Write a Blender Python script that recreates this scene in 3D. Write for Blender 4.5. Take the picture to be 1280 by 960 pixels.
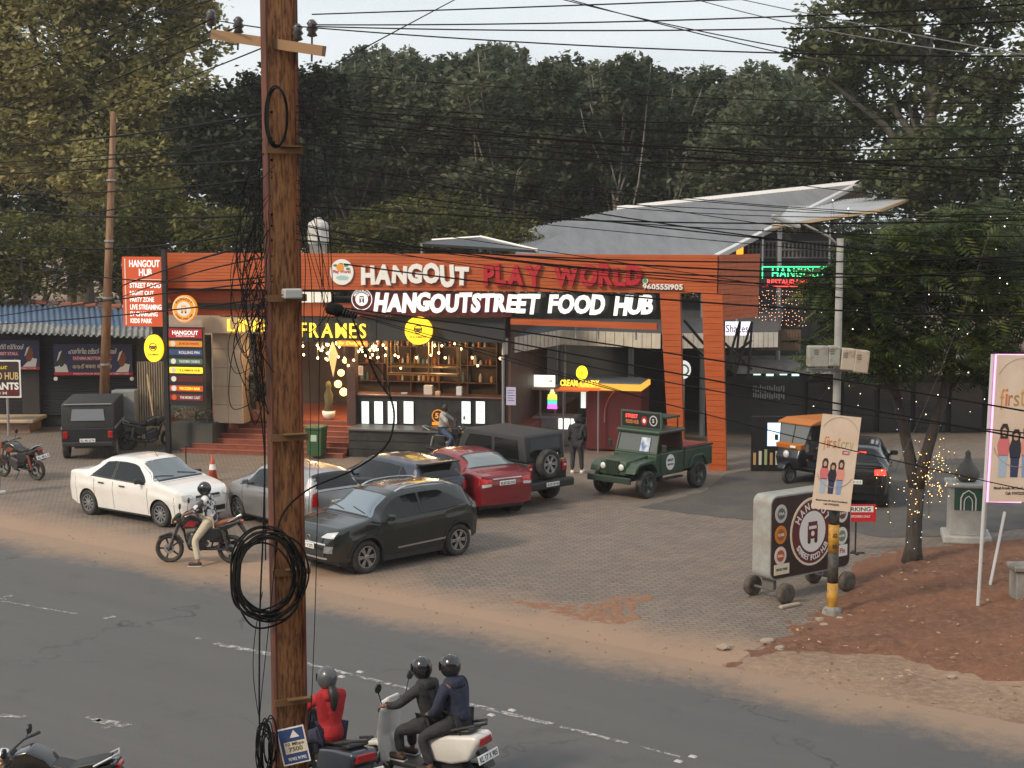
import bpy, bmesh, math, random
import numpy as np
from mathutils import Vector, Matrix, Euler
R = math.radians
for o in list(bpy.data.objects): bpy.data.objects.remove(o)
scene = bpy.context.scene
COL = scene.collection
random.seed(7); rng = np.random.default_rng(7)

# ---------------------------------------------------------------- camera
CAM_H, FPX = 7.0, 1900.0                       # eye height in metres, focal length in photo pixels
PITCH = math.atan(195.0 / FPX)                 # horizon lies 195 px above the middle of the photo
cd = bpy.data.cameras.new('camera'); cam = bpy.data.objects.new('camera', cd); COL.objects.link(cam)
cam.location = (0, 0, CAM_H); cam.rotation_euler = (math.pi / 2 - PITCH, 0, 0)
cd.sensor_width = 36; cd.lens = 36 * FPX / 1280; cd.clip_start = 0.1; cd.clip_end = 2000
scene.camera = cam
# ---------------------------------------------------------------- world, sun, exposure
SUN_EL, SUN_AZ = R(38), R(232)                 # azimuth clockwise from +Y (compass style): behind the camera, to its left
w = bpy.data.worlds.new('World'); scene.world = w; w.use_nodes = True
nt = w.node_tree; nt.nodes.clear()
out = nt.nodes.new('ShaderNodeOutputWorld'); bg = nt.nodes.new('ShaderNodeBackground')
sky = nt.nodes.new('ShaderNodeTexSky'); sky.sky_type = 'NISHITA'; sky.sun_disc = False
sky.sun_elevation = SUN_EL; sky.sun_rotation = SUN_AZ; sky.air_density = 1.4; sky.dust_density = 3
tc = nt.nodes.new('ShaderNodeTexCoord'); mp = nt.nodes.new('ShaderNodeMapping'); mp.inputs['Scale'].default_value = (1.5, 1.5, 5)
nz = nt.nodes.new('ShaderNodeTexNoise'); nz.inputs['Scale'].default_value = 1.6; nz.inputs['Detail'].default_value = 6; nz.inputs['Roughness'].default_value = .55
cr = nt.nodes.new('ShaderNodeValToRGB'); cr.color_ramp.elements[0].position = .3; cr.color_ramp.elements[1].position = .72
cr.color_ramp.elements[0].color = (5.4, 5.9, 6.4, 1); cr.color_ramp.elements[1].color = (8.3, 8.5, 8.6, 1)
mx = nt.nodes.new('ShaderNodeMix'); mx.data_type = 'RGBA'; mx.inputs[0].default_value = .86
nt.links.new(tc.outputs['Generated'], mp.inputs[0]); nt.links.new(mp.outputs[0], nz.inputs[0]); nt.links.new(nz.outputs[0], cr.inputs[0])
nt.links.new(sky.outputs[0], mx.inputs[6]); nt.links.new(cr.outputs[0], mx.inputs[7])
nt.links.new(mx.outputs[2], bg.inputs[0]); bg.inputs[1].default_value = .078; nt.links.new(bg.outputs[0], out.inputs[0])
sd = bpy.data.lights.new('sun', 'SUN'); sun = bpy.data.objects.new('sun', sd); COL.objects.link(sun)
sd.energy = 1.5; sd.angle = R(10); sd.color = (1, .84, .64)
sdir = Vector((math.sin(SUN_AZ) * math.cos(SUN_EL), math.cos(SUN_AZ) * math.cos(SUN_EL), math.sin(SUN_EL)))
sun.rotation_euler = (-sdir).to_track_quat('-Z', 'Y').to_euler(); sun.location = sdir * 40
scene.view_settings.view_transform = 'Standard'; scene.view_settings.look = 'None'
scene.view_settings.exposure = 0.84; scene.view_settings.gamma = 1.0; scene.view_settings.use_curve_mapping = False

scene.cycles.max_bounces = 6; scene.cycles.diffuse_bounces = 3; scene.cycles.glossy_bounces = 3; scene.cycles.transmission_bounces = 4; scene.cycles.volume_bounces = 0
# ---------------------------------------------------------------- pixel -> place helpers
cp_, sp_ = math.cos(PITCH), math.sin(PITCH)
def ray(px, py):
    a, b = (px - 640) / FPX, (480 - py) / FPX
    return Vector((a, cp_ + sp_ * b, -sp_ + cp_ * b))
def G(px, py, z=0.0):                          # point on the level z
    d = ray(px, py); t = (z - CAM_H) / d.z
    return Vector((d.x * t, d.y * t, z))
def S(px, py, Y):                              # point at distance Y
    d = ray(px, py); t = Y / d.y
    return Vector((d.x * t, Y, CAM_H + d.z * t))

# ---------------------------------------------------------------- materials
MATS = {}
def M(name, col=(.5, .5, .5), rough=.6, metal=0.0, col2=None, scale=4.0, detail=4, lo=.35, hi=.65, bump=0.0, bscale=40.0,
      emit=None, estr=0.0, coat=0.0, spec=.5, stretch=None, island=0.0):
    if name in MATS: return MATS[name]
    m = bpy.data.materials.new(name); m.use_nodes = True; n = m.node_tree; b = n.nodes['Principled BSDF']
    b.inputs['Base Color'].default_value = (*col, 1); b.inputs['Roughness'].default_value = rough; b.inputs['Metallic'].default_value = metal
    b.inputs['Coat Weight'].default_value = coat; b.inputs['Coat Roughness'].default_value = .06; b.inputs['Specular IOR Level'].default_value = spec
    src = None
    if col2 or bump:
        t = n.nodes.new('ShaderNodeTexCoord'); p = n.nodes.new('ShaderNodeMapping'); n.links.new(t.outputs['Object'], p.inputs[0])
        if stretch: p.inputs['Scale'].default_value = stretch
    if col2:
        z = n.nodes.new('ShaderNodeTexNoise'); z.inputs['Scale'].default_value = scale; z.inputs['Detail'].default_value = detail; z.inputs['Roughness'].default_value = .62
        c = n.nodes.new('ShaderNodeValToRGB'); c.color_ramp.elements[0].position = lo; c.color_ramp.elements[1].position = hi
        c.color_ramp.elements[0].color = (*col, 1); c.color_ramp.elements[1].color = (*col2, 1)
        n.links.new(p.outputs[0], z.inputs[0]); n.links.new(z.outputs[0], c.inputs[0]); src = c.outputs[0]
    if island:
        g = n.nodes.new('ShaderNodeNewGeometry'); h = n.nodes.new('ShaderNodeHueSaturation'); ma = n.nodes.new('ShaderNodeMapRange')
        ma.inputs[3].default_value = 1 - island; ma.inputs[4].default_value = 1 + island
        n.links.new(g.outputs['Random Per Island'], ma.inputs[0]); n.links.new(ma.outputs[0], h.inputs['Value'])
        if src: n.links.new(src, h.inputs['Color'])
        else: h.inputs['Color'].default_value = (*col, 1)
        src = h.outputs[0]
    if src: n.links.new(src, b.inputs['Base Color'])
    if bump:
        z2 = n.nodes.new('ShaderNodeTexNoise'); z2.inputs['Scale'].default_value = bscale; z2.inputs['Detail'].default_value = 5
        bp = n.nodes.new('ShaderNodeBump'); bp.inputs['Strength'].default_value = bump; bp.inputs['Distance'].default_value = .02
        n.links.new(p.outputs[0], z2.inputs[0]); n.links.new(z2.outputs[0], bp.inputs['Height']); n.links.new(bp.outputs[0], b.inputs['Normal'])
    if emit:
        b.inputs['Emission Color'].default_value = (*emit, 1); b.inputs['Emission Strength'].default_value = estr
    MATS[name] = m; return m
def leafmat(name, c1, c2, c3, trans=.35, scale=.5, rough=.55):
    m = bpy.data.materials.new(name); m.use_nodes = True; n = m.node_tree; n.nodes.clear(); N = n.nodes.new; L = n.links.new
    o = N('ShaderNodeOutputMaterial'); t = N('ShaderNodeTexCoord'); z = N('ShaderNodeTexNoise'); z.inputs['Scale'].default_value = scale; z.inputs['Detail'].default_value = 3
    L(t.outputs['Object'], z.inputs[0]); g = N('ShaderNodeNewGeometry')
    ad = N('ShaderNodeMath'); ad.operation = 'MULTIPLY_ADD'; ad.inputs[1].default_value = .55; L(g.outputs['Random Per Island'], ad.inputs[0])
    sc = N('ShaderNodeMath'); sc.operation = 'MULTIPLY_ADD'; sc.inputs[1].default_value = 1.6; sc.inputs[2].default_value = -.55; L(z.outputs[0], sc.inputs[0]); oi = N('ShaderNodeObjectInfo'); orr = N('ShaderNodeMath'); orr.operation = 'MULTIPLY_ADD'; orr.inputs[1].default_value = .4; orr.inputs[2].default_value = -.2; L(oi.outputs['Random'], orr.inputs[0]); os_ = N('ShaderNodeMath'); L(sc.outputs[0], os_.inputs[0]); L(orr.outputs[0], os_.inputs[1]); L(os_.outputs[0], ad.inputs[2])
    r = N('ShaderNodeValToRGB'); e = r.color_ramp.elements; e[0].position = .1; e[0].color = (*c1, 1); e[1].position = .95; e[1].color = (*c3, 1); k = e.new(.5); k.color = (*c2, 1)
    L(ad.outputs[0], r.inputs[0]); b = N('ShaderNodeBsdfPrincipled'); b.inputs['Roughness'].default_value = rough; b.inputs['Specular IOR Level'].default_value = .25
    tr = N('ShaderNodeBsdfTranslucent'); mxs = N('ShaderNodeMixShader'); mxs.inputs[0].default_value = trans
    L(r.outputs[0], b.inputs['Base Color']); L(r.outputs[0], tr.inputs[0]); L(b.outputs[0], mxs.inputs[1]); L(tr.outputs[0], mxs.inputs[2]); L(mxs.outputs[0], o.inputs[0])
    return m

# ---------------------------------------------------------------- objects
def tag(o, label=None, cat=None, group=None, kind=None):
    if label: o['label'] = label
    if cat: o['category'] = cat
    if group: o['group'] = group
    if kind: o['kind'] = kind
    return o
def thing(name, label, cat, loc=(0, 0, 0), rz=0.0, group=None):
    o = bpy.data.objects.new(name, None); COL.objects.link(o); o.location = loc; o.rotation_euler = (0, 0, rz); o.empty_display_size = .1
    return tag(o, label, cat, group)
def link(name, me, mat=None, parent=None, loc=None, smooth=False):
    o = bpy.data.objects.new(name, me); COL.objects.link(o)
    if mat is not None and not me.materials: me.materials.append(mat)
    if parent is not None: o.parent = parent
    if loc is not None: o.location = loc
    if smooth: me.polygons.foreach_set('use_smooth', [True] * len(me.polygons))
    return o
def copy_tree(o, parent=None):
    c = o.copy(); COL.objects.link(c); c.parent = parent
    for ch in list(o.children): copy_tree(ch, c)
    return c
class MB:
    def __init__(s): s.v = []; s.f = []
    def add(s, vs, fs):
        k = len(s.v); s.v += [tuple(v) for v in vs]; s.f += [tuple(i + k for i in f) for f in fs]; return s
    def box(s, c, d, rot=None, taper=None):
        vs = []
        for z in (-.5, .5):
            for x, y in ((-.5, -.5), (.5, -.5), (.5, .5), (-.5, .5)):
                q = Vector((x * d[0], y * d[1], z * d[2]))
                if taper and z > 0: q.x *= taper[0]; q.y *= taper[1]
                if rot is not None: q = rot @ q
                vs.append(q + Vector(c))
        return s.add(vs, [(3, 2, 1, 0), (4, 5, 6, 7), (0, 1, 5, 4), (1, 2, 6, 5), (2, 3, 7, 6), (3, 0, 4, 7)])
    def rbox(s, c, d, b=.03, seg=2, rot=None):
        bm = bmesh.new(); bmesh.ops.create_cube(bm, size=1)
        bmesh.ops.scale(bm, vec=d, verts=bm.verts)
        bmesh.ops.bevel(bm, geom=list(bm.edges), offset=min(b, min(d) * .49), segments=seg, affect='EDGES', profile=.5)
        return s.addbm(bm, c, rot)
    def addbm(s, bm, c=(0, 0, 0), rot=None):
        bm.verts.ensure_lookup_table(); bm.verts.index_update()
        vs = [((rot @ v.co) if rot is not None else v.co) + Vector(c) for v in bm.verts]
        s.add(vs, [[v.index for v in f.verts] for f in bm.faces]); bm.free(); return s
    def prism(s, poly, y0, y1, b=0.0, seg=2, plane='xz'):       # polygon in x,z pushed along y (bevelled)
        bm = bmesh.new(); n = len(poly); f = {'xz': lambda p, q: (p[0], q, p[1]), 'xy': lambda p, q: (p[0], p[1], q), 'yz': lambda p, q: (q, p[0], p[1])}[plane]
        a = [bm.verts.new(f(p, y0)) for p in poly]; c = [bm.verts.new(f(p, y1)) for p in poly]
        bm.faces.new(a); bm.faces.new(c[::-1])
        for i in range(n): bm.faces.new((a[i], c[i], c[(i + 1) % n], a[(i + 1) % n]))
        bmesh.ops.recalc_face_normals(bm, faces=bm.faces)
        if b: bmesh.ops.bevel(bm, geom=list(bm.edges), offset=b, segments=seg, affect='EDGES', profile=.5, clamp_overlap=True)
        return s.addbm(bm)
    def tube(s, pts, r, n=6, cap=True):
        pts = [Vector(p) for p in pts]; m = len(pts); rr = r if isinstance(r, (list, tuple)) else [r] * m
        k = len(s.v); up = None
        for i, p in enumerate(pts):
            t = (pts[min(i + 1, m - 1)] - pts[max(i - 1, 0)])
            t = t.normalized() if t.length > 1e-9 else Vector((0, 0, 1))
            if up is None: up = t.orthogonal().normalized()
            else:
                up = up - t * up.dot(t); up = up.normalized() if up.length > 1e-6 else t.orthogonal().normalized()
            q = t.cross(up)
            for j in range(n):
                a = 2 * math.pi * j / n; s.v.append(tuple(p + (up * math.cos(a) + q * math.sin(a)) * rr[i]))
        for i in range(m - 1):
            for j in range(n):
                a = k + i * n + j; b = k + i * n + (j + 1) % n; s.f.append((a, b, b + n, a + n))
        if cap: s.f.append(tuple(k + j for j in range(n))[::-1]); s.f.append(tuple(k + (m - 1) * n + j for j in range(n)))
        return s
    def lathe(s, prof, n=16, c=(0, 0, 0), axis='z', cap=True):               # prof: (radius, height)
        k = len(s.v); c = Vector(c)
        for r, h in prof:
            for j in range(n):
                a = 2 * math.pi * j / n; x, y = r * math.cos(a), r * math.sin(a)
                q = {'z': (x, y, h), 'y': (x, h, y), 'x': (h, x, y)}[axis]; s.v.append(tuple(Vector(q) + c))
        for i in range(len(prof) - 1):
            for j in range(n):
                a = k + i * n + j; b = k + i * n + (j + 1) % n; s.f.append((a, b, b + n, a + n))
        if cap and prof[0][0] > 1e-4: s.f.append(tuple(k + j for j in range(n))[::-1])
        if cap and prof[-1][0] > 1e-4: s.f.append(tuple(k + (len(prof) - 1) * n + j for j in range(n)))
        return s
    def ball(s, c, r, n=10, m=7):
        r = r if isinstance(r, (tuple, list)) else (r, r, r); k = len(s.v); c = Vector(c)
        for i in range(m + 1):
            th = math.pi * i / m
            for j in range(n):
                a = 2 * math.pi * j / n; s.v.append(tuple(c + Vector((r[0] * math.sin(th) * math.cos(a), r[1] * math.sin(th) * math.sin(a), r[2] * math.cos(th)))))
        for i in range(m):
            for j in range(n):
                a = k + i * n + j; b = k + i * n + (j + 1) % n; s.f.append((a, a + n, b + n, b))
        return s
    def ring(s, c, rad, r, n=24, m=6, axis='y'):
        pts = []
        for i in range(n + 1):
            a = 2 * math.pi * i / n; x, y = rad * math.cos(a), rad * math.sin(a)
            pts.append(Vector({'y': (x, 0, y), 'z': (x, y, 0), 'x': (0, x, y)}[axis]) + Vector(c))
        return s.tube(pts, r, m, cap=False)
    def grid(s, fn, nu, nv):                                       # fn(u,v) in 0..1
        k = len(s.v)
        for i in range(nu + 1):
            for j in range(nv + 1): s.v.append(tuple(fn(i / nu, j / nv)))
        for i in range(nu):
            for j in range(nv):
                a = k + i * (nv + 1) + j; s.f.append((a, a + nv + 1, a + nv + 2, a + 1))
        return s
    def mesh(s, name):
        me = bpy.data.meshes.new(name); me.from_pydata(s.v, [], s.f); me.update()
        bm = bmesh.new(); bm.from_mesh(me); bmesh.ops.remove_doubles(bm, verts=bm.verts, dist=1e-5); bmesh.ops.recalc_face_normals(bm, faces=bm.faces); bm.to_mesh(me); bm.free()
        return me
    def build(s, name, mat, parent=None, smooth=False, loc=None):
        return link(name, s.mesh(name), mat, parent, loc, smooth)
def smoothang(o, deg=35):
    me = o.data; bm = bmesh.new(); bm.from_mesh(me)
    for e in bm.edges: e.smooth = not (len(e.link_faces) == 2 and e.calc_face_angle(0) > R(deg))
    for f in bm.faces: f.smooth = True
    bm.to_mesh(me); bm.free(); return o
# ---------------------------------------------------------------- lettering
GC = {}
def glyph(txt, bold=.0, ext=.02, shear=0.0):
    key = (txt, bold, ext, shear)
    if key in GC: return GC[key]
    c = bpy.data.curves.new('t', 'FONT'); c.body = txt; c.size = 1; c.extrude = ext; c.offset = bold; c.shear = shear; c.resolution_u = 3
    o = bpy.data.objects.new('t', c); COL.objects.link(o); bpy.context.view_layer.update()
    dg = bpy.context.evaluated_depsgraph_get(); me = o.evaluated_get(dg).to_mesh()
    vs = np.array([v.co[:] for v in me.vertices]) if len(me.vertices) else np.zeros((0, 3)); fs = [tuple(p.vertices) for p in me.polygons]
    o.evaluated_get(dg).to_mesh_clear(); bpy.data.objects.remove(o); bpy.data.curves.remove(c)
    GC[key] = (vs, fs); return GC[key]
def text(parent, txt, x, z, wid, hei, y, mat, name='lettering', bold=.012, depth=.006, shear=0.0, rot=0.0):
    """one line of flat lettering in the parent's x-z plane, facing -y; x,z = centre"""
    vs, fs = glyph(txt, bold, .02, shear)
    if not len(vs): return
    lo, hi = vs.min(0), vs.max(0); q = (vs - (lo + hi) / 2) / np.maximum(hi - lo, 1e-6)
    a, b = q[:, 0] * wid, q[:, 1] * hei; c, s = math.cos(rot), math.sin(rot)
    p = np.stack([x + a * c - b * s, y - q[:, 2] * depth, z + a * s + b * c], 1)
    me = bpy.data.meshes.new(name); me.from_pydata([tuple(v) for v in p], [], fs); me.update()
    return link(name, me, mat, parent)
def letters(parent, txt, x0, x1, z0, z1, y, mat, depth=.08, bold=.03, jit=0.0, gap=.06, slant=0.0, name='letter'):
    """channel letters, one object each, spread between x0..x1"""
    gl = []
    for ch in txt:
        if ch == ' ': gl.append((None, .45)); continue
        vs, fs = glyph(ch, bold, .02); lo, hi = vs.min(0), vs.max(0); gl.append(((vs, fs, lo, hi), float(hi[0] - lo[0])))
    tot = sum(g[1] for g in gl) + gap * (len(gl) - 1); k = (x1 - x0) / tot; x = x0; rr = random.Random(len(txt))
    for g, wd in gl:
        if g:
            vs, fs, lo, hi = g; q = (vs - lo) / np.maximum(hi - lo, 1e-6)
            st = 1 + jit * rr.uniform(-1, .6); dz = jit * rr.uniform(-.5, .5) * (z1 - z0); an = jit * rr.uniform(-.5, .5); tp = jit * rr.uniform(-.6, .6)
            X = (q[:, 0] - .5) * wd * k * (1 + tp * (q[:, 1] - .5)); Z = (q[:, 1] - .5) * (z1 - z0) * st
            Xr = X * math.cos(an) - Z * math.sin(an) + slant * Z; Zr = X * math.sin(an) + Z * math.cos(an)
            p = np.stack([Xr + x + wd * k / 2, y - q[:, 2] * depth, Zr + (z0 + z1) / 2 + dz], 1)
            me = bpy.data.meshes.new(name); me.from_pydata([tuple(v) for v in p], [], fs); me.update(); link(name, me, mat, parent)
        x += (wd + gap) * k
def arc_text(parent, txt, cx, cz, rad, a0, a1, hei, y, mat, inward=False, bold=.02, asp=.75, name='lettering', sx=1.0):
    mb_v, mb_f = [], []
    for i, ch in enumerate(txt):
        if ch == ' ': continue
        vs, fs = glyph(ch, bold, .02); lo, hi = vs.min(0), vs.max(0); q = (vs - (lo + hi) / 2) / np.maximum(hi - lo, 1e-6)
        a = R(a0 + (a1 - a0) * i / max(1, len(txt) - 1)); rot = a - math.pi / 2 + (math.pi if inward else 0)
        wd = hei * asp * (.4 if ch in 'I1' else 1); A, B = q[:, 0] * wd, q[:, 1] * hei; c, s = math.cos(rot), math.sin(rot)
        k = len(mb_v)
        for j in range(len(A)): mb_v.append((cx + sx * (rad * math.cos(a) + A[j] * c - B[j] * s), y - q[j, 2] * .006, cz + rad * math.sin(a) + A[j] * s + B[j] * c))
        mb_f += [tuple(t + k for t in f) for f in fs]
    me = bpy.data.meshes.new(name); me.from_pydata(mb_v, [], mb_f); me.update(); return link(name, me, mat, parent)
def disc(parent, x, z, rx, rz, y, mat, name='disc', t=.01, n=32):
    m = MB(); m.prism([(x + rx * math.cos(2 * math.pi * i / n), z + rz * math.sin(2 * math.pi * i / n)) for i in range(n)], y - t, y); return m.build(name, mat, parent)
def plate(parent, x0, x1, z0, z1, y, mat, name='panel', t=.01, b=0.0):
    m = MB()
    if b: m.prism(rrect(x0, x1, z0, z1, b), y - t, y)
    else: m.box(((x0 + x1) / 2, y - t / 2, (z0 + z1) / 2), (x1 - x0, t, z1 - z0))
    return m.build(name, mat, parent)
def rrect(x0, x1, z0, z1, r, n=4):
    p = []
    for cx, cz, a in ((x1 - r, z1 - r, 0), (x0 + r, z1 - r, 90), (x0 + r, z0 + r, 180), (x1 - r, z0 + r, 270)):
        for i in range(n + 1): p.append((cx + r * math.cos(R(a + 90 * i / n)), cz + r * math.sin(R(a + 90 * i / n))))
    return p
def interp(t, pts):
    if t <= pts[0][0]: return pts[0][1]
    for (a, b), (c, d) in zip(pts, pts[1:]):
        if t <= c: return b + (d - b) * (t - a) / (c - a) if c > a else d
    return pts[-1][1]
def sstep(t, a, b):
    t = min(1, max(0, (t - a) / (b - a))); return t * t * (3 - 2 * t)
# shared materials
WHITE = M('white_paint', (.78, .77, .74), .5); BLACK = M('black_paint', (.012, .012, .013), .45); RUBBER = M('rubber', (.018, .018, .018), .8, col2=(.05, .045, .04), scale=6)
CHROME = M('chrome', (.7, .7, .7), .18, 1.0); ALLOY = M('alloy', (.5, .5, .51), .35, .8); STEEL = M('steel', (.32, .33, .34), .45, .7)
DARKPL = M('dark_plastic', (.02, .02, .021), .55); GLASSD = M('tinted_glass', (.008, .010, .011), .05, spec=.45)
REDLENS = M('red_lens', (.35, .01, .01), .12, coat=.6); LENS = M('clear_lens', (.55, .56, .56), .08, coat=1); ORANGEL = M('amber_lens', (.6, .2, .02), .15)
PLATEM = M('plate_white', (.75, .75, .72), .5); INK = M('ink_black', (.015, .015, .015), .6); CONC = M('concrete', (.27, .26, .24), .85, col2=(.16, .15, .135), scale=3, bump=.3)
# ================================================================ the setting: ground, road, paving, soil
def struct(name, mb, mat, smooth=False): return tag(mb.build(name, mat, None, smooth), kind='structure')
def nodes(name):
    m = bpy.data.materials.new(name); m.use_nodes = True; n = m.node_tree; return m, n, n.nodes['Principled BSDF'], n.nodes.new, n.links.new
def mixc(n, fac, a, b):
    x = n.nodes.new('ShaderNodeMix'); x.data_type = 'RGBA'
    for s, i in ((fac, 0), (a, 6), (b, 7)):
        if isinstance(s, bpy.types.NodeSocket): n.links.new(s, x.inputs[i])
        else: x.inputs[i].default_value = s if i == 0 else (*s, 1)
    return x.outputs[2]
def noise(n, vec, scale, detail=5, rough=.6, lo=None, hi=None):
    z = n.nodes.new('ShaderNodeTexNoise'); z.inputs['Scale'].default_value = scale; z.inputs['Detail'].default_value = detail; z.inputs['Roughness'].default_value = rough
    n.links.new(vec, z.inputs[0])
    if lo is None: return z.outputs[0]
    return mrange(n, z.outputs[0], lo, hi)
def mrange(n, s, lo, hi, a=0.0, b=1.0):
    r = n.nodes.new('ShaderNodeMapRange'); r.inputs[1].default_value = lo; r.inputs[2].default_value = hi; r.inputs[3].default_value = a; r.inputs[4].default_value = b
    n.links.new(s, r.inputs[0]); return r.outputs[0]
def mth(n, op, a, b=None):
    x = n.nodes.new('ShaderNodeMath'); x.operation = op
    for i, s in enumerate((a, b)):
        if s is None: continue
        if isinstance(s, bpy.types.NodeSocket): n.links.new(s, x.inputs[i])
        else: x.inputs[i].default_value = s
    return x.outputs[0]
def bumpn(n, b, h, st=.4, dist=.02):
    q = n.nodes.new('ShaderNodeBump'); q.inputs['Strength'].default_value = st; q.inputs['Distance'].default_value = dist
    n.links.new(h, q.inputs['Height']); n.links.new(q.outputs[0], b.inputs['Normal'])
DUST, DUST2 = (.31, .205, .135), (.17, .105, .068)
def dirt_material(name, c1, c2, c3):
    m, n, b, N, L = nodes(name); t = N('ShaderNodeTexCoord').outputs['Object']
    a = noise(n, t, .35, 6, .65, .35, .68); c = mixc(n, a, c1, c2); f = noise(n, t, 7, 6, .7, .45, .8); c = mixc(n, f, c, c3)
    L(c, b.inputs['Base Color']); b.inputs['Roughness'].default_value = .95; bumpn(n, b, noise(n, t, 18, 8, .75), .7, .04); return m
ground_mat = dirt_material('dusty_ground', DUST, DUST2, (.40, .28, .19))
SOIL = dirt_material('red_soil', (.19, .082, .042), (.11, .05, .029), (.27, .135, .08))
m = MB(); m.grid(lambda u, v: (-300 + 600 * u, -60 + 560 * v, 0), 6, 6); struct('ground', m, ground_mat)

pe0, pe1 = G(0, 668), G(1280, 921); rd = (pe1 - pe0).normalized(); rc = G(585, 881)
RROT = math.atan2(rd.y, rd.x); rn = Vector((-rd.y, rd.x, 0)); HWR = (pe0 - rc).dot(rn)
NEARX = 6.0   # the carriageway is this much wider on the near side
m, n, b, N, L = nodes('asphalt'); t = N('ShaderNodeTexCoord').outputs['Object']; sx = N('ShaderNodeSeparateXYZ'); L(t, sx.inputs[0])
ay = mth(n, 'MAXIMUM', sx.outputs[1], mth(n, 'ADD', mth(n, 'MULTIPLY', sx.outputs[1], -1.0), -NEARX)); wob = noise(n, t, .5, 5, .6); fine = noise(n, t, 30, 6, .7)
e = mth(n, 'ADD', ay, mth(n, 'MULTIPLY', wob, 1.6)); e = mth(n, 'ADD', e, mth(n, 'MULTIPLY', fine, 1.1))
e = mth(n, 'ADD', e, mth(n, 'MULTIPLY', noise(n, t, 4, 8, .75), 1.4)); dust = mrange(n, e, HWR + 1.0, HWR + 2.1)
mpp = N('ShaderNodeMapping'); mpp.inputs['Scale'].default_value = (.12, 1.6, 1); L(t, mpp.inputs[0])
streak = noise(n, mpp.outputs[0], 1.0, 5, .6, .35, .7); base = mixc(n, streak, (.062, .061, .061), (.082, .080, .079)); base = mixc(n, noise(n, t, 60, 3, .7, .35, .75), base, (.125, .12, .117))
base = mixc(n, noise(n, t, .9, 7, .65, .58, .9), base, (.05, .048, .048))
vo = N('ShaderNodeTexVoronoi'); vo.feature = 'DISTANCE_TO_EDGE'; vo.inputs['Scale'].default_value = .22; wv2 = N('ShaderNodeVectorMath'); wv2.operation = 'ADD'; nz2 = N('ShaderNodeTexNoise'); nz2.inputs['Scale'].default_value = 1.3; nz2.inputs['Detail'].default_value = 6; L(t, nz2.inputs[0]); L(t, wv2.inputs[0]); L(nz2.outputs['Color'], wv2.inputs[1]); L(wv2.outputs[0], vo.inputs['Vector'])
crk = mth(n, 'MULTIPLY', mrange(n, vo.outputs['Distance'], .006, .0), noise(n, t, .3, 3, .5, .5, .62)); base = mixc(n, crk, base, (.03, .029, .029))
L(mixc(n, dust, base, (.27, .185, .125)), b.inputs['Base Color']); b.inputs['Roughness'].default_value = .82; bumpn(n, b, noise(n, t, 90, 4, .7), .35, .008)
asphalt = m; RW = HWR + .5
road = MB(); road.grid(lambda u, v: (-160 + 320 * u, -RW - NEARX + (2 * RW + NEARX) * v, 0), 32, 6)
o = struct('road', road, asphalt); o.location = (rc.x, rc.y, .008); o.rotation_euler = (0, 0, RROT)
# worn painted lines: each stroke its own thin sheet
m, n, b, N, L = nodes('worn_road_paint'); t = N('ShaderNodeTexCoord').outputs['Object']
L(mixc(n, noise(n, t, 7, 8, .85, .46, .60), (.08, .077, .075), (.50, .49, .47)), b.inputs['Base Color']); b.inputs['Roughness'].default_value = .8; paint = m
for (a, c, wd) in (((268, 805), (345, 820), .16), ((350, 822), (488, 856), .10), ((492, 857), (586, 881), .09), ((586, 881), (690, 906), .13), ((700, 909), (784, 930), .10), ((800, 934), (850, 947), .06),
                   ((2, 752), (96, 768), .07), ((4, 747), (16, 745), .10), ((130, 774), (144, 771), .10), ((0, 895), (32, 897), .12), ((108, 897), (126, 902), .10), ((120, 901), (160, 909), .2), ((128, 911), (138, 909), .1),
                   ((0, 749), (10, 750), .05), ((244, 799), (252, 799), .12)):
    A, Bp = G(*a), G(*c); d = (Bp - A).normalized(); q = Vector((-d.y, d.x, 0)) * wd / 2; ln = (Bp - A).length; ns = max(4, int(ln / .12)); mm = MB(); rr = random.Random(int(a[0]))
    up = [A + d * ln * i / ns + q * rr.uniform(.75, 1.1) for i in range(ns + 1)]; dn = [A + d * ln * i / ns - q * rr.uniform(.75, 1.1) for i in range(ns + 1)]
    mm.add([(v.x, v.y, .012) for v in up + dn], [(i, i + 1, ns + 2 + i, ns + 1 + i) for i in range(ns)]); struct('road_marking', mm, paint)
for px, py in ((427, 847), (450, 841), (614, 895), (640, 889), (848, 953), (866, 947)):
    p = G(px, py); mm = MB(); mm.box((0, 0, .01), (.11, .08, .018), taper=(.7, .6)); o = mm.build('road_stud', M('stud_grey', (.42, .41, .39), .6), None, loc=(p.x, p.y, .01)); o.rotation_euler = (0, 0, RROT)
    tag(o, 'white road stud along the centre line', 'road stud', 'road studs along the centre line')

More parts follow.
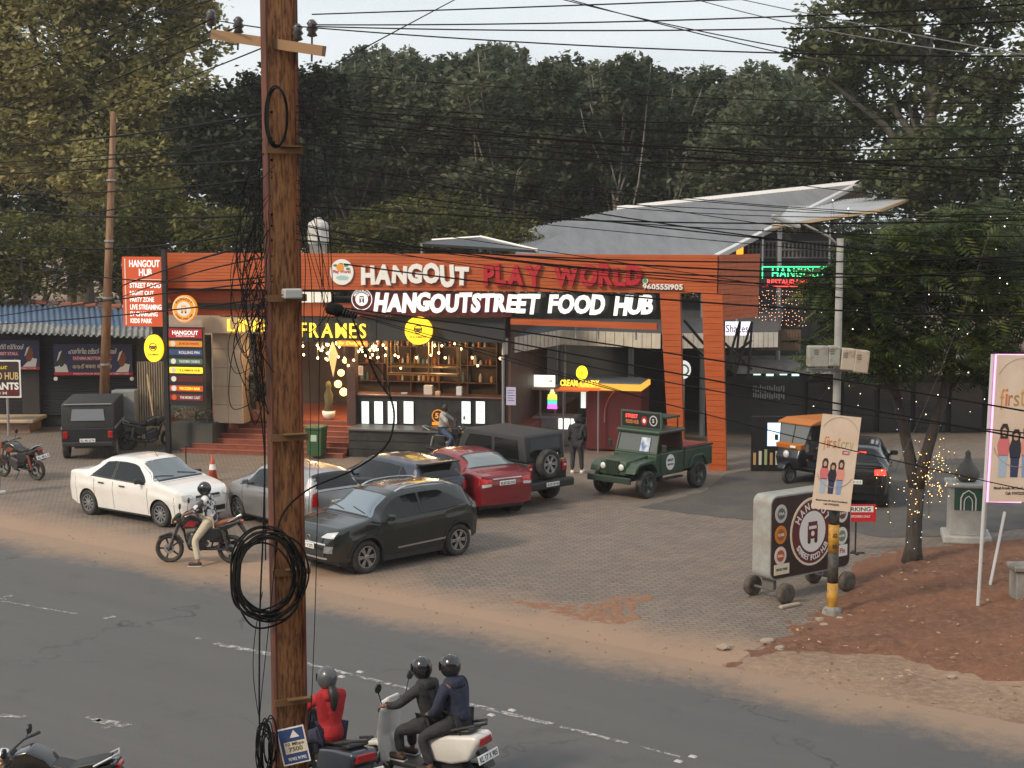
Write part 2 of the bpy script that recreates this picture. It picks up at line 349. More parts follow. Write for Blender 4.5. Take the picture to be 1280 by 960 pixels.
# interlocking pavers of the forecourt
m, n, b, N, L = nodes('pavers'); t = N('ShaderNodeTexCoord').outputs['Object']; mp2 = N('ShaderNodeMapping'); mp2.inputs['Rotation'].default_value = (0, 0, R(-14)); L(t, mp2.inputs[0])
wv = N('ShaderNodeTexBrick'); L(mp2.outputs[0], wv.inputs[0]); wv.inputs['Scale'].default_value = 1; wv.inputs['Brick Width'].default_value = .24; wv.inputs['Row Height'].default_value = .13
wv.inputs['Mortar Size'].default_value = .013; wv.inputs['Mortar Smooth'].default_value = .3; wv.inputs['Bias'].default_value = 0
wv.inputs['Color1'].default_value = (.158, .128, .104, 1); wv.inputs['Color2'].default_value = (.21, .17, .137, 1); wv.inputs['Mortar'].default_value = (.07, .054, .044, 1)
c = mixc(n, noise(n, t, .3, 6, .65, .45, 1.1), wv.outputs[0], (.15, .125, .105)); c = mixc(n, noise(n, t, 1.3, 8, .75, .5, .95), c, (.27, .19, .135)); c = mixc(n, noise(n, t, .55, 6, .6, .56, .9), c, (.085, .075, .068))
# dust blown in from the road side: distance from the road's edge
sp = N('ShaderNodeSeparateXYZ'); L(t, sp.inputs[0])
far = mth(n, 'ADD', mth(n, 'MULTIPLY', sp.outputs[0], rn.x), mth(n, 'MULTIPLY', sp.outputs[1], rn.y)); far = mth(n, 'SUBTRACT', far, rc.x * rn.x + rc.y * rn.y + HWR)
far = mth(n, 'ADD', far, mth(n, 'MULTIPLY', noise(n, t, .6, 8, .72), -3.4)); far = mth(n, 'ADD', far, mth(n, 'MULTIPLY', noise(n, t, 6, 8, .75), -1.3)); dm = mrange(n, far, .35, -1.3)
L(mixc(n, dm, c, DUST), b.inputs['Base Color']); b.inputs['Roughness'].default_value = .85; bumpn(n, b, wv.outputs['Fac'], -.5, .012); PAVER = m
def sheet(name, px_pts, z, mat, back=None, jag=.0, seed=1):
    rr = random.Random(seed); pts = [G(*p) for p in px_pts]
    if back: pts += [Vector(q) for q in back]
    res = []
    for i, p in enumerate(pts):
        q = pts[(i + 1) % len(pts)]; k = 10 if jag else 1
        for j in range(k):
            v = p.lerp(q, j / k); res.append((v.x + jag * rr.uniform(-1, 1), v.y + jag * rr.uniform(-1, 1), z))
    bm = bmesh.new(); f = bm.faces.new([bm.verts.new(v) for v in res]); bmesh.ops.triangulate(bm, faces=[f]); bmesh.ops.recalc_face_normals(bm, faces=bm.faces)
    for f in bm.faces:
        if f.normal.z < 0: f.normal_flip()
    mm = MB().addbm(bm); me = bpy.data.meshes.new(name); me.from_pydata(mm.v, [], mm.f); o = link(name, me, mat); return tag(o, kind='structure')
sheet('paved_forecourt', [(-160, 655), (0, 684), (200, 722), (420, 764), (560, 790), (700, 815), (800, 838), (890, 842), (985, 795), (1055, 765), (1090, 705), (1180, 684), (1340, 668)], .004, PAVER, back=[(26, 62, 0), (-24, 62, 0)], jag=.09)
DRIVE_SHADE = M('driveway_tree_shade', (.055, .053, .052), .85, col2=(.10, .088, .075), scale=.8, detail=7, bump=.4, bscale=60)
sheet('driveway_and_shade', [(800, 634), (905, 648), (1010, 655), (1100, 672), (1180, 672), (1330, 655), (1330, 572), (1120, 575), (1000, 580), (905, 592), (880, 615)], .010, DRIVE_SHADE, jag=.06, seed=4)  # dark asphalt apron; its right part paints tree shade over the pavers
# red earth round the tree: heaped ground
def soil(name, poly, z, h, seed, nx=60, ny=46, mat=SOIL, amp=.5):
    P = [G(*p) for p in poly]; xs = [p.x for p in P]; ys = [p.y for p in P]
    def edge(x, y):
        ins = False; dmin = 9; j = len(P) - 1
        for i in range(len(P)):
            a, b2 = P[i], P[j]
            if (a.y > y) != (b2.y > y) and x < (b2.x - a.x) * (y - a.y) / (b2.y - a.y) + a.x: ins = not ins
            ab = Vector((b2.x - a.x, b2.y - a.y)); ap = Vector((x - a.x, y - a.y)); tt = max(0, min(1, ap.dot(ab) / ab.length_squared)); dmin = min(dmin, (ap - ab * tt).length); j = i
        return dmin if ins else -dmin
    from mathutils import noise as mn
    def fn(u, v):
        x = min(xs) - .4 + (max(xs) - min(xs) + .8) * u; y = min(ys) - .4 + (max(ys) - min(ys) + .8) * v
        e = edge(x, y) + amp * mn.noise((x * 1.3, y * 1.3, seed)) + .5 * amp * mn.noise((x * 4, y * 4, seed))
        q = max(0.0, min(1, e / .8)); zz = -.03 if e < 0 else z + h * (.35 + .65 * abs(mn.noise((x * 1.1, y * 1.1, seed + 3)))) * q + .07 * q * (mn.noise((x * 6, y * 6, 1)) + .5 * mn.noise((x * 14, y * 14, 2)))
        return (x, y, zz)
    mm = MB(); mm.grid(fn, nx, ny); return struct(name, mm, mat, True)
soil('red_earth', [(985, 785), (1030, 758), (1085, 690), (1170, 684), (1330, 666), (1400, 760), (1380, 862), (1240, 852), (1100, 822), (1000, 815), (900, 838), (930, 812)], .0, .16, 2.0, 90, 70)
soil('earth_spill', [(640, 750), (720, 758), (790, 742), (812, 746), (790, 765), (812, 778), (760, 778), (680, 768)], .004, .03, 5.0, 90, 70, dirt_material('spilled_earth', (.27, .135, .075), (.22, .10, .055), (.32, .18, .11)), .22)

# ================================================================ the food hub building (local frame: x along the front, y inwards, z up)
B0 = Vector((-10.9, 47.5, 0)); BRZ = math.atan2(43.6 - 47.5, 5.9 + 10.9); BU = Vector((math.cos(BRZ), math.sin(BRZ), 0)); BV = Vector((-BU.y, BU.x, 0))
def bl(px, py, v=0.0):
    d = ray(px, py); o = B0 + BV * v; t = (o - Vector((0, 0, CAM_H))).dot(BV) / d.dot(BV); p = Vector((0, 0, CAM_H)) + d * t
    return (p - o).dot(BU), p.z
def bw(u, v, z=0.0): return B0 + BU * u + BV * v + Vector((0, 0, z))
PLANK = M('red_cladding', (.38, .070, .012), .5, col2=(.46, .095, .018), scale=2, stretch=(.5, 3, 3), bump=.08, bscale=30, island=.10)
PLANKD = M('dark_backing', (.03, .012, .01), .8)
BLKT = M('black_tile', (.02, .021, .022), .25, col2=(.045, .043, .04), scale=1.5); MAROON = M('maroon_panel', (.10, .012, .014), .35)
BEIGE = M('beige_stone', (.50, .38, .26), .55, col2=(.42, .31, .21), scale=1.2); BRICKR = M('red_step_tile', (.24, .065, .035), .6, col2=(.17, .05, .03), scale=5, bump=.2)
DGREY = M('charcoal_wall', (.018, .0185, .02), .6, col2=(.03, .03, .03), scale=.6); SHEETG = M('grey_roof_sheet', (.25, .255, .265), .5, .15, col2=(.34, .34, .345), scale=.8, detail=8, stretch=(3, .3, .3))
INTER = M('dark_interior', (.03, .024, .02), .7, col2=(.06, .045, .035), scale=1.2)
hub = thing('restaurant_building', 'long food hub restaurant with orange red plank fascia and portal columns', 'building', B0, BRZ)
def planks(parent, x0f, x1f, z0, z1, y, n, t=.03, plane='front', gap=.009):
    """n cladding boards; x0f/x1f give the ends at height z"""
    for i in range(n):
        a = z0 + (z1 - z0) * i / n + gap / 2; c = z0 + (z1 - z0) * (i + 1) / n - gap / 2; mm = MB(); j = random.uniform(-.004, .004)
        vs = [(x0f(a), y - t + j, a), (x1f(a), y - t + j, a), (x1f(c), y - t + j, c), (x0f(c), y - t + j, c), (x0f(a), y, a), (x1f(a), y, a), (x1f(c), y, c), (x0f(c), y, c)]
        mm.add(vs, [(0, 1, 2, 3), (7, 6, 5, 4), (0, 4, 5, 1), (2, 6, 7, 3), (1, 5, 6, 2), (0, 3, 7, 4)]); mm.build('plank', PLANK, parent)
FT = 6.24; FU1 = bl(897, 330)[0]; FB = bl(600, 364)[1]
m = MB(); m.box((FU1 / 2 + .1, .12, (FT + FB) / 2), (FU1 - .2, .2, FT - FB - .02)); fascia = m.build('fascia', PLANKD, hub)
planks(fascia, lambda z: 0.06, lambda z: FU1, FB, FT, .0, 11)
# portal columns and the side return at the right end
for (a, bq, c, d, zt, zb) in ((825, 850, 838, 856, 368, 520), (877, 903, 886, 908, 366, 592)):
    u0, zt_ = bl(a, zt); u1 = bl(bq, zt)[0]; l0, zb_ = bl(c, zb); l1 = bl(d, zb)[0]; zb_ = 0.0
    f0 = lambda z, u0=u0, l0=l0, zt_=zt_: l0 + (u0 - l0) * z / zt_ ; f1 = lambda z, u1=u1, l1=l1, zt_=zt_: l1 + (u1 - l1) * z / zt_
    zt_ = FB; mm = MB(); e = .02
    vs = [(f0(0) + e, .005, 0), (f1(0) - e, .005, 0), (f1(0) - e, .5, 0), (f0(0) + e, .5, 0), (f0(zt_) + e, .005, zt_), (f1(zt_) - e, .005, zt_), (f1(zt_) - e, .5, zt_), (f0(zt_) + e, .5, zt_)]
    mm.add(vs, [(3, 2, 1, 0), (4, 5, 6, 7), (0, 1, 5, 4), (1, 2, 6, 5), (2, 3, 7, 6), (3, 0, 4, 7)]); pc = mm.build('portal_column', PLANK, hub); planks(pc, f0, f1, 0.0, FB - .004, 0.0, 30)
# return panel: turns the corner and runs back
rl, rz1 = bl(950, 322, 2.2); rb = bl(902, 401)[1]
m = MB(); bp = (FU1 + .03, -.02); ep = (rl, 2.2)
ret = MB(); ret.prism([(bp[0] - .05, bp[1] + .1), (ep[0] - .05, ep[1] + .05), (ep[0] - .02, ep[1] + .1), (bp[0] - .06, bp[1] + .2)], rb, FT - .05, plane='xy'); rp = ret.build('side_panel', PLANKD, hub)
NR = 15
for i in range(NR):
    a = rb + (FT - rb) * i / NR + .004; c = rb + (FT - rb) * (i + 1) / NR - .004; mm = MB(); k = (i / NR); shr = .25 * (1 - k)
    q = lambda s, s2: (bp[0] + (ep[0] - bp[0]) * s, bp[1] + (ep[1] - bp[1]) * s + s2)
    e1 = 1 - shr * .12
    mm.prism([q(0, 0), q(e1, 0), q(e1, .05), q(0, .05)], a, c, plane='xy'); mm.build('plank', PLANK, rp)
# back corner truss of black steel under the return
m = MB()
for (a, bq) in (((905, 402), (905, 470)), ((925, 402), (918, 470)), ((940, 402), (935, 472)), ((905, 470), (925, 402)), ((918, 470), (940, 402)), ((850, 372), (852, 470)), ((853, 420), (880, 445)), ((855, 400), (880, 430)), ((905, 428), (940, 462)), ((905, 452), (940, 425))):
    p, q = bl(*a, 1.5), bl(*bq, 1.5); m.tube([(p[0], 1.5, p[1]), (q[0], 1.5, q[1])], .05, 4)
m.build('steel_truss', BLACK, hub)
# platform, steps, side wall, roof slab, back wall
zP = .86; uA, uB = bl(262, 560)[0], bl(432, 560)[0]; uS0 = bl(230, 566)[0]; uC = bl(642, 590)[0]
m = MB(); m.box(((uA - 2.4 + uC) / 2, 6.15, zP / 2), (uC - uA + 2.4, 8.6, zP)); plat = m.build('platform', BRICKR, hub)
ns = 6
for i in range(ns):
    h = zP * (i + 1) / (ns + 1); y0 = -.25 + i * .33; mm = MB(); mm.box(((uS0 + .25 * i + uB) / 2, (y0 + 1.84) / 2, h / 2), (uB - uS0 - .25 * i, 1.84 - y0, h - .004 * i)); st = mm.build('step', BRICKR, hub)
    mm = MB(); mm.box(((uS0 + .25 * i + uB) / 2, y0 + .04, h + .012), (uB - uS0 - .25 * i + .02, .12, .02)); mm.build('nosing', M('step_nosing', (.33, .10, .055), .5), st)
m = MB(); m.box(((uB + uC) / 2 + .02, 1.0, zP / 2 - .02), (uC - uB - .04, 1.6, zP - .04)); pl = m.build('plinth', BLKT, hub)
for i in range(3):
    mm = MB(); mm.box(((uB + uC) / 2 + .02, .17, .12 + i * .26), (uC - uB - .06, .05, .235)); mm.build('cladding_course', BLKT, pl)
m = MB(); m.box(((uB + uC) / 2, .95, zP + .0), (uC - uB - .02, 1.75, .05)); m.build('plinth_coping', M('grey_coping', (.10, .10, .10), .5), hub)
# planter with shrubs at the steps' left
pu0, pu1 = bl(212, 560)[0], bl(264, 560)[0]
m = MB(); m.box(((pu0 + pu1) / 2, .75, .45), (pu1 - pu0, 1.3, .9)); planter = m.build('planter_wall', M('planter_dark', (.04, .045, .04), .6, col2=(.07, .065, .055), scale=2), hub)
uW = bl(630, 500)[0]
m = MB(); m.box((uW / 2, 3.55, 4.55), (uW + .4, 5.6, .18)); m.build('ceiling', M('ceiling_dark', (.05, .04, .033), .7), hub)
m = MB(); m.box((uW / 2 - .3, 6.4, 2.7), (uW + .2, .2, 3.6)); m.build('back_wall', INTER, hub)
m = MB(); m.box((uW - .08, 3.6, 2.7), (.16, 5.4, 3.55)); m.build('side_wall', M('brown_wall', (.06, .028, .02), .6, col2=(.09, .04, .03), scale=2), hub)
m = MB(); m.box((uW / 2, 3.3, FT - .5), (uW, 6.2, .12)); m.build('roof', SHEETG, hub)
# board below the fascia at the left, white window strip, beam
def bplate(pxs, v, mat, name, t=.06, parent=hub):
    (x0, y0), (x1, y1) = pxs; a = bl(x0, y0, v); c = bl(x1, y1, v); return plate(parent, min(a[0], c[0]), max(a[0], c[0]), min(a[1], c[1]), max(a[1], c[1]), v, mat, name, t)
bplate(((208, 362), (330, 395)), .9, PLANK, 'lintel_board'); bplate(((372, 362), (392, 378)), .9, M('frosted_pane', (.75, .72, .62), .4, emit=(1, .9, .7), estr=.5), 'window_pane'); bplate(((394, 362), (414, 378)), .9, MATS['frosted_pane'], 'window_pane')
bplate(((372, 378), (474, 396)), .55, PLANK, 'beam'); bplate(((208, 358), (474, 364)), 1.2, PLANKD, 'soffit', 1.0)
bplate(((254, 396), (332, 417)), .35, BEIGE, 'sign_band', .12); bplate(((332, 396), (472, 428)), .5, BLKT, 'sign_board', .12); bplate(((472, 396), (632, 428)), .52, DGREY, 'upper_wall', .12)
# beige stone pillar of cut slabs
a0, a1 = bl(266, 470, .6)[0], bl(303, 470, .6)[0]
m = MB(); m.box(((a0 + a1) / 2, .95, (zP + 3.8) / 2), (a1 - a0 - .06, .6, 3.8 - zP)); pil = m.build('pillar', M('pillar_core', (.2, .15, .1), .7), hub)
for i in range(5):
    for j in range(2):
        z0 = zP + (3.8 - zP) * i / 5; xx0 = a0 + (a1 - a0) * j / 2; mm = MB(); mm.box((xx0 + (a1 - a0) / 4, .62, z0 + (3.8 - zP) / 10), ((a1 - a0) / 2 - .012, .05, (3.8 - zP) / 5 - .012)); mm.build('stone_slab', BEIGE, pil)
m = MB(); m.box((a1 + .35, 1.5, (zP + 3.8) / 2), (.5, .12, 3.8 - zP)); m.build('orange_jamb', M('orange_wall', (.33, .12, .03), .6), hub)
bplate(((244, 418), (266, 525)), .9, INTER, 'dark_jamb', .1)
# brown piers between the openings
for px in (438,):
    u = bl(px, 500, 1.0)[0]; mm = MB(); mm.box((u, 1.2, (zP + 4.4) / 2), (.28, .3, 4.4 - zP)); mm.build('pier', MATS['brown_wall'], hub)
# street-food awning roofs at the right, each with a ribbed valance
AW = M('ribbed_cream', (.62, .58, .50), .6, col2=(.50, .46, .39), scale=3)
AWR = M('awning_roof', (.075, .08, .085), .5, .2)
def ribbed(parent, A, Bq, z0, z1, mat, pitch=.16, name='valance'):
    A, Bq = Vector(A), Vector(Bq); ln = (Bq - A).length; d = (Bq - A) / ln; nrm = Vector((d.y, -d.x)); k = int(ln / pitch)
    for i in range(k):
        c = A + d * (i + .5) * ln / k; ang = math.atan2(d.y, d.x); mm = MB(); rot = Matrix.Rotation(ang, 3, 'Z'); off = nrm * (.018 * (i % 2))
        mm.box((c.x + off.x, c.y + off.y, (z0 + z1) / 2), (ln / k - .012, .03, z1 - z0), rot=rot); mm.build(name, mat, parent)
aw = thing('awning', 'low grey sheet awning with cream ribbed valance over the food stalls', 'awning', B0, BRZ)
q0 = bl(628, 437, .6); q1 = bl(702, 446, 5.0); q2 = bl(826, 446, 4.0); q3 = bl(972, 450, 5.5)
zA = 3.42
ribbed(aw, (q0[0], .6), (q1[0], 5.0), zA - .22, zA + .26, AW); ribbed(aw, (q1[0], 5.0), (q2[0], 4.0), zA - .22, zA + .26, AW); ribbed(aw, (q2[0] + .05, 4.0), (q3[0], 5.5), zA - .22, zA + .26, AW)
m = MB(); zz = zA + .28; v = [(q0[0], .62, zz), (q1[0], 5.02, zz), (q2[0], 4.02, zz), (q3[0], 5.52, zz), (q3[0], 11, zz + .75), (q0[0], 11, zz + .75)]
m.add(v + [(x, y, z - .06) for x, y, z in v], [(0, 1, 5), (1, 2, 4, 5), (2, 3, 4), (11, 7, 6), (11, 10, 8, 7), (10, 9, 8), (0, 5, 11, 6), (3, 9, 10, 4), (0, 6, 7, 1), (1, 7, 8, 2), (2, 8, 9, 3), (5, 4, 10, 11)]); m.build('roof_sheet', AWR, aw)
for px, v in ((629, .8), (706, 5.2), (850, 4.6)):
    u = bl(px, 470, v)[0]; mm = MB(); mm.tube([(u, v, 0), (u, v, zA - .1)], .045, 8); mm.build('post', STEEL, aw)
# dark hall behind the stalls
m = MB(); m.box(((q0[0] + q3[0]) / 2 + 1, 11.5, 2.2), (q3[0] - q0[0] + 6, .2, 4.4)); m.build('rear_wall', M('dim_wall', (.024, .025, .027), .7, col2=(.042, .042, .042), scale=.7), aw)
m = MB(); zc = bl(720, 402, .4)[1]; m.prism([(bl(640, 400, .4)[0], bl(640, 398, .4)[1]), (bl(822, 410, .4)[0], bl(822, 404, .4)[1]), (bl(822, 410, .4)[0], bl(822, 412, .4)[1]), (bl(640, 400, .4)[0], bl(640, 405, .4)[1])], .2, .5); m.build('gutter_beam', PLANK, hub)
for i, px in enumerate((720, 748, 795)):
    u, z = bl(px, 408, .45); mm = MB(); mm.tube([(u, .45, z), (u, .45, zA + .3)], .03, 6); mm.build('hanger_rod', STEEL, hub)
m = MB(); u0 = bl(636, 380, .45)[0]; u1 = bl(826, 380, .45)[0]; m.box(((u0 + u1) / 2, .5, (FB + bl(700, 398, .45)[1]) / 2 - .02), (u1 - u0, .06, FB - bl(700, 398, .45)[1] - .06)); m.build('dark_glazing', M('smoked_glass', (.02, .024, .022), .12, spec=.7), hub)
# ================================================================ signs on the food hub
SW = M('sign_white', (.80, .78, .74), .45); SWL = M('sign_white_lit', (.85, .83, .8), .4, emit=(1, .96, .9), estr=.35); SRED = M('sign_red', (.42, .012, .02), .4); CREAM = M('sign_cream', (.75, .66, .50), .5)
YEL = M('sign_yellow_lit', (.8, .5, .02), .4, emit=(1, .60, .02), estr=.75); YELT = M('letters_yellow_lit', (.8, .6, .1), .4, emit=(1, .60, .04), estr=.95); ORG = M('sign_orange', (.75, .26, .02), .4, emit=(1, .35, .02), estr=.25)
ORGR = M('sign_vermilion', (.52, .075, .02), .45, emit=(1, .12, .02), estr=.08); GREENL = M('led_green', (.02, .5, .1), .4, emit=(.05, 1, .3), estr=1.6); REDL = M('led_red', (.6, .02, .02), .4, emit=(1, .06, .05), estr=1.6)
MENU = M('menu_lit', (.85, .9, .86), .3, emit=(.86, 1, .95), estr=.42); NAVY = M('banner_navy', (.035, .035, .10), .5); GREENS = M('sign_green', (.07, .16, .12), .5); BLUES = M('sign_blue', (.035, .07, .20), .5); ORANGE_S = M('sign_tangerine', (.78, .30, .03), .45)
def hub_sign(name, label, cat='sign', group=None): return thing(name, label, cat, B0, BRZ, group)
def bx(px, v=0.0): return bl(px, 350, v)[0]
def bz(px, py, v=0.0): return bl(px, py, v)[1]
s = hub_sign('fascia_sign', 'large white and red raised letters spelling HANGOUT PLAY WORLD on the plank fascia')
letters(s, 'HANGOUT', bx(453), bx(587), bz(520, 356), bz(520, 330), -.06, SW, .07, .055, .15, .03); letters(s, 'PLAY WORLD', bx(606), bx(803), bz(700, 358), bz(700, 331), -.06, SRED, .1, .05, .13, .05)
s = hub_sign('phone_number_sign', 'white raised telephone number 9605551905 with round green call mark')
letters(s, '9605551905', bx(804), bx(854), bz(830, 362), bz(830, 355), -.06, SW, .04, .03, 0, .05)
disc(s, bx(807), bz(807, 351), .085, .085, -.05, SW, 'call_mark', .03); disc(s, bx(807), bz(807, 351), .06, .06, -.081, M('call_green', (.05, .3, .1), .5), 'call_mark_face', .005)
# round play-park logo
s = hub_sign('round_logo_sign', 'round white play park logo with fruit and green leaves on the plank fascia')
x, z, r = bx(428.5), bz(428, 340), .37; disc(s, x, z, r, r * 1.05, -.04, SW, 'disc', .05); disc(s, x - .05, z + .14, .12, .11, -.092, ORANGE_S, 'fruit', .006)
for dx, dz, c in ((-.2, .2, 'g'), (.14, .2, 'g'), (.2, .1, 'g'), (-.02, .24, 'g')): disc(s, x + dx, z + dz, .07, .04, -.0925, M('logo_green', (.08, .22, .08), .5), 'leaf', .005, 10)
text(s, 'Play World', x, z, .56, .13, -.092, SRED, bold=.03); disc(s, x + .02, z - .17, .2, .07, -.092, M('logo_teal', (.35, .55, .55), .5), 'wave', .006)
# maroon board with big white letters
s = hub_sign('street_food_sign', 'dark maroon board with bold white letters spelling HANGOUT STREET FOOD HUB under the fascia')
m = MB(); m.box(((bx(440, .25) + bx(640, .25)) / 2, .22, (bz(540, 364, .25) + bz(540, 395, .25)) / 2), (bx(640, .25) - bx(440, .25), .1, bz(540, 364, .25) - bz(540, 395, .25) - .03)); m.build('board', MAROON, s)
letters(s, 'HANGOUTSTREET FOOD HUB', bx(469, .15), bx(817, .15), bz(640, 391.5, .15), bz(640, 367, .15), .16, SWL, .09, .045, .09, .03, slant=.12)
def truck_logo(parent, x, z, r, y, ringc, bodyc, facec, top=None, bot=None, lett=None, sx=1.0):
    disc(parent, x, z, r * sx, r, y, facec if ringc is None else ringc, 'logo_ring', .012); disc(parent, x, z, r * .93 * sx, r * .93, y - .0125, bodyc, 'logo_field', .004); disc(parent, x, z, r * .60 * sx, r * .60, y - .0170, facec, 'logo_centre', .004)
    k = r * .6; yy = y - .0215; m = MB()
    for (a, b2, c, d) in ((-.38, .38, -.35, .12), (-.34, .34, .28, .48), (-.38, -.30, .10, .30), (.30, .38, .10, .30)): m.box((x + k * sx * (a + b2) / 2, yy - .002, z + k * (c + d) / 2), (k * sx * (b2 - a), .004, k * (d - c)))
    m.build('logo_truck', bodyc, parent)
    disc(parent, x, z - k * .1, k * .13 * sx, k * .13, yy - .0045, facec, 'logo_lamp', .003, 12); disc(parent, x - k * .26 * sx, z - k * .45, k * .12 * sx, k * .14, yy, M('logo_wheel', (.03, .02, .02), .6), 'logo_wheel', .004, 12); disc(parent, x + k * .26 * sx, z - k * .45, k * .12 * sx, k * .14, yy, MATS['logo_wheel'], 'logo_wheel', .004, 12)
    if top: arc_text(parent, top, x, z, r * .76, 150, 30, r * .22, y - .021, lett, asp=.85, sx=sx)
    if bot: arc_text(parent, bot, x, z, r * .76, 215, 325, r * .17, y - .021, lett, inward=True, asp=.8, sx=sx)
truck_logo(s, bx(452, .15), bz(452, 374, .15), .33, .16, SWL, MAROON, SWL, 'RESTAURANTS', None, SWL)
# yellow lit letters of the frame shop
s = hub_sign('line_frames_sign', 'lit yellow letters LINE FRAMES on the dark band above the cafe')
letters(s, 'LINE', bx(284, .2), bx(332, .2), bz(300, 414, .2), bz(300, 399, .2), .2, YELT, .06, .0, 0, .12); letters(s, 'FRAMES', bx(375, .35), bx(457, .35), bz(415, 422, .35), bz(415, 404, .35), .36, YELT, .06, .004, 0, .2)
s = hub_sign('script_strip_sign', 'small orange strip sign with script lettering below FRAMES'); a, c = bx(420, .3), bx(458, .3)
plate(s, a, c, bz(440, 433, .3), bz(440, 426, .3), .34, M('orange_lit', (.5, .12, .02), .4, emit=(1, .3, .05), estr=.5), 'strip', .04); text(s, 'By Delights', (a + c) / 2, bz(440, 429.5, .3), (c - a) * .9, .13, .298, YELT, shear=.25)
def round_sign(px, py, r, v, rx=None, label='', tl=None):
    s = hub_sign('round_lightbox_sign', label); x, z = bx(px, v), bz(px, py, v); rx = rx or r
    m = MB(); m.lathe([(r, 0), (r, .14), (r * .98, .15)], 32, (0, 0, 0), 'y'); o = m.build('lightbox', YEL, s); o.location = (x, v - .15, z); o.scale = (rx / r, 1, 1)
    dk = M('logo_dark', (.05, .025, .01), .5); m = MB(); m.ring((x, v - .156, z + r * .1), r * .28, .014, 18, 5); m.box((x, v - .155, z + r * .12), (r * .5, .01, r * .12)); m.box((x, v - .155, z + r * .0), (r * .36, .01, r * .1)); m.build('teapot_mark', dk, s)
    if tl: text(s, tl, x, z - r * .45, rx * 1.2, r * .16, v - .153, dk)
    return s
round_sign(524, 413, .42, .1, label='round lit yellow lightbox with teapot mark hanging over the cafe counter', tl='SULAIMANI')
s = round_sign(192, 435, .42, -.6, .30, 'narrow oval lit yellow sign with small cup mark on the pylon post', 'SULAIMANI')
# ---- pylon with hanging boards
py = hub_sign('pylon_sign', 'tall dark pylon post carrying a vermilion board, round logo and stack of shop names', 'sign'); V = -.55
m = MB(); m.box((bx(205, V), V + .05, 3.17), (.14, .14, 6.34)); m.build('post', BLACK, py)
x0, x1 = bx(153, V), bx(203, V); z0, z1 = bz(180, 408, V), bz(180, 321, V)
m = MB(); m.box(((x0 + x1) / 2, V + .08, (z0 + z1) / 2), (x1 - x0, .16, z1 - z0)); bd = m.build('board', ORGR, py); yF = V - .003
plate(bd, x0 + .08, x0 + .115, z0 + .04, z1 - .06, yF, CREAM, 'stripe', .004); plate(bd, bx(162, V), bx(201, V), bz(180, 350, V), bz(180, 349, V), yF, CREAM, 'stripe', .004)
for t_, pa, pb, pt, pbm in (('HANGOUT', 162, 200, 325, 334), ('HUB', 174, 190, 336, 345), ('STREET FOOD', 162, 201, 353.5, 360), ('NIGHT OUT', 162, 192, 363.5, 369), ('PARTY ZONE', 162, 192, 371.5, 377.5), ('LIVE STREAMING', 162, 201, 380.5, 387), ('EV CHARGING', 162, 196, 389.5, 395.5), ('KIDS PARK', 162, 189, 398, 404)):
    text(bd, t_, (bx(pa, V) + bx(pb, V)) / 2, (bz(180, pt, V) + bz(180, pbm, V)) / 2, bx(pb, V) - bx(pa, V), bz(180, pt, V) - bz(180, pbm, V), yF, SWL, bold=.02)
x, z = bx(230, V), bz(230, 386, V); r = .41; disc(py, x, z, r * .96, r * 1.03, V + .1, ORG, 'round_board', .14); truck_logo(py, x, z, .38, V - .042, None, ORG, SW, None, None, None)
arc_text(py, 'HANGOUT', x, z, .31, 140, 40, .085, V - .066, INK); arc_text(py, 'STREET FOOD HUB', x, z, .31, 215, 325, .05, V - .066, INK, inward=True)
x0, x1 = bx(208, V), bx(252, V); z0, z1 = bz(230, 507, V), bz(230, 409, V); m = MB(); m.box(((x0 + x1) / 2, V + .08, (z0 + z1) / 2), (x1 - x0, .14, z1 - z0)); li = m.build('name_board', BLACK, py)
yF = V + .008
rows = ((411, 422.5, SRED, 'HANGOUT', SWL, None), (426, 433.5, ORANGE_S, 'JUICE PARK', SRED, CREAM), (437, 444, BLUES, 'ROLLING PIN', SW, BLUES), (448.5, 455, GREENS, 'THE BOMBAY CHURROS', SW, SW), (459, 466.5, YEL, 'SULAIMANI HUB', INK, CREAM), (470, 477.5, MAROON, '', SW, SW), (482, 489, ORGR, 'FROZEN BAR', YEL, SW), (493, 500.5, M('row_maroon', (.18, .015, .015), .45), 'THE MOMO CART', SW, ORGR))
for i, (ya, yb, mt, tx, tm, bc) in enumerate(rows):
    rx0 = bx(209.5, V); rx1 = bx(251, V); b2 = bz(230, yb, V); t2 = bz(230, ya, V); plate(li, rx0, rx1, b2, t2, yF, mt, 'name_strip', .02, .03 if i else 0)
    if i == 0: text(li, tx, (rx0 + rx1) / 2, t2 - .12, (rx1 - rx0) * .78, .13, yF - .022, tm, bold=.02); text(li, 'STREET FOOD HUB', (rx0 + rx1) / 2, b2 + .06, (rx1 - rx0) * .56, .035, yF - .022, tm)
    else:
        if bc is not None: disc(li, rx0 + .14, (b2 + t2) / 2, .085, .085, yF - .0205, bc, 'name_mark', .008, 18)
        if tx: text(li, tx, (rx0 + rx1) / 2 + .12, (b2 + t2) / 2, (rx1 - rx0) * .62, .085, yF - .022, tm, bold=.02)
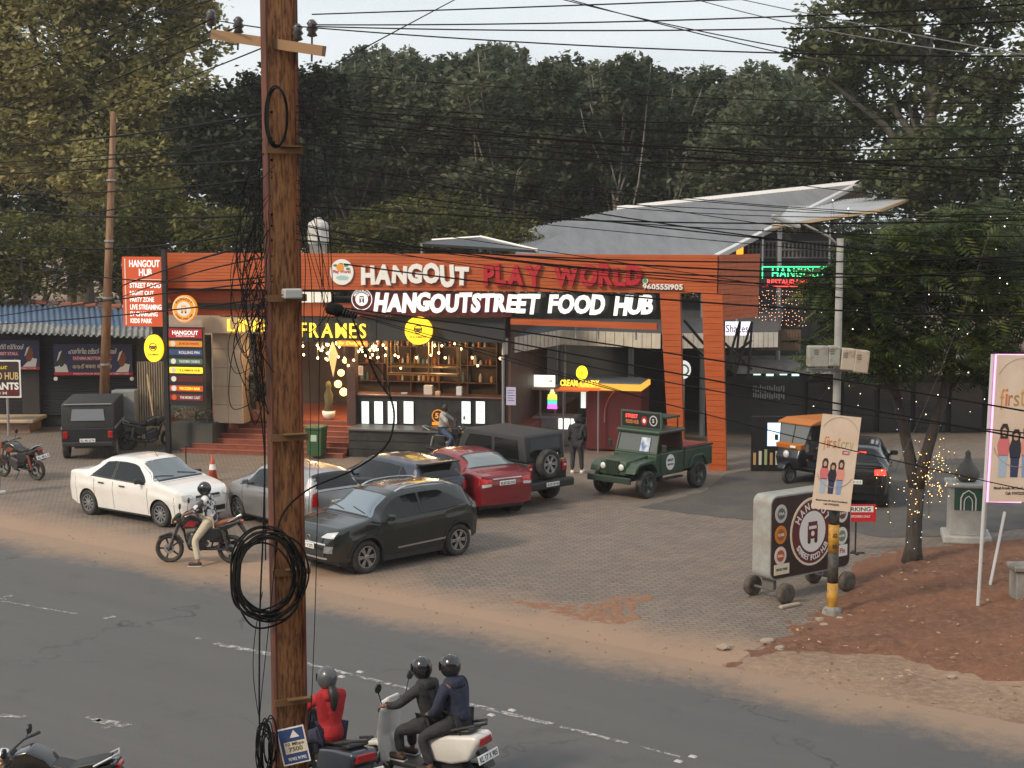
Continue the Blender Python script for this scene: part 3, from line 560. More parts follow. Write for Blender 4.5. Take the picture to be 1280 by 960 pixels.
# ---- cafe interior: counter, lit menus, shelves, lamps
ct = thing('cafe_counter', 'black cafe counter with lit white menu panels in its front', 'counter', B0, BRZ); V = 1.25
u0, u1 = bx(441, V), bx(628, V); zt = bz(540, 497, V)
m = MB(); m.box(((u0 + u1) / 2, V + .35, (zt + .88) / 2), (u1 - u0, .7, zt - .89)); m.build('counter_body', BLKT, ct); m = MB(); m.rbox(((u0 + u1) / 2, V + .33, zt + .03), (u1 - u0 + .1, .85, .06), .02); m.build('counter_top', M('counter_top', (.09, .035, .03), .35), ct)
for px0, px1 in ((451, 460), (467, 477.5), (484, 495), (504, 516), (577, 588), (595, 606)):
    a, c = bx(px0, V), bx(px1, V); d = bz(px0, 529, V); e = bz(px0, 501.5, V); fr = plate(ct, a - .02, c + .02, d - .02, e + .02, V - .002, BLACK, 'menu_frame', .03); plate(fr, a, c, d, e, V - .033, MENU, 'menu_panel', .008)
    for k in range(5): plate(fr, a + .05, c - .05 - .06 * (k % 2), e - .1 - k * .11, e - .085 - k * .11, V - .0415, M('menu_print', (.25, .32, .3), .5), 'menu_line', .002)
x, z = bx(547, V), bz(547, 522, V); text(ct, '51', x, z + .06, .2, .17, V - .004, ORG, 'number_mark', .03); m = MB(); m.ring((x, V - .01, z + .05), .19, .015, 18, 5); m.build('number_ring', ORG, ct); plate(ct, x - .2, x + .2, z - .24, z - .14, V - .002, ORG, 'mark_strip', .008)
sh = thing('hanging_shelf', 'thin gold frame shelf hanging from the ceiling above the counter', 'shelf', B0, BRZ); V = 2.0; m = MB(); GOLD = M('gold_metal', (.45, .26, .08), .35, .9)
A = (bx(483, V), bz(483, 468, V)); Bq = (bx(571, V), bz(571, 428, V))
for y in (V, V + .4):
    for (a, c) in (((A[0], 4.46), (A[0], A[1])), ((Bq[0], 4.46), (Bq[0], A[1])), ((A[0], A[1]), (Bq[0], A[1])), ((A[0], A[1] + .25), (Bq[0], A[1] + .25)), ((bx(535, V), A[1]), (bx(535, V), 4.46))): m.tube([(a[0], y, a[1]), (c[0], y, c[1])], .018, 4)
m.build('frame', GOLD, sh); m = MB(); m.box(((A[0] + Bq[0]) / 2, V + .2, A[1] + .03), (Bq[0] - A[0], .4, .03)); m.build('shelf_board', M('shelf_wood', (.12, .06, .03), .5), sh)
bk = thing('back_shelving', 'dark wooden back bar shelving lined with jars behind the counter', 'shelving', B0, BRZ); u0, u1 = bx(444, 6), bx(622, 6); WOODB = M('back_bar_wood', (.09, .04, .022), .55, col2=(.05, .022, .014), scale=3)
for k in range(4): plate(bk, u0, u1, 1.75 + k * .6, 1.79 + k * .6, 6.25, WOODB, 'shelf', .4)
for k in range(6): x = u0 + (u1 - u0) * k / 5; plate(bk, x - .02, x + .02, .87, 3.9, 6.26, WOODB, 'upright', .42)
jm = [M('jar_%d' % i, c, .25) for i, c in enumerate(((.45, .30, .12), (.5, .5, .45), (.18, .05, .03), (.1, .2, .25), (.35, .12, .04)))]
for k in range(4):
    for i in range(26):
        if random.random() < .3: continue
        h = random.uniform(.14, .34); mm = MB(); r = random.uniform(.035, .07); mm.lathe([(r, 0), (r, h * .7), (r * .5, h * .82), (r * .5, h)], 8); o = mm.build('jar', random.choice(jm), None); p = bw(u0 + .15 + (u1 - u0 - .3) * (i + random.uniform(.2, .8)) / 26, 6.0, 1.79 + k * .6); o.location = p
        tag(o, 'jar or bottle lined up on the back bar shelving', 'jar', 'jars on the back bar')
# things on the counter
for px, pyy, c, w_, h_ in ((535, 488, (.6, .5, .4), .28, .3), (547, 494, (.55, .35, .22), .16, .12), (574, 485, (.6, .6, .58), .18, .28), (505, 495, (.4, .4, .38), .2, .05)):
    u, z = bx(px, 1.5), bz(px, pyy, 1.5); mm = MB(); mm.rbox((0, 0, h_ / 2), (w_, .16, h_), .02); o = mm.build('counter_box', M('cbox_%d' % px, c, .5), None); o.location = bw(u, 1.5, zt + .06); o.rotation_euler = (0, 0, BRZ)
    tag(o, {535: 'cream pair of cartons standing on the cafe counter', 547: 'low brown box on the cafe counter beside the cartons', 574: 'upright white menu card on the cafe counter', 505: 'flat grey tray on the cafe counter'}[px], 'box')
BULB = M('bulb_lit', (1, .75, .4), .4, emit=(1, .56, .2), estr=11); DIMB = M('globe_lit', (1, .7, .3), .4, emit=(1, .55, .12), estr=3)
mb = MB(); mb.ball((0, 0, 0), (.031, .031, .042), 8, 6); bulb_me = mb.mesh('bulb'); bulb_me.materials.append(BULB); mb = MB(); mb.lathe([(.018, .03), (.02, .09), (.006, .1)], 6); cap_me = mb.mesh('cap'); cap_me.materials.append(BLACK)
rb = random.Random(3); spots = []
for k in range(58): spots.append((rb.uniform(376, 482), 428 + abs(rb.gauss(0, 11)), rb.uniform(.9, 3.2)))
for k in range(14): spots.append((rb.uniform(325, 340), rb.uniform(430, 480), rb.uniform(1.5, 3)))
spots += [(520, 447, 1.2), (556, 447, 1.2), (590, 447, 1.2), (625, 448, 1.0), (543, 432, 3), (548, 441, 3), (552, 432, 4), (538, 444, 4), (497, 446, 2), (493, 444, 2), (576, 436, 3.5), (597, 457, 4), (500, 460, 4.5), (568, 430, 2.5), (471, 447, 2), (481, 444, 1.5)]
for px, pyy, v in spots:
    u, z = bx(px, v), bz(px, pyy, v); z = min(z, 4.3); t = thing('pendant_bulb', 'warm glowing bulb hanging on a thin wire from the cafe ceiling', 'light bulb', bw(u, v, z), BRZ, 'pendant bulbs in the cafe'); link('bulb', bulb_me, None, t); link('cap', cap_me, None, t)
    mm = MB(); mm.tube([(0, 0, .09), (0, 0, 4.46 - z)], .005, 3, False); mm.build('cord', BLACK, t)
for px, pyy, v, r in ((425, 466, 2, .11), (421, 480, 2, .12), (428, 490, 2.4, .13), (430, 451, 2, .08)):
    u, z = bx(px, v), bz(px, pyy, v); t = thing('globe_lamp', 'round amber globe lamp hanging beside the cafe entrance', 'lamp', bw(u, v, z), BRZ, 'globe lamps at the cafe entrance'); mm = MB(); mm.ball((0, 0, 0), r, 14, 10); mm.build('globe', DIMB, t, True); mm = MB(); mm.tube([(0, 0, r), (0, 0, 4.46 - z)], .006, 4); mm.build('cord', BLACK, t)
t = thing('star_lantern', 'tall slim diamond shaped cream lantern hanging in the cafe entrance', 'lantern', bw(bx(415, 1.6), 1.6, bz(415, 447, 1.6)), BRZ); mm = MB(); mm.lathe([(0.001, .55), (.16, .12), (.001, -.62)], 6); mm.build('shade', M('lantern_paper', (.8, .55, .3), .6, emit=(1, .55, .2), estr=.5), t); mm = MB(); mm.tube([(0, 0, .54), (0, 0, 4.4 - bz(415, 447, 1.6))], .006, 4); mm.build('cord', BLACK, t)
for u, v, z, e in ((bx(400, 2), 2, 3.2, 110), (bx(460, 2.6), 2.6, 3.3, 110), (bx(550, 3), 3, 3.2, 110), (bx(330, 2), 2, 3.0, 60)):
    ld = bpy.data.lights.new('bulb_glow', 'POINT'); ld.energy = e; ld.color = (1, .6, .28); ld.shadow_soft_size = .25; lo = bpy.data.objects.new('bulb_glow', ld); COL.objects.link(lo); lo.location = bw(u, v, z)
# white paper notices
for px, pyy, v, w_, h_, lb in ((450, 463, 2.2, .16, .3, 'white paper notice on the cafe pier'), (311, 471, 1.4, .18, .3, 'white paper notice on the orange jamb by the steps'), (639, 495, .75, .3, .55, 'lilac printed notice hung on the awning post')):
    u, z = bx(px, v), bz(px, pyy, v); t = thing('paper_notice', lb, 'notice', bw(u, v - .02, z), BRZ); plate(t, -w_ / 2, w_ / 2, -h_ / 2, h_ / 2, 0, M('notice_%d' % px, (.7, .68, .64) if px != 639 else (.45, .42, .6), .6), 'sheet', .006)
    for k in range(5): plate(t, -w_ * .36, w_ * (.36 - .15 * (k % 2)), h_ * (.3 - .14 * k), h_ * (.33 - .14 * k), -.0065, INK, 'print_line', .001)
# glass screen over the cafe opening
m = MB(); gl = thing('glass_screen', 'dark framed glass screen between the cafe pier and the awning post', 'glazing', B0, BRZ); FRM = M('screen_frame', (.02, .018, .016), .4)
for px in (484, 573):
    u = bx(px, 5.2); mm = MB(); mm.box((u, 5.2, 2.6), (.07, .07, 3.4)); mm.build('mullion', FRM, gl)
mm = MB(); mm.box(((bx(441, 5.2) + bx(620, 5.2)) / 2, 5.2, 4.3), (bx(620, 5.2) - bx(441, 5.2), .07, .1)); mm.build('head_rail', FRM, gl)
# stone-filled gabion post, plants and pot by the steps
gb = thing('pebble_column', 'slim wire column filled with white pebbles beside the steps', 'column', bw(bx(329, 1.9), 2.0, zP), BRZ); mm = MB()
for k in range(420):
    a = rb.uniform(0, 6.28); h = rb.uniform(.04, 1.5); rr_ = .19 * (1 - .25 * abs(h / 1.5 - .45)); mm.ball((rr_ * math.cos(a), rr_ * math.sin(a), h), (.05, .05, .04), 5, 4)
tag(mm.build('pebbles', M('pebble', (.6, .56, .48), .7, island=.25), gb, True), kind='stuff'); mm = MB(); mm.lathe([(.15, 0), (.17, .5), (.18, .8), (.15, 1.5)], 12); mm.build('core', CONC, gb)
# CREAM CANDY kiosks under the awning
kk = thing('maroon_kiosk', 'large maroon food kiosk with amber lit canopy edge and rounded line on its side', 'kiosk', bw(bx(770, 3), 3.0), BRZ); K = 3.0
def kx(px): return bx(px, K) - bx(770, K)
def kz(px, pyy): return bz(px, pyy, K)
zk0 = kz(770, 488); m = MB(); m.rbox(((kx(733) + kx(803)) / 2, .9, zk0 / 2 + .02), (kx(803) - kx(733), 1.8, zk0 - .04), .05); m.build('cabin', M('kiosk_maroon', (.10, .018, .02), .4, col2=(.13, .022, .024), scale=1.5), kk)
AMB = M('amber_edge', (.6, .3, .06), .4, emit=(1, .5, .06), estr=.55); m = MB(); m.box(((kx(726) + kx(803)) / 2, .8, zk0 + .12), (kx(803) - kx(726) + .05, 2.1, .2)); m.build('canopy', AMB, kk); m = MB(); m.box(((kx(726) + kx(803)) / 2, .8, zk0 + .235), (kx(803) - kx(726), 2.0, .03)); m.build('canopy_top', STEEL, kk)
m = MB(); q = [(kx(757) + .62 * (1 - math.cos(R(a))) , -.012, kz(757, 520) + .9 * math.sin(R(a))) for a in range(0, 91, 10)]; m.tube([(kx(757), -.012, kz(757, 520) - .2)] + q, .025, 5); m.build('trim_line', M('kiosk_trim', (.35, .12, .10), .4), kk)
plate(kk, kx(727), kx(733), kz(730, 510), kz(730, 489), .0, MENU, 'light_panel', .03)
cs = thing('cream_candy_sign', 'lit yellow CREAM CANDY letters with round yellow disc above a stall roof', 'sign', bw(bx(725, 3), 2.6), BRZ); K = 2.6
def cx_(px): return bx(px, K) - bx(725, 3)
letters(cs, 'CREAM CANDY', cx_(701), cx_(750), bz(725, 483, K), bz(725, 475, K), .0, YELT, .05, .03, .05, .04); m = MB(); m.box(((cx_(700) + cx_(751)) / 2, .06, bz(725, 484, K) - .06), (cx_(751) - cx_(700), .1, .08)); m.build('rail', M('sign_rail', (.4, .10, .02), .5, emit=(1, .2, .03), estr=.4), cs)
x, z = cx_(728), bz(728, 466, K); disc(cs, x, z, .175, .22, .02, M('disc_yellow', (.85, .75, .02), .4, emit=(1, .9, .03), estr=.9), 'disc', .08); text(cs, 'KBC', x, z, .2, .12, -.061, M('disc_ink', (.4, .3, .02), .5))
for px in (704, 748): m = MB(); m.tube([(cx_(px), .1, 0), (cx_(px), .1, bz(725, 484, K) - .05)], .03, 6); m.build('leg', STEEL, cs)
m = MB(); m.box(((cx_(695) + cx_(735)) / 2, .45, bz(715, 486, K) - .06), (cx_(735) - cx_(695), 1.0, .05)); m.build('stall_roof', M('stall_roof', (.45, .12, .04), .5, emit=(1, .2, .03), estr=.2), cs)
st = thing('grey_stall', 'pale grey panelled stall with flat canopy and white lightbox', 'kiosk', bw(bx(690, 4), 4.0), BRZ); K = 4.0
def sx_(px): return bx(px, K) - bx(690, K)
zs = bz(690, 521, K); m = MB(); m.rbox(((sx_(664) + sx_(722)) / 2, .5, zs / 2), (sx_(722) - sx_(664), 1.0, zs), .04); m.build('counter', M('stall_grey', (.30, .29, .28), .6, col2=(.22, .21, .2), scale=4), st)
zc = bz(690, 486, K); m = MB(); m.box(((sx_(648) + sx_(694)) / 2, .5, zc), (sx_(694) - sx_(648), 1.2, .08)); m.build('canopy', M('stall_canopy', (.35, .28, .25), .6), st)
for px in (674, 693): mm = MB(); mm.tube([(sx_(px), .2, zs), (sx_(px), .2, zc)], .04, 6); mm.build('post', M('stall_post', (.3, .24, .2), .5), st)
plate(st, sx_(664), sx_(692), bz(680, 484, K), bz(680, 470, K), .3, M('lightbox_white', (.8, .8, .7), .4, emit=(1, 1, .85), estr=.8), 'lightbox', .08); text(st, 'ICE CREAM', sx_(683), bz(680, 477, K), .28, .12, .218, M('lb_ink', (.45, .45, .3), .5))
for (a, c, t2, b2) in ((699, 713, 523, 536), (714.5, 721, 523, 530)): plate(st, sx_(a), sx_(c), bz(700, b2, K), bz(700, t2, K), -.002, MATS['lightbox_white'], 'menu_card', .03)
bt = thing('bottle_sign', 'lit rainbow striped bottle shaped sign on the grey stall', 'sign', bw(bx(691, 3.8), 3.8, bz(691, 511, 3.8)), BRZ)
hgt = bz(691, 487, 3.8) - bz(691, 511, 3.8); cols = ((.6, .15, .9), (.6, .15, .9), (.1, .5, .8), (.1, .7, .2), (.9, .8, .05), (1, .7, .1), (1, .75, .2), (1, .8, .4)); wds = (.16, .15, .15, .15, .15, .14, .08, .05)
for i, (c, wd) in enumerate(zip(cols, wds)): plate(bt, -wd, wd, hgt * i / 8, hgt * (i + 1) / 8, 0, M('stripe_%d' % i, c, .4, emit=c, estr=.9), 'stripe', .05)
# big grey shed roof behind, on steel posts, and the play hall on the right
sd_ = thing('shed_roof', 'large low grey metal shed roof with ridge and white gable edge behind the fascia', 'roof', (0, 0, 0))
def roofsheet(name, A, Bq, C, D, mat, parent, n=70, amp=.06, th=.0):
    A, Bq, C, D = map(Vector, (A, Bq, C, D)); mm = MB()                  # A-B eave, D-C ridge
    def fn(u, v):
        p = A.lerp(Bq, u).lerp(D.lerp(C, u), v); k = round(u * n * 4) % 4; p.z += (0, amp, amp, 0)[k]; return p
    mm.grid(fn, n * 4, 2); return mm.build(name, mat, parent)
e0, e1 = S(640, 322, 53), S(893, 321, 50); r0, r1 = S(772, 263, 66), S(1076, 231, 62)
roofsheet('front_slope', e0, e1, r1, r0, SHEETG, sd_, 60); e0b = S(646, 283, 66); roofsheet('left_slope', S(640, 330, 53), S(640, 330, 53.2), S(772, 263, 66.1), S(655, 287, 66), SHEETG, sd_, 20)
d = (r1 - e1); m = MB(); m.tube([e1 + Vector((.05, -.1, .0)), r1 + Vector((.05, -.1, .1))], .12, 4); m.build('gable_trim', M('white_trim', (.55, .55, .55), .5), sd_)
bk2 = S(1092, 247, 66); m = MB(); m.add([r0, r1, bk2, S(800, 290, 74)], [(0, 1, 2, 3)]); m.build('rear_slope', SHEETG, sd_); m = MB(); m.tube([r1, bk2], .12, 4); m.build('gable_trim', MATS['white_trim'], sd_)
m = MB(); m.tube([r0 + Vector((0, 0, .06)), r1 + Vector((0, 0, .06))], .14, 5); m.build('ridge_cap', MATS['white_trim'], sd_)
for px, pyy, D_ in ((700, 318, 54), (790, 318, 53), (880, 318, 51)): p = S(px, pyy, D_); mm = MB(); mm.tube([(p.x, p.y, 0), (p.x, p.y, p.z - .2)], .1, 6); mm.build('post', STEEL, sd_)
lr = thing('lean_to_roof', 'white translucent sheet lean to roof beside the grey shed', 'roof'); LT = M('white_sheet', (.62, .64, .66), .4, col2=(.5, .5, .5), scale=1); roofsheet('sheet', S(965, 283, 52), S(1100, 262, 51), S(1150, 243, 60), S(990, 254, 60), LT, lr, 40, .03)
m = MB(); m.tube([S(965, 284, 52), S(1100, 263, 51)], .07, 4); m.tube([S(1100, 263, 51), S(1150, 244, 60)], .07, 4); m.build('edge_beam', M('timber_beam', (.4, .28, .16), .6), lr)
for px, pyy, D_ in ((975, 282, 52.3),): p = S(px, pyy, D_); mm = MB(); mm.tube([(p.x, p.y, 0), (p.x, p.y, p.z)], .08, 6); mm.build('post', STEEL, lr)
# play hall
ph = thing('play_hall', 'dark two storey play hall with slatted gallery and steel railing behind the tree', 'building', (0, 0, 0)); D_ = 53.0
def hp(pxs, mat, name, D=D_, t=.1):
    (x0, y0), (x1, y1) = pxs; A, C = S(x0, y0, D), S(x1, y1, D); mm = MB(); mm.box(((A.x + C.x) / 2, D + t / 2, (A.z + C.z) / 2), (abs(C.x - A.x), t, abs(A.z - C.z))); return mm.build(name, mat, ph)
hp(((902, 292), (1110, 545)), DGREY, 'wall', 54.2, .3); A = S(902, 440, 53); C = S(1290, 470, 53); mm = MB(); mm.box(((A.x + C.x) / 2, 51.9, 2.35), (C.x - A.x, 4.2, .25)); mm.build('floor_slab', CONC, ph)
hp(((905, 470), (1290, 600)), M('shopfront_grey', (.034, .035, .037), .5, col2=(.055, .055, .055), scale=.5), 'lower_wall', 52.0, .2)
SLAT = M('brown_slat', (.10, .06, .035), .6, island=.3)
for i in range(16): px = 944 + i * 3.6; A, C = S(px, 412, 49.8), S(px + 2.6, 438, 49.8); mm = MB(); mm.box(((A.x + C.x) / 2, 49.8, (A.z + C.z) / 2), (C.x - A.x, .05, A.z - C.z)); mm.build('slat', SLAT, ph)
LAT = M('lattice_grey', (.13, .13, .13), .6)
for i in range(26): px = 935 + i * 5; A, C = S(px, 302, 53.6), S(px + 1.6, 322, 53.6); mm = MB(); mm.box(((A.x + C.x) / 2, 53.6, (A.z + C.z) / 2), (C.x - A.x, .04, A.z - C.z)); mm.build('lattice_bar', LAT, ph)
for pyy in (302, 312, 322): A, C = S(935, pyy, 53.55), S(1066, pyy + 1, 53.55); mm = MB(); mm.box(((A.x + C.x) / 2, 53.55, A.z), (C.x - A.x, .04, .05)); mm.build('lattice_rail', LAT, ph)
hp(((921, 308), (929, 320)), M('orange_lamp', (.8, .2, .02), .4, emit=(1, .3, .02), estr=1.2), 'orange_panel', 53.4)
for i, px in enumerate((942, 958, 975, 990)): hp(((px, 463 + (i % 2)), (px + 9, 469 + (i % 2))), M('window_lit', (.6, .85, .75), .3, emit=(.7, 1, .85), estr=.7), 'clerestory_window', 51.8, .05)
for i in range(6): hp(((1010 + 45 * i, 478), (1046 + 45 * i, 560)), M('dark_window', (.02, .022, .025), .08, spec=.8), 'window', 51.8, .06)
m = MB()
for r_ in range(2):
    for k in range(14): p = S(942 + k * 2.9, 485 + r_ * 9 + (k % 3), 51.6); m.box(p, (.04, .03, .16 + .05 * (k % 2)))
m.build('bottle_rack', M('rack_items', (.45, .43, .4), .4), ph)
ls = thing('led_sign', 'green and red LED sign reading HANGOUT hung on the play hall gallery', 'sign', S(950, 358, 50)); o_ = S(950, 358, 50)
def ox(px, pyy): p = S(px, pyy, 50); return p.x - o_.x, p.z - o_.z
a, c = ox(951, 358), ox(1052, 333); m = MB(); m.box(((a[0] + c[0]) / 2, .06, (a[1] + c[1]) / 2), (c[0] - a[0], .1, c[1] - a[1])); m.build('panel', BLACK, ls); letters(ls, 'HANGOUT', ox(965, 345)[0], ox(1032, 345)[0], ox(965, 347)[1], ox(965, 335)[1], .0, GREENL, .02, .0, 0, .12)
text(ls, 'RESTAURANT', ox(985, 352)[0], ox(985, 352.5)[1], ox(1012, 352)[0] - ox(960, 352)[0], .17, .0, REDL)
m = MB()
for (p, q) in (((953, 333.5), (1050, 333.5)), ((953, 333.5), (953, 348))): p, q = ox(*p), ox(*q); m.tube([(p[0], -.01, p[1]), (q[0], -.01, q[1])], .02, 4)
m.build('green_tube', GREENL, ls); m = MB(); p, q = ox(953, 358), ox(1050, 358); m.tube([(p[0], -.01, p[1]), (q[0], -.01, q[1])], .02, 4); m.build('red_tube', REDL, ls)
m = MB(); m.box((.1, .2, 1.2), (.05, .05, 1.4)); m.box((2.3, .2, 1.2), (.05, .05, 1.4)); m.build('hanger', STEEL, ls)
cl = thing('light_curtain', 'curtain of tiny fairy lights hanging below the LED sign', 'string lights', S(945, 362, 50.3)); o_ = S(945, 362, 50.3); m = MB(); wm = MB()
for i in range(16):
    x = i * .11; wm.tube([(x, 0, 0), (x, 0, -1.3)], .004, 3)
    for k in range(9): m.ball((x + rb.uniform(-.03, .03), -.02, -.05 - k * .14 + rb.uniform(-.05, .05)), .010, 5, 4)
m.build('bulbs', M('fairy_warm', (1, .5, .3), .4, emit=(1, .42, .22), estr=3), cl)['kind'] = 'stuff'; wm.build('wires', BLACK, cl)
ps = thing('backlit_panel', 'white backlit panel with script lettering behind the portal truss', 'sign', S(902, 418, 47.5)); o_ = S(902, 418, 47.5); A, C = S(904, 402, 47.5) - o_, S(938, 419, 47.5) - o_; plate(ps, A.x, C.x, C.z, A.z, 0, M('backlit', (.7, .7, .75), .4, emit=(.9, .85, 1), estr=.6), 'panel', .06); text(ps, 'Shakes', (A.x + C.x) / 2, (A.z + C.z) / 2, .7, .25, -.062, M('violet_ink', (.15, .1, .3), .5)); m = MB(); m.box(((A.x + C.x) / 2, .1, (A.z + C.z) / 2 + .6), (.05, .05, 1.6)); m.build('bracket', STEEL, ps)
rg = thing('round_green_sign', 'round white sign with green swirl standing between the portal columns', 'sign', bw(bx(856, 2.5), 2.5), BRZ); z = bz(856, 462, 2.5); disc(rg, 0, z, .22, .28, 0, SWL, 'disc', .05); m = MB(); m.ring((0, -.06, z), .15, .03, 18, 5); m.build('swirl', M('logo_leaf', (.05, .3, .2), .5), rg); m = MB(); m.tube([(0, .03, 0), (0, .03, z)], .03, 6); m.build('post', STEEL, rg)
fm = thing('lit_menu_stand', 'standing dark case with blue white lit screen beside the portal column', 'display stand', S(963, 590, 43.4).xy.to_3d()); p0 = S(963, 590, 43.4); m = MB(); m.box((0, .1, .8), (1.1, .15, 1.6)); m.build('case', BLACK, fm); plate(fm, -.1, .28, .75, 1.42, .02, M('blue_screen', (.5, .65, .9), .3, emit=(.55, .75, 1), estr=.9, col2=(.15, .2, .3), scale=6), 'screen', .03)
for k in range(6): plate(fm, -.5 + .16 * k, -.42 + .16 * k, .2, .55 + .05 * (k % 3), .02, M('menu_pic_%d' % (k % 3), ((.5, .3, .15), (.6, .6, .5), (.35, .4, .2))[k % 3], .5), 'menu_picture', .01)
fm.location.z = 0
# left shop: corrugated blue roof, shutters, banners
sp_shop = thing('corner_shop', 'low shop with weathered blue corrugated roof and dark roller shutters', 'building', (0, 0, 0)); D_ = 53.0
BLUER = M('blue_roof', (.10, .18, .32), .45, .25, col2=(.16, .22, .30), scale=1.2, stretch=(1, .3, .3)); A, Bq = S(-60, 414, 52), S(192, 423, 51); C, D2 = S(186, 389, 57), S(-60, 377, 58); roofsheet('roof', A, Bq, C, D2, BLUER, sp_shop, 34, .07)
A2 = A + (D2 - A) * .22; B2 = Bq + (C - Bq) * .22; roofsheet('eave_sheet', A + Vector((0, -.25, .0)), Bq + Vector((0, -.25, .0)), B2 + Vector((0, 0, .09)), A2 + Vector((0, 0, .09)), M('weathered_sheet', (.16, .16, .155), .75, .1, col2=(.33, .32, .29), scale=2.2), sp_shop, 34, .07)
rr = random.Random(5); ridge = [M('ridge_tile_a', (.28, .10, .06), .8), M('ridge_tile_b', (.4, .38, .36), .8), M('ridge_tile_c', (.12, .08, .07), .8)]
for i in range(16): p = D2.lerp(C, i / 16); mm = MB(); mm.rbox((p.x + .2, p.y, p.z + .1 + rr.uniform(-.02, .03)), (.44, .4, .14), .03, 1, Matrix.Rotation(rr.uniform(-.1, .1), 3, 'Y')); mm.build('ridge_tile', rr.choice(ridge), sp_shop)
SHUT = M('roller_shutter', (.022, .022, .03), .5, .3); A, C = S(-60, 420, 53.2), S(172, 536, 53.2); m = MB(); m.box(((A.x + C.x) / 2, 55.5, 1.7), (C.x - A.x, 4.2, 3.4)); m.build('walls', DGREY, sp_shop)
xs = [S(p, 480, 53.2).x for p in (-60, 27, 52, 170)]
for a, c in ((xs[0], xs[1]), (xs[2], xs[3])):
    for i in range(26): z = .45 + i * .095; mm = MB(); mm.rbox(((a + c) / 2, 53.3, z), (c - a, .05, .088), .015, 1); mm.build('shutter_slat', SHUT, sp_shop)
m = MB(); m.box((xs[1] + (xs[2] - xs[1]) / 2, 53.2, 1.6), (xs[2] - xs[1] - .1, .3, 3.2)); m.build('pier', M('pier_dark', (.03, .028, .03), .7), sp_shop)
A = S(47, 530, 52); m = MB(); m.rbox(((A.x - 3), 52.3, .42), (6, 1.6, .12), .03); m.build('ledge_top', M('ledge_stone', (.5, .38, .26), .7), sp_shop); m = MB(); m.box((A.x - 3.1, 52.4, .18), (5.8, 1.3, .36)); m.build('ledge_base', M('ledge_base', (.22, .13, .09), .8, col2=(.3, .2, .14), scale=3), sp_shop)
def banner(name, label, pxs, D, mat, cat='banner'):
    (x0, y0), (x1, y1) = pxs; A, C = S(x0, y1, D), S(x1, y0, D); t = thing(name, label, cat, (A.x, D, A.z)); W_, H_ = C.x - A.x, C.z - A.z; plate(t, 0, W_, 0, H_, 0, mat, 'sheet', .03, 0); return t, W_, H_
for nm, lb, pxs, tx in (('meat_stall_banner', 'navy banner with goat pictures and FATHIMA MUTTON lettering over the shutter', ((68, 430), (165, 469)), ('ഫാത്തിമ മട്ടൻ സ്റ്റാൾ', 'FATHIMA MUTTON STALL')), ('meat_stall_banner', 'navy banner ending in MEET STALL beside the food hub board', ((-48, 425), (49, 462)), ('ഫാത്തിമ മീറ്റ് സ്റ്റാൾ', 'FATHIMA MEET STALL'))):
    t, W_, H_ = banner(nm, lb, pxs, 52.9, NAVY); plate(t, 0, W_, 0, H_ * .1, -.031, M('banner_red', (.5, .02, .03), .5), 'red_strip', .004); plate(t, W_ * .24, W_ * .74, H_ * .47, H_ * .62, -.031, M('banner_pink', (.35, .02, .06), .5), 'name_strip', .004)
    text(t, tx[0], W_ * .5, H_ * .78, W_ * .62, H_ * .19, -.036, SW, bold=.02); text(t, tx[1], W_ * .49, H_ * .545, W_ * .48, H_ * .10, -.038, SW); text(t, 'ആട് बकरा का मांस', W_ * .49, H_ * .28, W_ * .5, H_ * .18, -.036, M('banner_gold', (.75, .6, .35), .5), bold=.015); text(t, 'POOVATHUM MOODU PATTIMATTOM', W_ * .6, H_ * .05, W_ * .7, H_ * .05, -.037, SW)
    for k, (gx, c) in enumerate(((.09, (.05, .05, .055)), (.86, (.25, .08, .035)))):
        m = MB(); s_ = 1 if k == 0 else -1; gg = W_ * gx
        m.prism([(gg - .2, .1), (gg + .26 * 1, .1), (gg + .2, .35), (gg + .08, .45), (gg - .1, .32), (gg - .22, .3)] if k == 0 else [(gg - .22, .1), (gg + .24, .1), (gg + .3, .38), (gg + .12, .42), (gg - .02, .3)], -.035, -.031); m.build('goat_body', SW, t)
        m = MB(); m.prism([(gg - .1, .5 * H_ * .9), (gg - .02, H_ * .72), (gg + .12, H_ * .74), (gg + .18, H_ * .55), (gg + .1, H_ * .32), (gg + .0, H_ * .26), (gg - .06, H_ * .34)], -.041, -.036); m.build('goat_head', M('goat_%d' % k, c, .6), t)
        m = MB(); m.prism([(gg - .14, H_ * .45), (gg - .05, H_ * .74), (gg + .06, H_ * .8), (gg + .02, H_ * .72), (gg - .08, H_ * .5)], -.044, -.0415); m.build('goat_ear', SW, t)
    if 'FATHIMA MUTTON' in lb:
        for qx in (.02, .99): disc(t, W_ * qx, -.12, .07, .07, -.03, SW, 'weight', .03, 16); mm = MB(); mm.tube([(W_ * qx, -.04, -.1), (W_ * qx, -.01, .02)], .008, 4); mm.build('weight_cord', BLACK, t)
t, W_, H_ = banner('food_hub_board', 'dark board with white rounded frame reading FOOD HUB RESTAURANTS', ((-62, 450), (25.5, 497)), 51.0, SW, 'sign'); plate(t, .05, W_ - .05, .05, H_ - .05, -.031, M('board_dark', (.03, .015, .015), .5), 'field', .005, .06); plate(t, .06, W_ - .06, .06, H_ * .3, -.0365, MAROON, 'maroon_strip', .003)
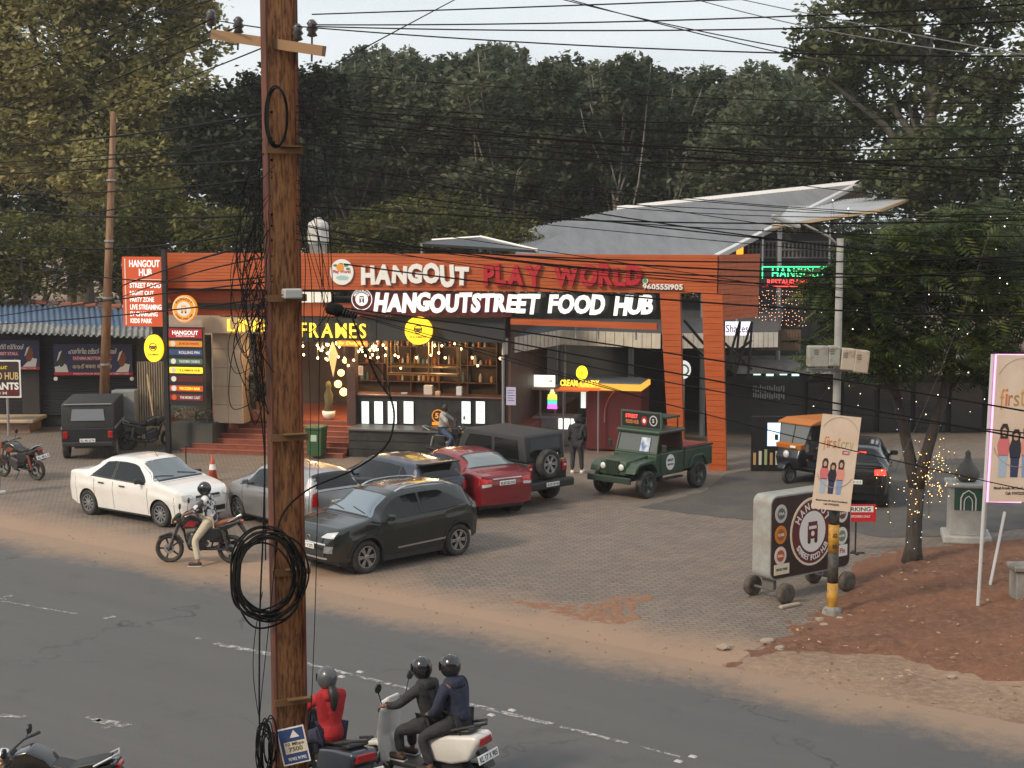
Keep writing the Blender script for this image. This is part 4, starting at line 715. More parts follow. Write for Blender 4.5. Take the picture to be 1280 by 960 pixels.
text(t, 'Hangout', W_ * .62, H_ * .8, W_ * .4, H_ * .16, -.042, M('board_yellow', (.75, .5, .03), .5), shear=.3); text(t, 'STREET FOOD HUB', W_ * .54, H_ * .58, W_ * .86, H_ * .2, -.042, M('board_cream', (.7, .5, .22), .5)); text(t, 'RESTAURANTS', W_ * .54, H_ * .31, W_ * .86, H_ * .2, -.042, SW, bold=.04); text(t, '100 M', W_ * .7, H_ * .12, W_ * .2, H_ * .08, -.042, SW)
for x in (.4, W_ - .5): m = MB(); m.tube([(x, .06, -S(0, 497, 51).z), (x, .06, H_)], .05, 6); m.build('leg', STEEL, t)
# cream sheet fence panel, grey cabinet between shop and pylon
fp = thing('sheet_fence', 'cream corrugated sheet fence between the shop and the pylon', 'fence'); FPM = M('cream_sheet', (.45, .38, .28), .6, col2=(.36, .29, .2), scale=1.5)
for i in range(22): px = 172 + i * 1.5; A, C = S(px, 452, 49), S(px + 1.5, 540, 49); mm = MB(); mm.box(((A.x + C.x) / 2, 49 + .05 * (i % 2), A.z / 2), (C.x - A.x - .003, .02, A.z)); mm.build('sheet_rib', FPM, fp)
cb = thing('meter_cabinet', 'grey green two door metal cabinet beside the rusty pole', 'cabinet', (S(157, 520, 48.6).x, 48.6, 0)); GCAB = M('cabinet_grey', (.26, .28, .27), .5, col2=(.2, .21, .2), scale=3); zc = S(157, 487, 48.6).z; m = MB(); m.rbox((0, 0, zc / 2), (.75, .5, zc), .03); m.build('body', GCAB, cb)
for k in (-1, 1):
    for j in (0, 1): plate(cb, -.36 + (.37 if k > 0 else 0), -.01 + (.37 if k > 0 else 0), .1 + j * zc * .48, .06 + zc * .46 + j * zc * .48, -.25, GCAB, 'door', .012)
lp = thing('leaning_pole', 'thin pale pole leaning against the cream sheet fence', 'pole'); m = MB(); m.tube([S(184, 468, 48.9), Vector((S(196, 535, 48.4).x, 48.4, 0.05))], .03, 6); m.build('shaft', M('bamboo', (.5, .36, .2), .6), lp)
# roof-top odds and ends behind the fascia
wt = thing('water_tank', 'white ribbed water tank on a stand behind the fascia', 'tank', S(398, 315, 49.5)); m = MB(); m.lathe([(.3, .25), (.34, .3), (.34, .85), (.3, .95), (.12, 1.05), (.12, 1.1), (.001, 1.12)], 16); m.build('tank', M('tank_white', (.6, .58, .54), .5, col2=(.45, .42, .38), scale=3), wt); m = MB(); m.box((0, 0, -.2), (.5, .5, .9)); m.build('stand', CONC, wt)
ac = thing('roof_canopy', 'flat black panel canopy with white edge on the roof behind the fascia', 'canopy', (0, 0, 0)); A, Bq, C, D2 = S(527, 304, 48.5), S(672, 313, 47.5), S(600, 296, 50.5), S(540, 300, 51); m = MB(); m.add([A, Bq, C, D2] + [q - Vector((0, 0, .08)) for q in (A, Bq, C, D2)], [(0, 1, 2, 3), (7, 6, 5, 4), (0, 4, 5, 1), (1, 5, 6, 2), (2, 6, 7, 3), (3, 7, 4, 0)]); m.build('panel', M('panel_black', (.02, .02, .022), .3), ac); m = MB(); m.tube([C, Bq], .05, 5); m.tube([D2, C], .04, 5); m.build('edge', SW, ac); m = MB()
for p in (A, Bq, C): m = MB(); m.tube([p, Vector((p.x, p.y, 5.5))], .04, 5); m.build('leg', STEEL, ac)
# ================================================================ vehicles
def paintm(name, c, rough=.35, metal=.15, dust=None): return M('paint_' + name, c, rough, metal, col2=dust or tuple(min(1, x * 1.25 + .012) for x in c), scale=2.2, lo=.45, hi=.75, coat=.85)
def wheel(parent, x, y, r, wdt, side, rimmat, spokes=5, cover=None, steel=False):
    """side=+1: outer face towards +y"""
    t = bpy.data.objects.new('wheel', None); COL.objects.link(t); t.parent = parent; t.location = (x, y, r); t.rotation_euler = (0, 0, 0 if side > 0 else math.pi); t.empty_display_size = .1
    m = MB(); h = wdt / 2; rr = r * .66; m.lathe([(rr, -h * .9), (r * .9, -h), (r * .975, -h * .8), (r, -h * .45), (r, h * .45), (r * .975, h * .8), (r * .9, h), (rr, h * .9), (rr * .95, h * .5), (rr * .95, -h * .5), (rr, -h * .9)], 28, axis='y', cap=False); m.build('tyre', RUBBER, t, True)
    m = MB(); m.lathe([(rr * 1.0, h * .88), (rr * .93, h * .8), (rr * .9, h * .2), (.001, h * .1)], 24, axis='y', cap=False); m.build('rim_dish', DARKPL if not steel else STEEL, t, True)
    m = MB(); m.lathe([(rr * 1.0, h * .92), (rr * .91, h * .92), (rr * .91, h * .5)], 28, axis='y', cap=False); m.lathe([(.055, h * .2), (.055, h * .78), (.04, h * .84), (.001, h * .84)], 12, axis='y')
    for k in range(spokes):
        a = 2 * math.pi * k / spokes; rot = Matrix.Rotation(-a, 3, 'Y'); wd = .06 if spokes <= 6 else .035
        for dd in ((-.13, .13) if spokes <= 6 and not steel else (0,)):
            rot2 = Matrix.Rotation(-a - dd, 3, 'Y'); m.box(rot2 @ Vector((rr * .5, h * .62, 0)), (rr * .88, h * .28, wd * (.62 if spokes <= 6 and not steel else 1)), rot=rot2)
    m.build('rim', rimmat, t)
    return t
class Car:
    def __init__(c, sp): c.sp = sp; c.L = sp['L']; c.R = sp['R']; c.xw = (sp['xf'], sp['xr']); c.Ra = c.R * 1.13 + .01
    def sill(c, x):
        z = interp(x, c.sp['sill'])
        for xw in c.xw:
            d = abs(x - xw)
            if d < c.Ra: z = max(z, c.R + math.sqrt(c.Ra ** 2 - d * d))
        return z
    def sec(c, x):
        sp = c.sp; zs = c.sill(x); zb = interp(x, sp['belt']); zt = max(interp(x, sp['top']), zb + .015); hw = interp(x, sp['hw']); base = .2; h = zt - zb; pts = []
        def ys(z):
            a = max(0, min(1, (z - base) / max(.05, zb - base))); bul = .012 * math.sin(math.pi * min(1, max(0, (a - .55) / .3)))
            return hw * (1 - .075 * (1 - a) ** 2.2 - .022 * max(0, (a - .72) / .28)) + bul
        n = 8
        for i in range(n + 1):
            z = zs + (zb - zs) * i / n; pts.append((ys(z), z))
        hb = ys(zb); hr = min(hb - .02, sp['roofw'] * hw / sp['hwmax']); g = sstep(h, .1, .34)
        gp = [(hb + (hr - hb) * .33, zb + (h - .1) * .33), (hb + (hr - hb) * .68, zb + (h - .1) * .68), (hr + .015, zt - .095), (hr - .03, zt - .05), (hr - .12, zt - .022), (hr * .5, zt - .005), (0, zt)]
        hp = [(hb - .004, zb + .35 * h), (hb - .012, zb + .6 * h), (hb - .03, zb + .8 * h), (hb - .075, zb + .91 * h), (hb - .16, zb + .955 * h), (hb * .5, zb + .99 * h), (0, zt)]
        for p, q in zip(gp, hp): pts.append((max(0, q[0] + (p[0] - q[0]) * g), q[1] + (p[1] - q[1]) * g))
        return pts
    def half(c, x, z):
        s = c.sec(x)
        for (y0, z0), (y1, z1) in zip(s, s[1:]):
            if z0 <= z <= z1: return y0 + (y1 - y0) * (z - z0) / max(1e-6, z1 - z0)
        return s[0][0] if z < s[0][1] else 0
    def ztop(c, x, y):
        s = c.sec(x)[::-1]; y = abs(y)
        for (y0, z0), (y1, z1) in zip(s, s[1:]):
            if y0 <= y <= y1: return z0 + (z1 - z0) * (y - y0) / max(1e-6, y1 - y0)
        return s[-1][1]
    def endx(c, y, z, sgn):
        def ins(x): s = c.sec(x); return z <= s[-1][1] and c.half(x, z) >= abs(y) and z <= c.ztop(x, y) + .001
        x = sgn * c.L / 2; st = .04
        for k in range(40):
            if ins(x): break
            x -= sgn * st
        if k:
            lo, hi = x, x + sgn * st
            for _ in range(6):
                md = (lo + hi) / 2
                if ins(md): lo = md
                else: hi = md
            x = lo
        return x
    def body(c, mat, parent):
        xs = set(); L = c.L; k = int(L / .07)
        for i in range(k + 1): xs.add(round(-L / 2 + L * i / k, 4))
        for key in ('top', 'belt', 'hw'):
            for p in c.sp[key]: xs.add(round(p[0], 4))
        for xw in c.xw:
            for i in range(-10, 11): xs.add(round(xw + c.Ra * math.sin(R(9 * i)), 4))
        xs = sorted(x for x in xs if -L / 2 - 1e-6 <= x <= L / 2 + 1e-6); m = MB(); S_ = [c.sec(x) for x in xs]; n = len(S_[0])
        ring = []
        for x, s in zip(xs, S_): ring.append([(x, y, z) for y, z in s] + [(x, -y, z) for y, z in s[-2::-1]])
        w_ = 2 * n - 1
        for r in ring: m.v += r
        for i in range(len(xs) - 1):
            for j in range(w_ - 1): a = i * w_ + j; m.f.append((a, a + 1, a + w_ + 1, a + w_))
        m.f.append(tuple(range(w_))); m.f.append(tuple((len(xs) - 1) * w_ + j for j in range(w_))[::-1])
        o = m.build('body', mat, parent); return smoothang(o, 40)
    def sidepatch(c, name, x0, x1, lo, hi, sgn, mat, parent, off=.006, nx=10, nz=4):
        m = MB()
        def fn(u, v):
            x = x0 + (x1 - x0) * u; z = lo(x) + (hi(x) - lo(x)) * v; return (x, sgn * (c.half(x, z) + off), z)
        m.grid(fn, nx, nz); o = m.build(name, mat, parent, True); return o
    def toppatch(c, name, x0, x1, wf, mat, parent, off=.006, nx=8, ny=10):
        m = MB()
        def fn(u, v):
            x = x0 + (x1 - x0) * u; y = wf(x) * (2 * v - 1); return (x, y, c.ztop(x, y) + off)
        m.grid(fn, nx, ny); return m.build(name, mat, parent, True)
    def endpatch(c, name, quad, sgn, mat, parent, off=.014, n=7, nz=4):
        (a, b_, d, e) = quad; m = MB()                        # quad (y,z): bl, br, tr, tl
        def fn(u, v):
            y = (a[0] * (1 - u) + b_[0] * u) * (1 - v) + (e[0] * (1 - u) + d[0] * u) * v; z = (a[1] * (1 - u) + b_[1] * u) * (1 - v) + (e[1] * (1 - u) + d[1] * u) * v
            return (c.endx(y, z, sgn) + sgn * off, y, z)
        m.grid(fn, n, nz); return m.build(name, mat, parent, True)
def number_plate(parent, x, z, sgn, txt, y=0.0, tilt=0):
    o = bpy.data.objects.new('number_plate', None)
    m = MB(); m.rbox((0, 0, 0), (.46, .014, .11), .006, 1); p = m.build('number_plate', PLATEM, parent); p.location = (x, y, z); p.rotation_euler = (tilt, 0, math.pi / 2 if sgn > 0 else -math.pi / 2); bpy.data.objects.remove(o)
    text(p, txt, 0, 0, .4, .07, -.0075, INK, 'plate_number', .02, .003)
def mirror(c, parent, x, z, sgn, mat):
    m = MB(); y = c.half(x, z); m.rbox((x, sgn * (y + .12), z + .06), (.1, .2, .13), .04, 3); m.box((x, sgn * (y + .02), z + .01), (.05, .08, .04)); m.build('mirror', mat, parent)
def car(label, loc, head, sp, cat='car', name='parked_car'):
    c = Car(sp); t = thing(name, label, cat, loc, math.atan2(head[1], head[0])); pm = sp['paint']; body = c.body(pm, t); L = c.L
    m = MB(); f = lambda x: interp(x, sp['hw']) - .09
    m.box((0, 0, .33), (L - .5, 2 * (sp['hwmax'] - .2), .24)); m.build('underbody', DARKPL, t)
    for xw in c.xw:
        for s in (1, -1): m = MB(); m.lathe([(c.Ra * 1.0, -.16), (c.Ra * 1.0, .1)], 24, axis='y'); o = m.build('wheel_well', DARKPL, t); o.location = (xw, s * (sp['hwmax'] - .28), c.R); wheel(t, xw, s * (sp['hwmax'] - .125), c.R, .2, s, sp.get('rim', ALLOY), sp.get('spokes', 5), steel=sp.get('steel', False))
    # glass
    wx0, wx1 = sp['ws']; wtop = interp(wx0, sp['top'])
    hw = lambda x, k=.06: (lambda z: max(.3, c.half(x, z) - k))(c.ztop(x, 0) - .11)
    c.toppatch('windscreen_seal', wx0 - .02, wx1 + .03, lambda x: hw(x, .02), DARKPL, t, .004); c.toppatch('windscreen', wx0 + .02, wx1 - .02, lambda x: hw(x, .07), sp.get('glass', GLASSD), t, .009)
    rx0, rx1 = sp['rw']; c.toppatch('rear_window_seal', rx0 - .02, rx1 + .02, lambda x: hw(x, .05), DARKPL, t, .004); c.toppatch('rear_window', rx0 + .03, rx1 - .03, lambda x: hw(x, .10), sp.get('rglass', GLASSD), t, .009)
    up = lambda x: c.sec(x)[-1][1] - .125; lo = lambda x: interp(x, sp['belt']) + .035
    for s in (1, -1):
        for i, (a, b_, ka, kb) in enumerate(sp['sidewin']):
            hi = lambda x, a=a, b_=b_, ka=ka, kb=kb: max(lo(x) + .02, min(up(x), lo(x) + (.45 if ka is None else (.03 + (x - a) * ka)), lo(x) + (.45 if kb is None else (.03 + (b_ - x) * kb))))
            w_ = c.sidepatch('side_window', a, b_, lo, hi, s, GLASSD, t, .007, 18, 3)
        c.sidepatch('window_seal', sp['sidewin'][0][0] - .03, sp['sidewin'][-1][1] + .03, lambda x: lo(x) - .025, lambda x: lo(x) - .002, s, sp.get('seal', DARKPL), t, .008, 20, 1)
        for a in sp['pillars']: c.sidepatch('pillar_trim', a - .03, a + .03, lo, up, s, sp.get('pillarmat', DARKPL), t, .0075, 2, 4)
        for a in sp['doors']: c.sidepatch('door_gap', a - .006, a + .006, lambda x: .27, lambda x: lo(x) - .02, s, DARKPL, t, .002, 1, 10)
        for a in sp['handles']:
            z = interp(a, sp['belt']) - .11; m = MB(); m.rbox((a, s * (c.half(a, z) + .018), z), (.2, .03, .035), .012, 2); m.build('door_handle', sp.get('handlemat', pm), t)
        c.sidepatch('sill_trim', c.xw[1] + c.Ra + .03, c.xw[0] - c.Ra - .03, lambda x: .2, lambda x: .2 + sp.get('clad', .04), s, sp.get('sillmat', DARKPL), t, .007, 12, 2)
        for a in (c.xw[0] + c.Ra + .1, c.xw[1] - c.Ra - .1): c.sidepatch('bumper_gap', a - .005, a + .005, lambda x: c.sill(x) + .02, lambda x: interp(x, sp['belt']) - .06, s, DARKPL, t, .002, 1, 8)
        mirror(c, t, sp['ws'][1] - .42, interp(0.5, sp['belt']) + .03, s, sp.get('mirrormat', pm))
        for q, mt, nm, e in sp['lamps']: c.endpatch(nm, [(s * y, z) for y, z in q], e, mt, t)
        if sp.get('arch'):
            for xw in c.xw:
                m = MB()
                def fa(u, v, xw=xw):
                    a = R(4 + 172 * u); r = c.Ra + .003 + .06 * v; x = xw + r * math.cos(a); z = c.R + r * math.sin(a); return (x, s * (c.half(x, max(z, c.sill(x) + .002)) + .008), z)
                m.grid(fa, 20, 2); m.build('wheel_arch_trim', sp['arch'], t, True)
        if sp.get('rails'):
            m = MB(); a, b_ = sp['rails']; pts = [(a + (b_ - a) * i / 10, s * (sp['roofw'] - .08), c.ztop(a + (b_ - a) * i / 10, sp['roofw'] - .08) + .055 * math.sin(math.pi * min(1, max(0, i / 10))) ** .35 + .0) for i in range(11)]; m.tube(pts, .018, 6); m.build('roof_rail', CHROME, t)
    for q, mt, nm, e in sp['mid']: c.endpatch(nm, q, e, mt, t, n=10)
    c.toppatch('bonnet_gap', sp['ws'][1] + .07, sp['ws'][1] + .085, lambda x: .62, DARKPL, t, .003, 1, 10); m = MB(); xr_ = sp['xr'] - .05; zf = interp(xr_, sp['belt']) - .1; yf = c.half(xr_, zf) + .002; m.ring((xr_, yf, zf), .075, .004, 18, 4); m.build('fuel_flap', DARKPL, t)
    for e, z, tx in sp['plates']: number_plate(t, c.endx(0, z, e) + e * .022, z, e, tx)
    for q in (-1, 1):
        m = MB(); x0 = wx1 - .06; m.tube([(x0, q * .35 + .2, c.ztop(x0, q * .35 + .2) + .02), (x0 - .06, q * .35 - .1, c.ztop(x0 - .06, q * .35 - .1) + .02), (x0 - .1, q * .35 - .3, c.ztop(x0 - .1, q * .35 - .3) + .02)], .009, 4); m.build('wiper', BLACK, t)
    m = MB(); m.tube([(sp['ant'], 0, c.ztop(sp['ant'], 0)), (sp['ant'] - .12, 0, c.ztop(sp['ant'], 0) + .13)], .006, 4); m.build('aerial', BLACK, t)
    return t, c
SEDAN = dict(L=4.25, R=.31, xf=1.355, xr=-1.275, hwmax=.87, roofw=.60, ant=.35,
    top=[(-2.125, .74), (-2.11, .95), (-2.06, 1.04), (-1.9, 1.08), (-1.5, 1.11), (-1.35, 1.16), (-1.0, 1.385), (-.75, 1.475), (-.4, 1.52), (0, 1.53), (.3, 1.51), (.52, 1.44), (1.12, 1.07), (1.2, 1.03), (1.5, .985), (1.85, .91), (2.0, .84), (2.09, .74), (2.125, .58)],
    belt=[(-2.125, .7), (-2.06, .93), (-1.8, .985), (-1, .98), (1.1, .94), (1.3, .92), (1.85, .80), (2.0, .73), (2.09, .64), (2.125, .5)],
    hw=[(-2.125, .62), (-2.09, .72), (-2.0, .78), (-1.7, .845), (-1, .87), (1, .87), (1.6, .845), (1.85, .80), (2.0, .72), (2.09, .6), (2.125, .5)],
    sill=[(-2.125, .36), (-1.7, .24), (1.7, .22), (2.125, .28)], ws=(.5, 1.14), rw=(-1.36, -.78), sidewin=[(-1.12, -.36, .75, None), (-.28, .82, None, .85)], pillars=(-.32,), doors=(-1.0, -.3, .95), handles=(-.72, .05))
ws = dict(SEDAN, paint=paintm('clean_white', (.76, .75, .72), .35, 0, (.70, .68, .64)), rim=M('grey_cap', (.25, .25, .26), .5, .5), spokes=10, glass=M('pale_windscreen', (.10, .12, .13), .05, spec=.9, coat=.8),
    lamps=[([(.45, .72), (.70, .66), (.72, .80), (.47, .80)], LENS, 'headlight', 1), ([(.62, .75), (.75, .75), (.72, .98), (.62, .98)], REDLENS, 'tail_light', -1), ([(.35, .36), (.5, .36), (.5, .43), (.35, .43)], DARKPL, 'fog_lamp', 1)],
    mid=[([(-.38, .66), (.38, .66), (.38, .70), (-.38, .70)], CHROME, 'grille_bar', 1), ([(-.38, .71), (.38, .71), (.36, .76), (-.36, .76)], DARKPL, 'grille', 1), ([(-.5, .34), (.5, .34), (.5, .46), (-.5, .46)], DARKPL, 'air_intake', 1)], plates=[(1, .54, 'KL 07 BC 4512'), (-1, .82, 'KL 07 BC 4512')], mirrormat=DARKPL, handlemat=DARKPL)
def place(near_f, near_r, wb_side, sp, ctr=None):
    """car pose from the ground points of the two wheels on the side facing the camera; wb_side=+1 if that is the car's left"""
    f, r = Vector(near_f), Vector(near_r); h = (f - r).normalized(); left = Vector((-h.y, h.x, 0)); mid = (f + r) / 2; xm = (sp['xf'] + sp['xr']) / 2
    return mid - left * wb_side * (sp['hwmax'] - .03) - h * xm, h
l, h = place(G(198, 659), G(112, 644), -1, ws); car('white saloon car with dark wheel covers parked facing the road', l, h, ws)
HATCH = dict(L=3.72, R=.29, xf=1.2, xr=-1.2, hwmax=.84, roofw=.60, ant=-.9,
    top=[(-1.86, .72), (-1.85, .95), (-1.8, 1.08), (-1.62, 1.36), (-1.52, 1.43), (-1.2, 1.475), (-.5, 1.51), (0, 1.51), (.3, 1.48), (.5, 1.42), (1.08, 1.06), (1.2, 1.01), (1.55, .9), (1.74, .78), (1.83, .66), (1.86, .55)],
    belt=[(-1.86, .66), (-1.82, .93), (-1.5, 1.0), (-1, .98), (1.0, .93), (1.2, .9), (1.6, .78), (1.74, .68), (1.83, .58), (1.86, .48)],
    hw=[(-1.86, .66), (-1.8, .75), (-1.6, .81), (-1, .84), (.9, .84), (1.4, .82), (1.62, .77), (1.75, .68), (1.83, .56), (1.86, .46)], sill=[(-1.86, .36), (-1.4, .24), (1.4, .22), (1.86, .28)],
    ws=(.48, 1.1), rw=(-1.8, -1.55), sidewin=[(-1.5, -1.08, .8, None), (-1.02, -.3, None, None), (-.22, .8, None, .85)], pillars=(-.26, -1.05), doors=(-1.05, -.26, .9), handles=(-.75, 0.0))
hs = dict(HATCH, paint=paintm('silver', (.30, .30, .31), .3, .55, (.36, .35, .34)), rim=ALLOY, spokes=7, lamps=[([(.45, .70), (.66, .62), (.66, .78), (.5, .78)], LENS, 'headlight', 1), ([(.58, .72), (.74, .72), (.72, 1.0), (.60, 1.06)], REDLENS, 'tail_light', -1)],
    mid=[([(-.36, .62), (.36, .62), (.34, .72), (-.34, .72)], DARKPL, 'grille', 1), ([(-.5, .36), (.5, .36), (.5, .44), (-.5, .44)], DARKPL, 'bumper_insert', -1)], plates=[(1, .5, 'KL 41 D 7203'), (-1, .78, 'KL 41 D 7203')])
hd = Vector((-.68, .733, 0)); rc_ = Vector((-4.53, 33.9, 0)); lf = Vector((-hd.y, hd.x, 0)); loc = rc_ + hd * 1.8 - lf * -.0 - lf * .72; loc = rc_ + hd * 1.78 + Vector((hd.y, -hd.x, 0)) * .72
car('silver grey small hatchback parked nose away behind the road pole', loc, hd, hs)
nv = dict(HATCH, paint=paintm('navy', (.015, .02, .04), .3, .3), rim=ALLOY, spokes=7, lamps=[([(.45, .70), (.66, .62), (.66, .78), (.5, .78)], LENS, 'headlight', 1), ([(.58, .78), (.74, .78), (.72, .98), (.6, .98)], REDLENS, 'tail_light', -1)], mid=[([(-.36, .62), (.36, .62), (.34, .72), (-.34, .72)], DARKPL, 'grille', 1)], plates=[(1, .5, 'KL 07 CA 118'), (-1, .78, 'KL 07 CA 118')], rails=None)
t, c_ = car('dark navy hatchback with black roof spoiler parked between silver hatchback and red saloon', Vector((-2.85, 37.0, 0)), (-.66, .75), nv)
m = MB(); m.rbox((-1.66, 0, 1.45), (.34, 1.1, .04), .018, 2, Matrix.Rotation(R(6), 3, 'Y')); m.build('roof_spoiler', BLACK, t)
SUV = dict(L=3.99, R=.345, xf=1.16, xr=-1.34, hwmax=.905, roofw=.63, ant=-1.0,
    top=[(-1.995, .78), (-1.98, .98), (-1.93, 1.12), (-1.8, 1.34), (-1.66, 1.5), (-1.45, 1.56), (-1.2, 1.58), (-.6, 1.605), (-.1, 1.60), (.2, 1.57), (.42, 1.5), (1.0, 1.14), (1.12, 1.10), (1.5, 1.04), (1.75, .98), (1.88, .88), (1.96, .74), (1.995, .6)],
    belt=[(-1.995, .74), (-1.93, .98), (-1.6, 1.13), (-1, 1.08), (.9, 1.0), (1.12, .98), (1.6, .9), (1.78, .83), (1.9, .74), (1.97, .62), (1.995, .52)],
    hw=[(-1.995, .70), (-1.93, .80), (-1.75, .86), (-1.3, .905), (1.2, .905), (1.55, .89), (1.76, .83), (1.88, .74), (1.96, .62), (1.995, .52)], sill=[(-1.995, .42), (-1.5, .3), (1.5, .28), (1.995, .34)],
    ws=(.4, 1.02), rw=(-1.93, -1.62), sidewin=[(-1.5, -.36, .55, None), (-.28, .76, None, .8)], pillars=(-.32,), doors=(-1.12, -.32, .86), handles=(-.82, .0))
nx = dict(SUV, paint=paintm('dark_olive', (.012, .016, .014), .22, .35, (.02, .024, .02)), rim=M('diamond_alloy', (.45, .45, .46), .25, .9), spokes=6, glass=M('blue_windscreen', (.10, .14, .18), .04, spec=1, coat=1), rails=(-1.35, .18), arch=DARKPL, clad=.12, sillmat=DARKPL,
    lamps=[([(.36, .79), (.72, .80), (.76, .93), (.50, .885)], LENS, 'headlight', 1), ([(.62, .9), (.78, .92), (.76, 1.05), (.62, 1.03)], REDLENS, 'tail_light', -1), ([(.52, .50), (.70, .50), (.72, .64), (.54, .64)], CHROME, 'fog_lamp_frame', 1)],
    mid=[([(-.46, .68), (.46, .68), (.46, .80), (-.46, .80)], DARKPL, 'grille', 1), ([(-.56, .655), (.56, .655), (.56, .685), (-.56, .685)], CHROME, 'grille_strip', 1), ([(-.55, .42), (.55, .42), (.52, .56), (-.52, .56)], DARKPL, 'lower_intake', 1), ([(-.6, .37), (.6, .37), (.6, .405), (-.6, .405)], ALLOY, 'skid_plate', 1)], plates=[(1, .60, 'KL 41 V 2372'), (-1, .8, 'KL 41 V 2372')])
l, h = place(G(461.5, 717), G(572, 695), 1, nx); t, c_ = car('dark green compact SUV with silver roof rails and two tone alloys parked beside the road', l, h, nx, name='parked_suv')
for s in (1, -1):
    for q in ([(.56, .53), (.68, .53), (.69, .61), (.57, .61)],): c_.endpatch('fog_lamp', [(s * y, z) for y, z in q], 1, DARKPL, t, .013)
    c_.sidepatch('silver_side_strip', -.95, .35, lambda x: .44 + (x + .95) * -.02, lambda x: .475 + (x + .95) * -.02, s, ALLOY, t, .012, 12, 1)
m = MB(); m.ring((c_.endx(0, .74, 1) + .02, 0, .745), .055, .008, 18, 5, 'x'); m.build('badge', CHROME, t)
RS = dict(SEDAN, L=3.99, xf=1.22, xr=-1.23, R=.3, hwmax=.86,
    top=[(-1.995, .78), (-1.98, .98), (-1.93, 1.06), (-1.75, 1.1), (-1.45, 1.13), (-1.3, 1.18), (-.98, 1.36), (-.72, 1.45), (-.4, 1.49), (0, 1.5), (.3, 1.48), (.5, 1.42), (1.08, 1.05), (1.2, 1.0), (1.6, .92), (1.83, .82), (1.95, .7), (1.995, .55)],
    belt=[(-1.995, .74), (-1.93, .96), (-1.7, 1.02), (-1, 1.0), (1.0, .93), (1.2, .9), (1.7, .79), (1.85, .7), (1.95, .6), (1.995, .5)], hw=[(-1.995, .66), (-1.95, .75), (-1.8, .81), (-1.5, .85), (-1, .86), (1, .86), (1.5, .83), (1.72, .77), (1.87, .68), (1.96, .55), (1.995, .48)],
    sill=[(-1.995, .36), (-1.6, .24), (1.6, .22), (1.995, .28)], ws=(.48, 1.1), rw=(-1.32, -.75), sidewin=[(-1.1, -.36, .7, None), (-.28, .8, None, .85)], handles=(-.75, .03), paint=paintm('cherry_red', (.20, .008, .014), .25, .3, (.24, .012, .018)), rim=ALLOY, spokes=7, rglass=M('pale_rear_glass', (.12, .15, .15), .05, spec=1, coat=1),
    lamps=[([(.45, .72), (.70, .66), (.70, .78), (.5, .78)], LENS, 'headlight', 1), ([(.42, .86), (.77, .84), (.75, 1.0), (.44, .97)], M('bright_red_lens', (.55, .02, .02), .15, coat=1), 'tail_light', -1), ([(.46, .80), (.72, .78), (.72, .855), (.46, .865)], LENS, 'reverse_lamp', -1)],
    mid=[([(-.38, .66), (.38, .66), (.38, .76), (-.38, .76)], DARKPL, 'grille', 1), ([(-.42, .955), (.42, .955), (.42, .985), (-.42, .985)], CHROME, 'boot_strip', -1), ([(-.6, .34), (.6, .34), (.6, .42), (-.6, .42)], MATS.get('x', paintm('cherry_red', (0, 0, 0))), 'bumper_lip', -1)], plates=[(1, .54, 'KL 07 CE 1915'), (-1, .86, 'KL 07 CE 1915')])
hd = Vector((-.56, .83, 0)).normalized(); tl = Vector((-.12, 36.45, 0)); car('cherry red saloon car parked nose in with pale rear glass', tl + hd * 1.98, hd, RS)
bc = dict(SUV, paint=paintm('gloss_black', (.01, .01, .011), .25, .3), rim=ALLOY, lamps=[([(.45, .8), (.7, .8), (.72, .9), (.46, .86)], LENS, 'headlight', 1), ([(.52, .88), (.80, .88), (.78, 1.04), (.52, 1.02)], M('tail_lit', (.6, .02, .02), .2, emit=(1, .03, .02), estr=2.2), 'tail_light', -1)], mid=[([(-.4, .7), (.4, .7), (.4, .8), (-.4, .8)], DARKPL, 'grille', 1), ([(-.3, 1.40), (.3, 1.40), (.3, 1.43), (-.3, 1.43)], MATS.get('tail_lit') or REDLENS, 'high_brake_light', -1)], plates=[(1, .6, 'KL 52 M 117'), (-1, .70, 'KL 52 M 1117')])
p = G(1083, 637); car('black car with lit red tail lights standing behind the small banner', Vector((p.x + .15, p.y + 1.95, 0)), (.25, .97), bc)

# ---- off-roaders, built from shaped panels
def jeep_wheels(t, xs, hw, r, wd, rim, sp=6, steel=False):
    for x in xs:
        for s in (1, -1): wheel(t, x, s * (hw - wd / 2), r, wd, s, rim, sp, steel=steel)
TB = paintm('matt_black', (.012, .012, .013), .45, .1); TG = M('hardtop_grey', (.025, .026, .028), .65)
bpos = G(686, 622); hd = Vector((-.70, .71, 0)); right = Vector((hd.y, -hd.x, 0))
th = thing('parked_jeep', 'black hard top off-roader with spare wheel on its tailgate', 'jeep', bpos + hd * 1.22 - right * .78, math.atan2(hd.y, hd.x))
m = MB(); m.prism([(-1.9, .55), (-1.9, 1.12), (.75, 1.12), (.8, 1.1), (1.75, 1.06), (1.86, 1.0), (1.88, .55), (1.72, .52), (1.66, .82), (1.45, .92), (.95, .92), (.78, .82), (.7, .48), (-.72, .48), (-.78, .82), (-.98, .92), (-1.45, .92), (-1.62, .82), (-1.68, .55)], -.72, .72, .03); smoothang(m.build('tub', TB, th), 40)
m = MB(); m.prism([(-1.86, 1.13), (-1.78, 1.78), (-1.7, 1.82), (.3, 1.84), (.45, 1.8), (.78, 1.13)], -.7, .7, .05, 3); smoothang(m.build('hard_top', TG, th), 40)
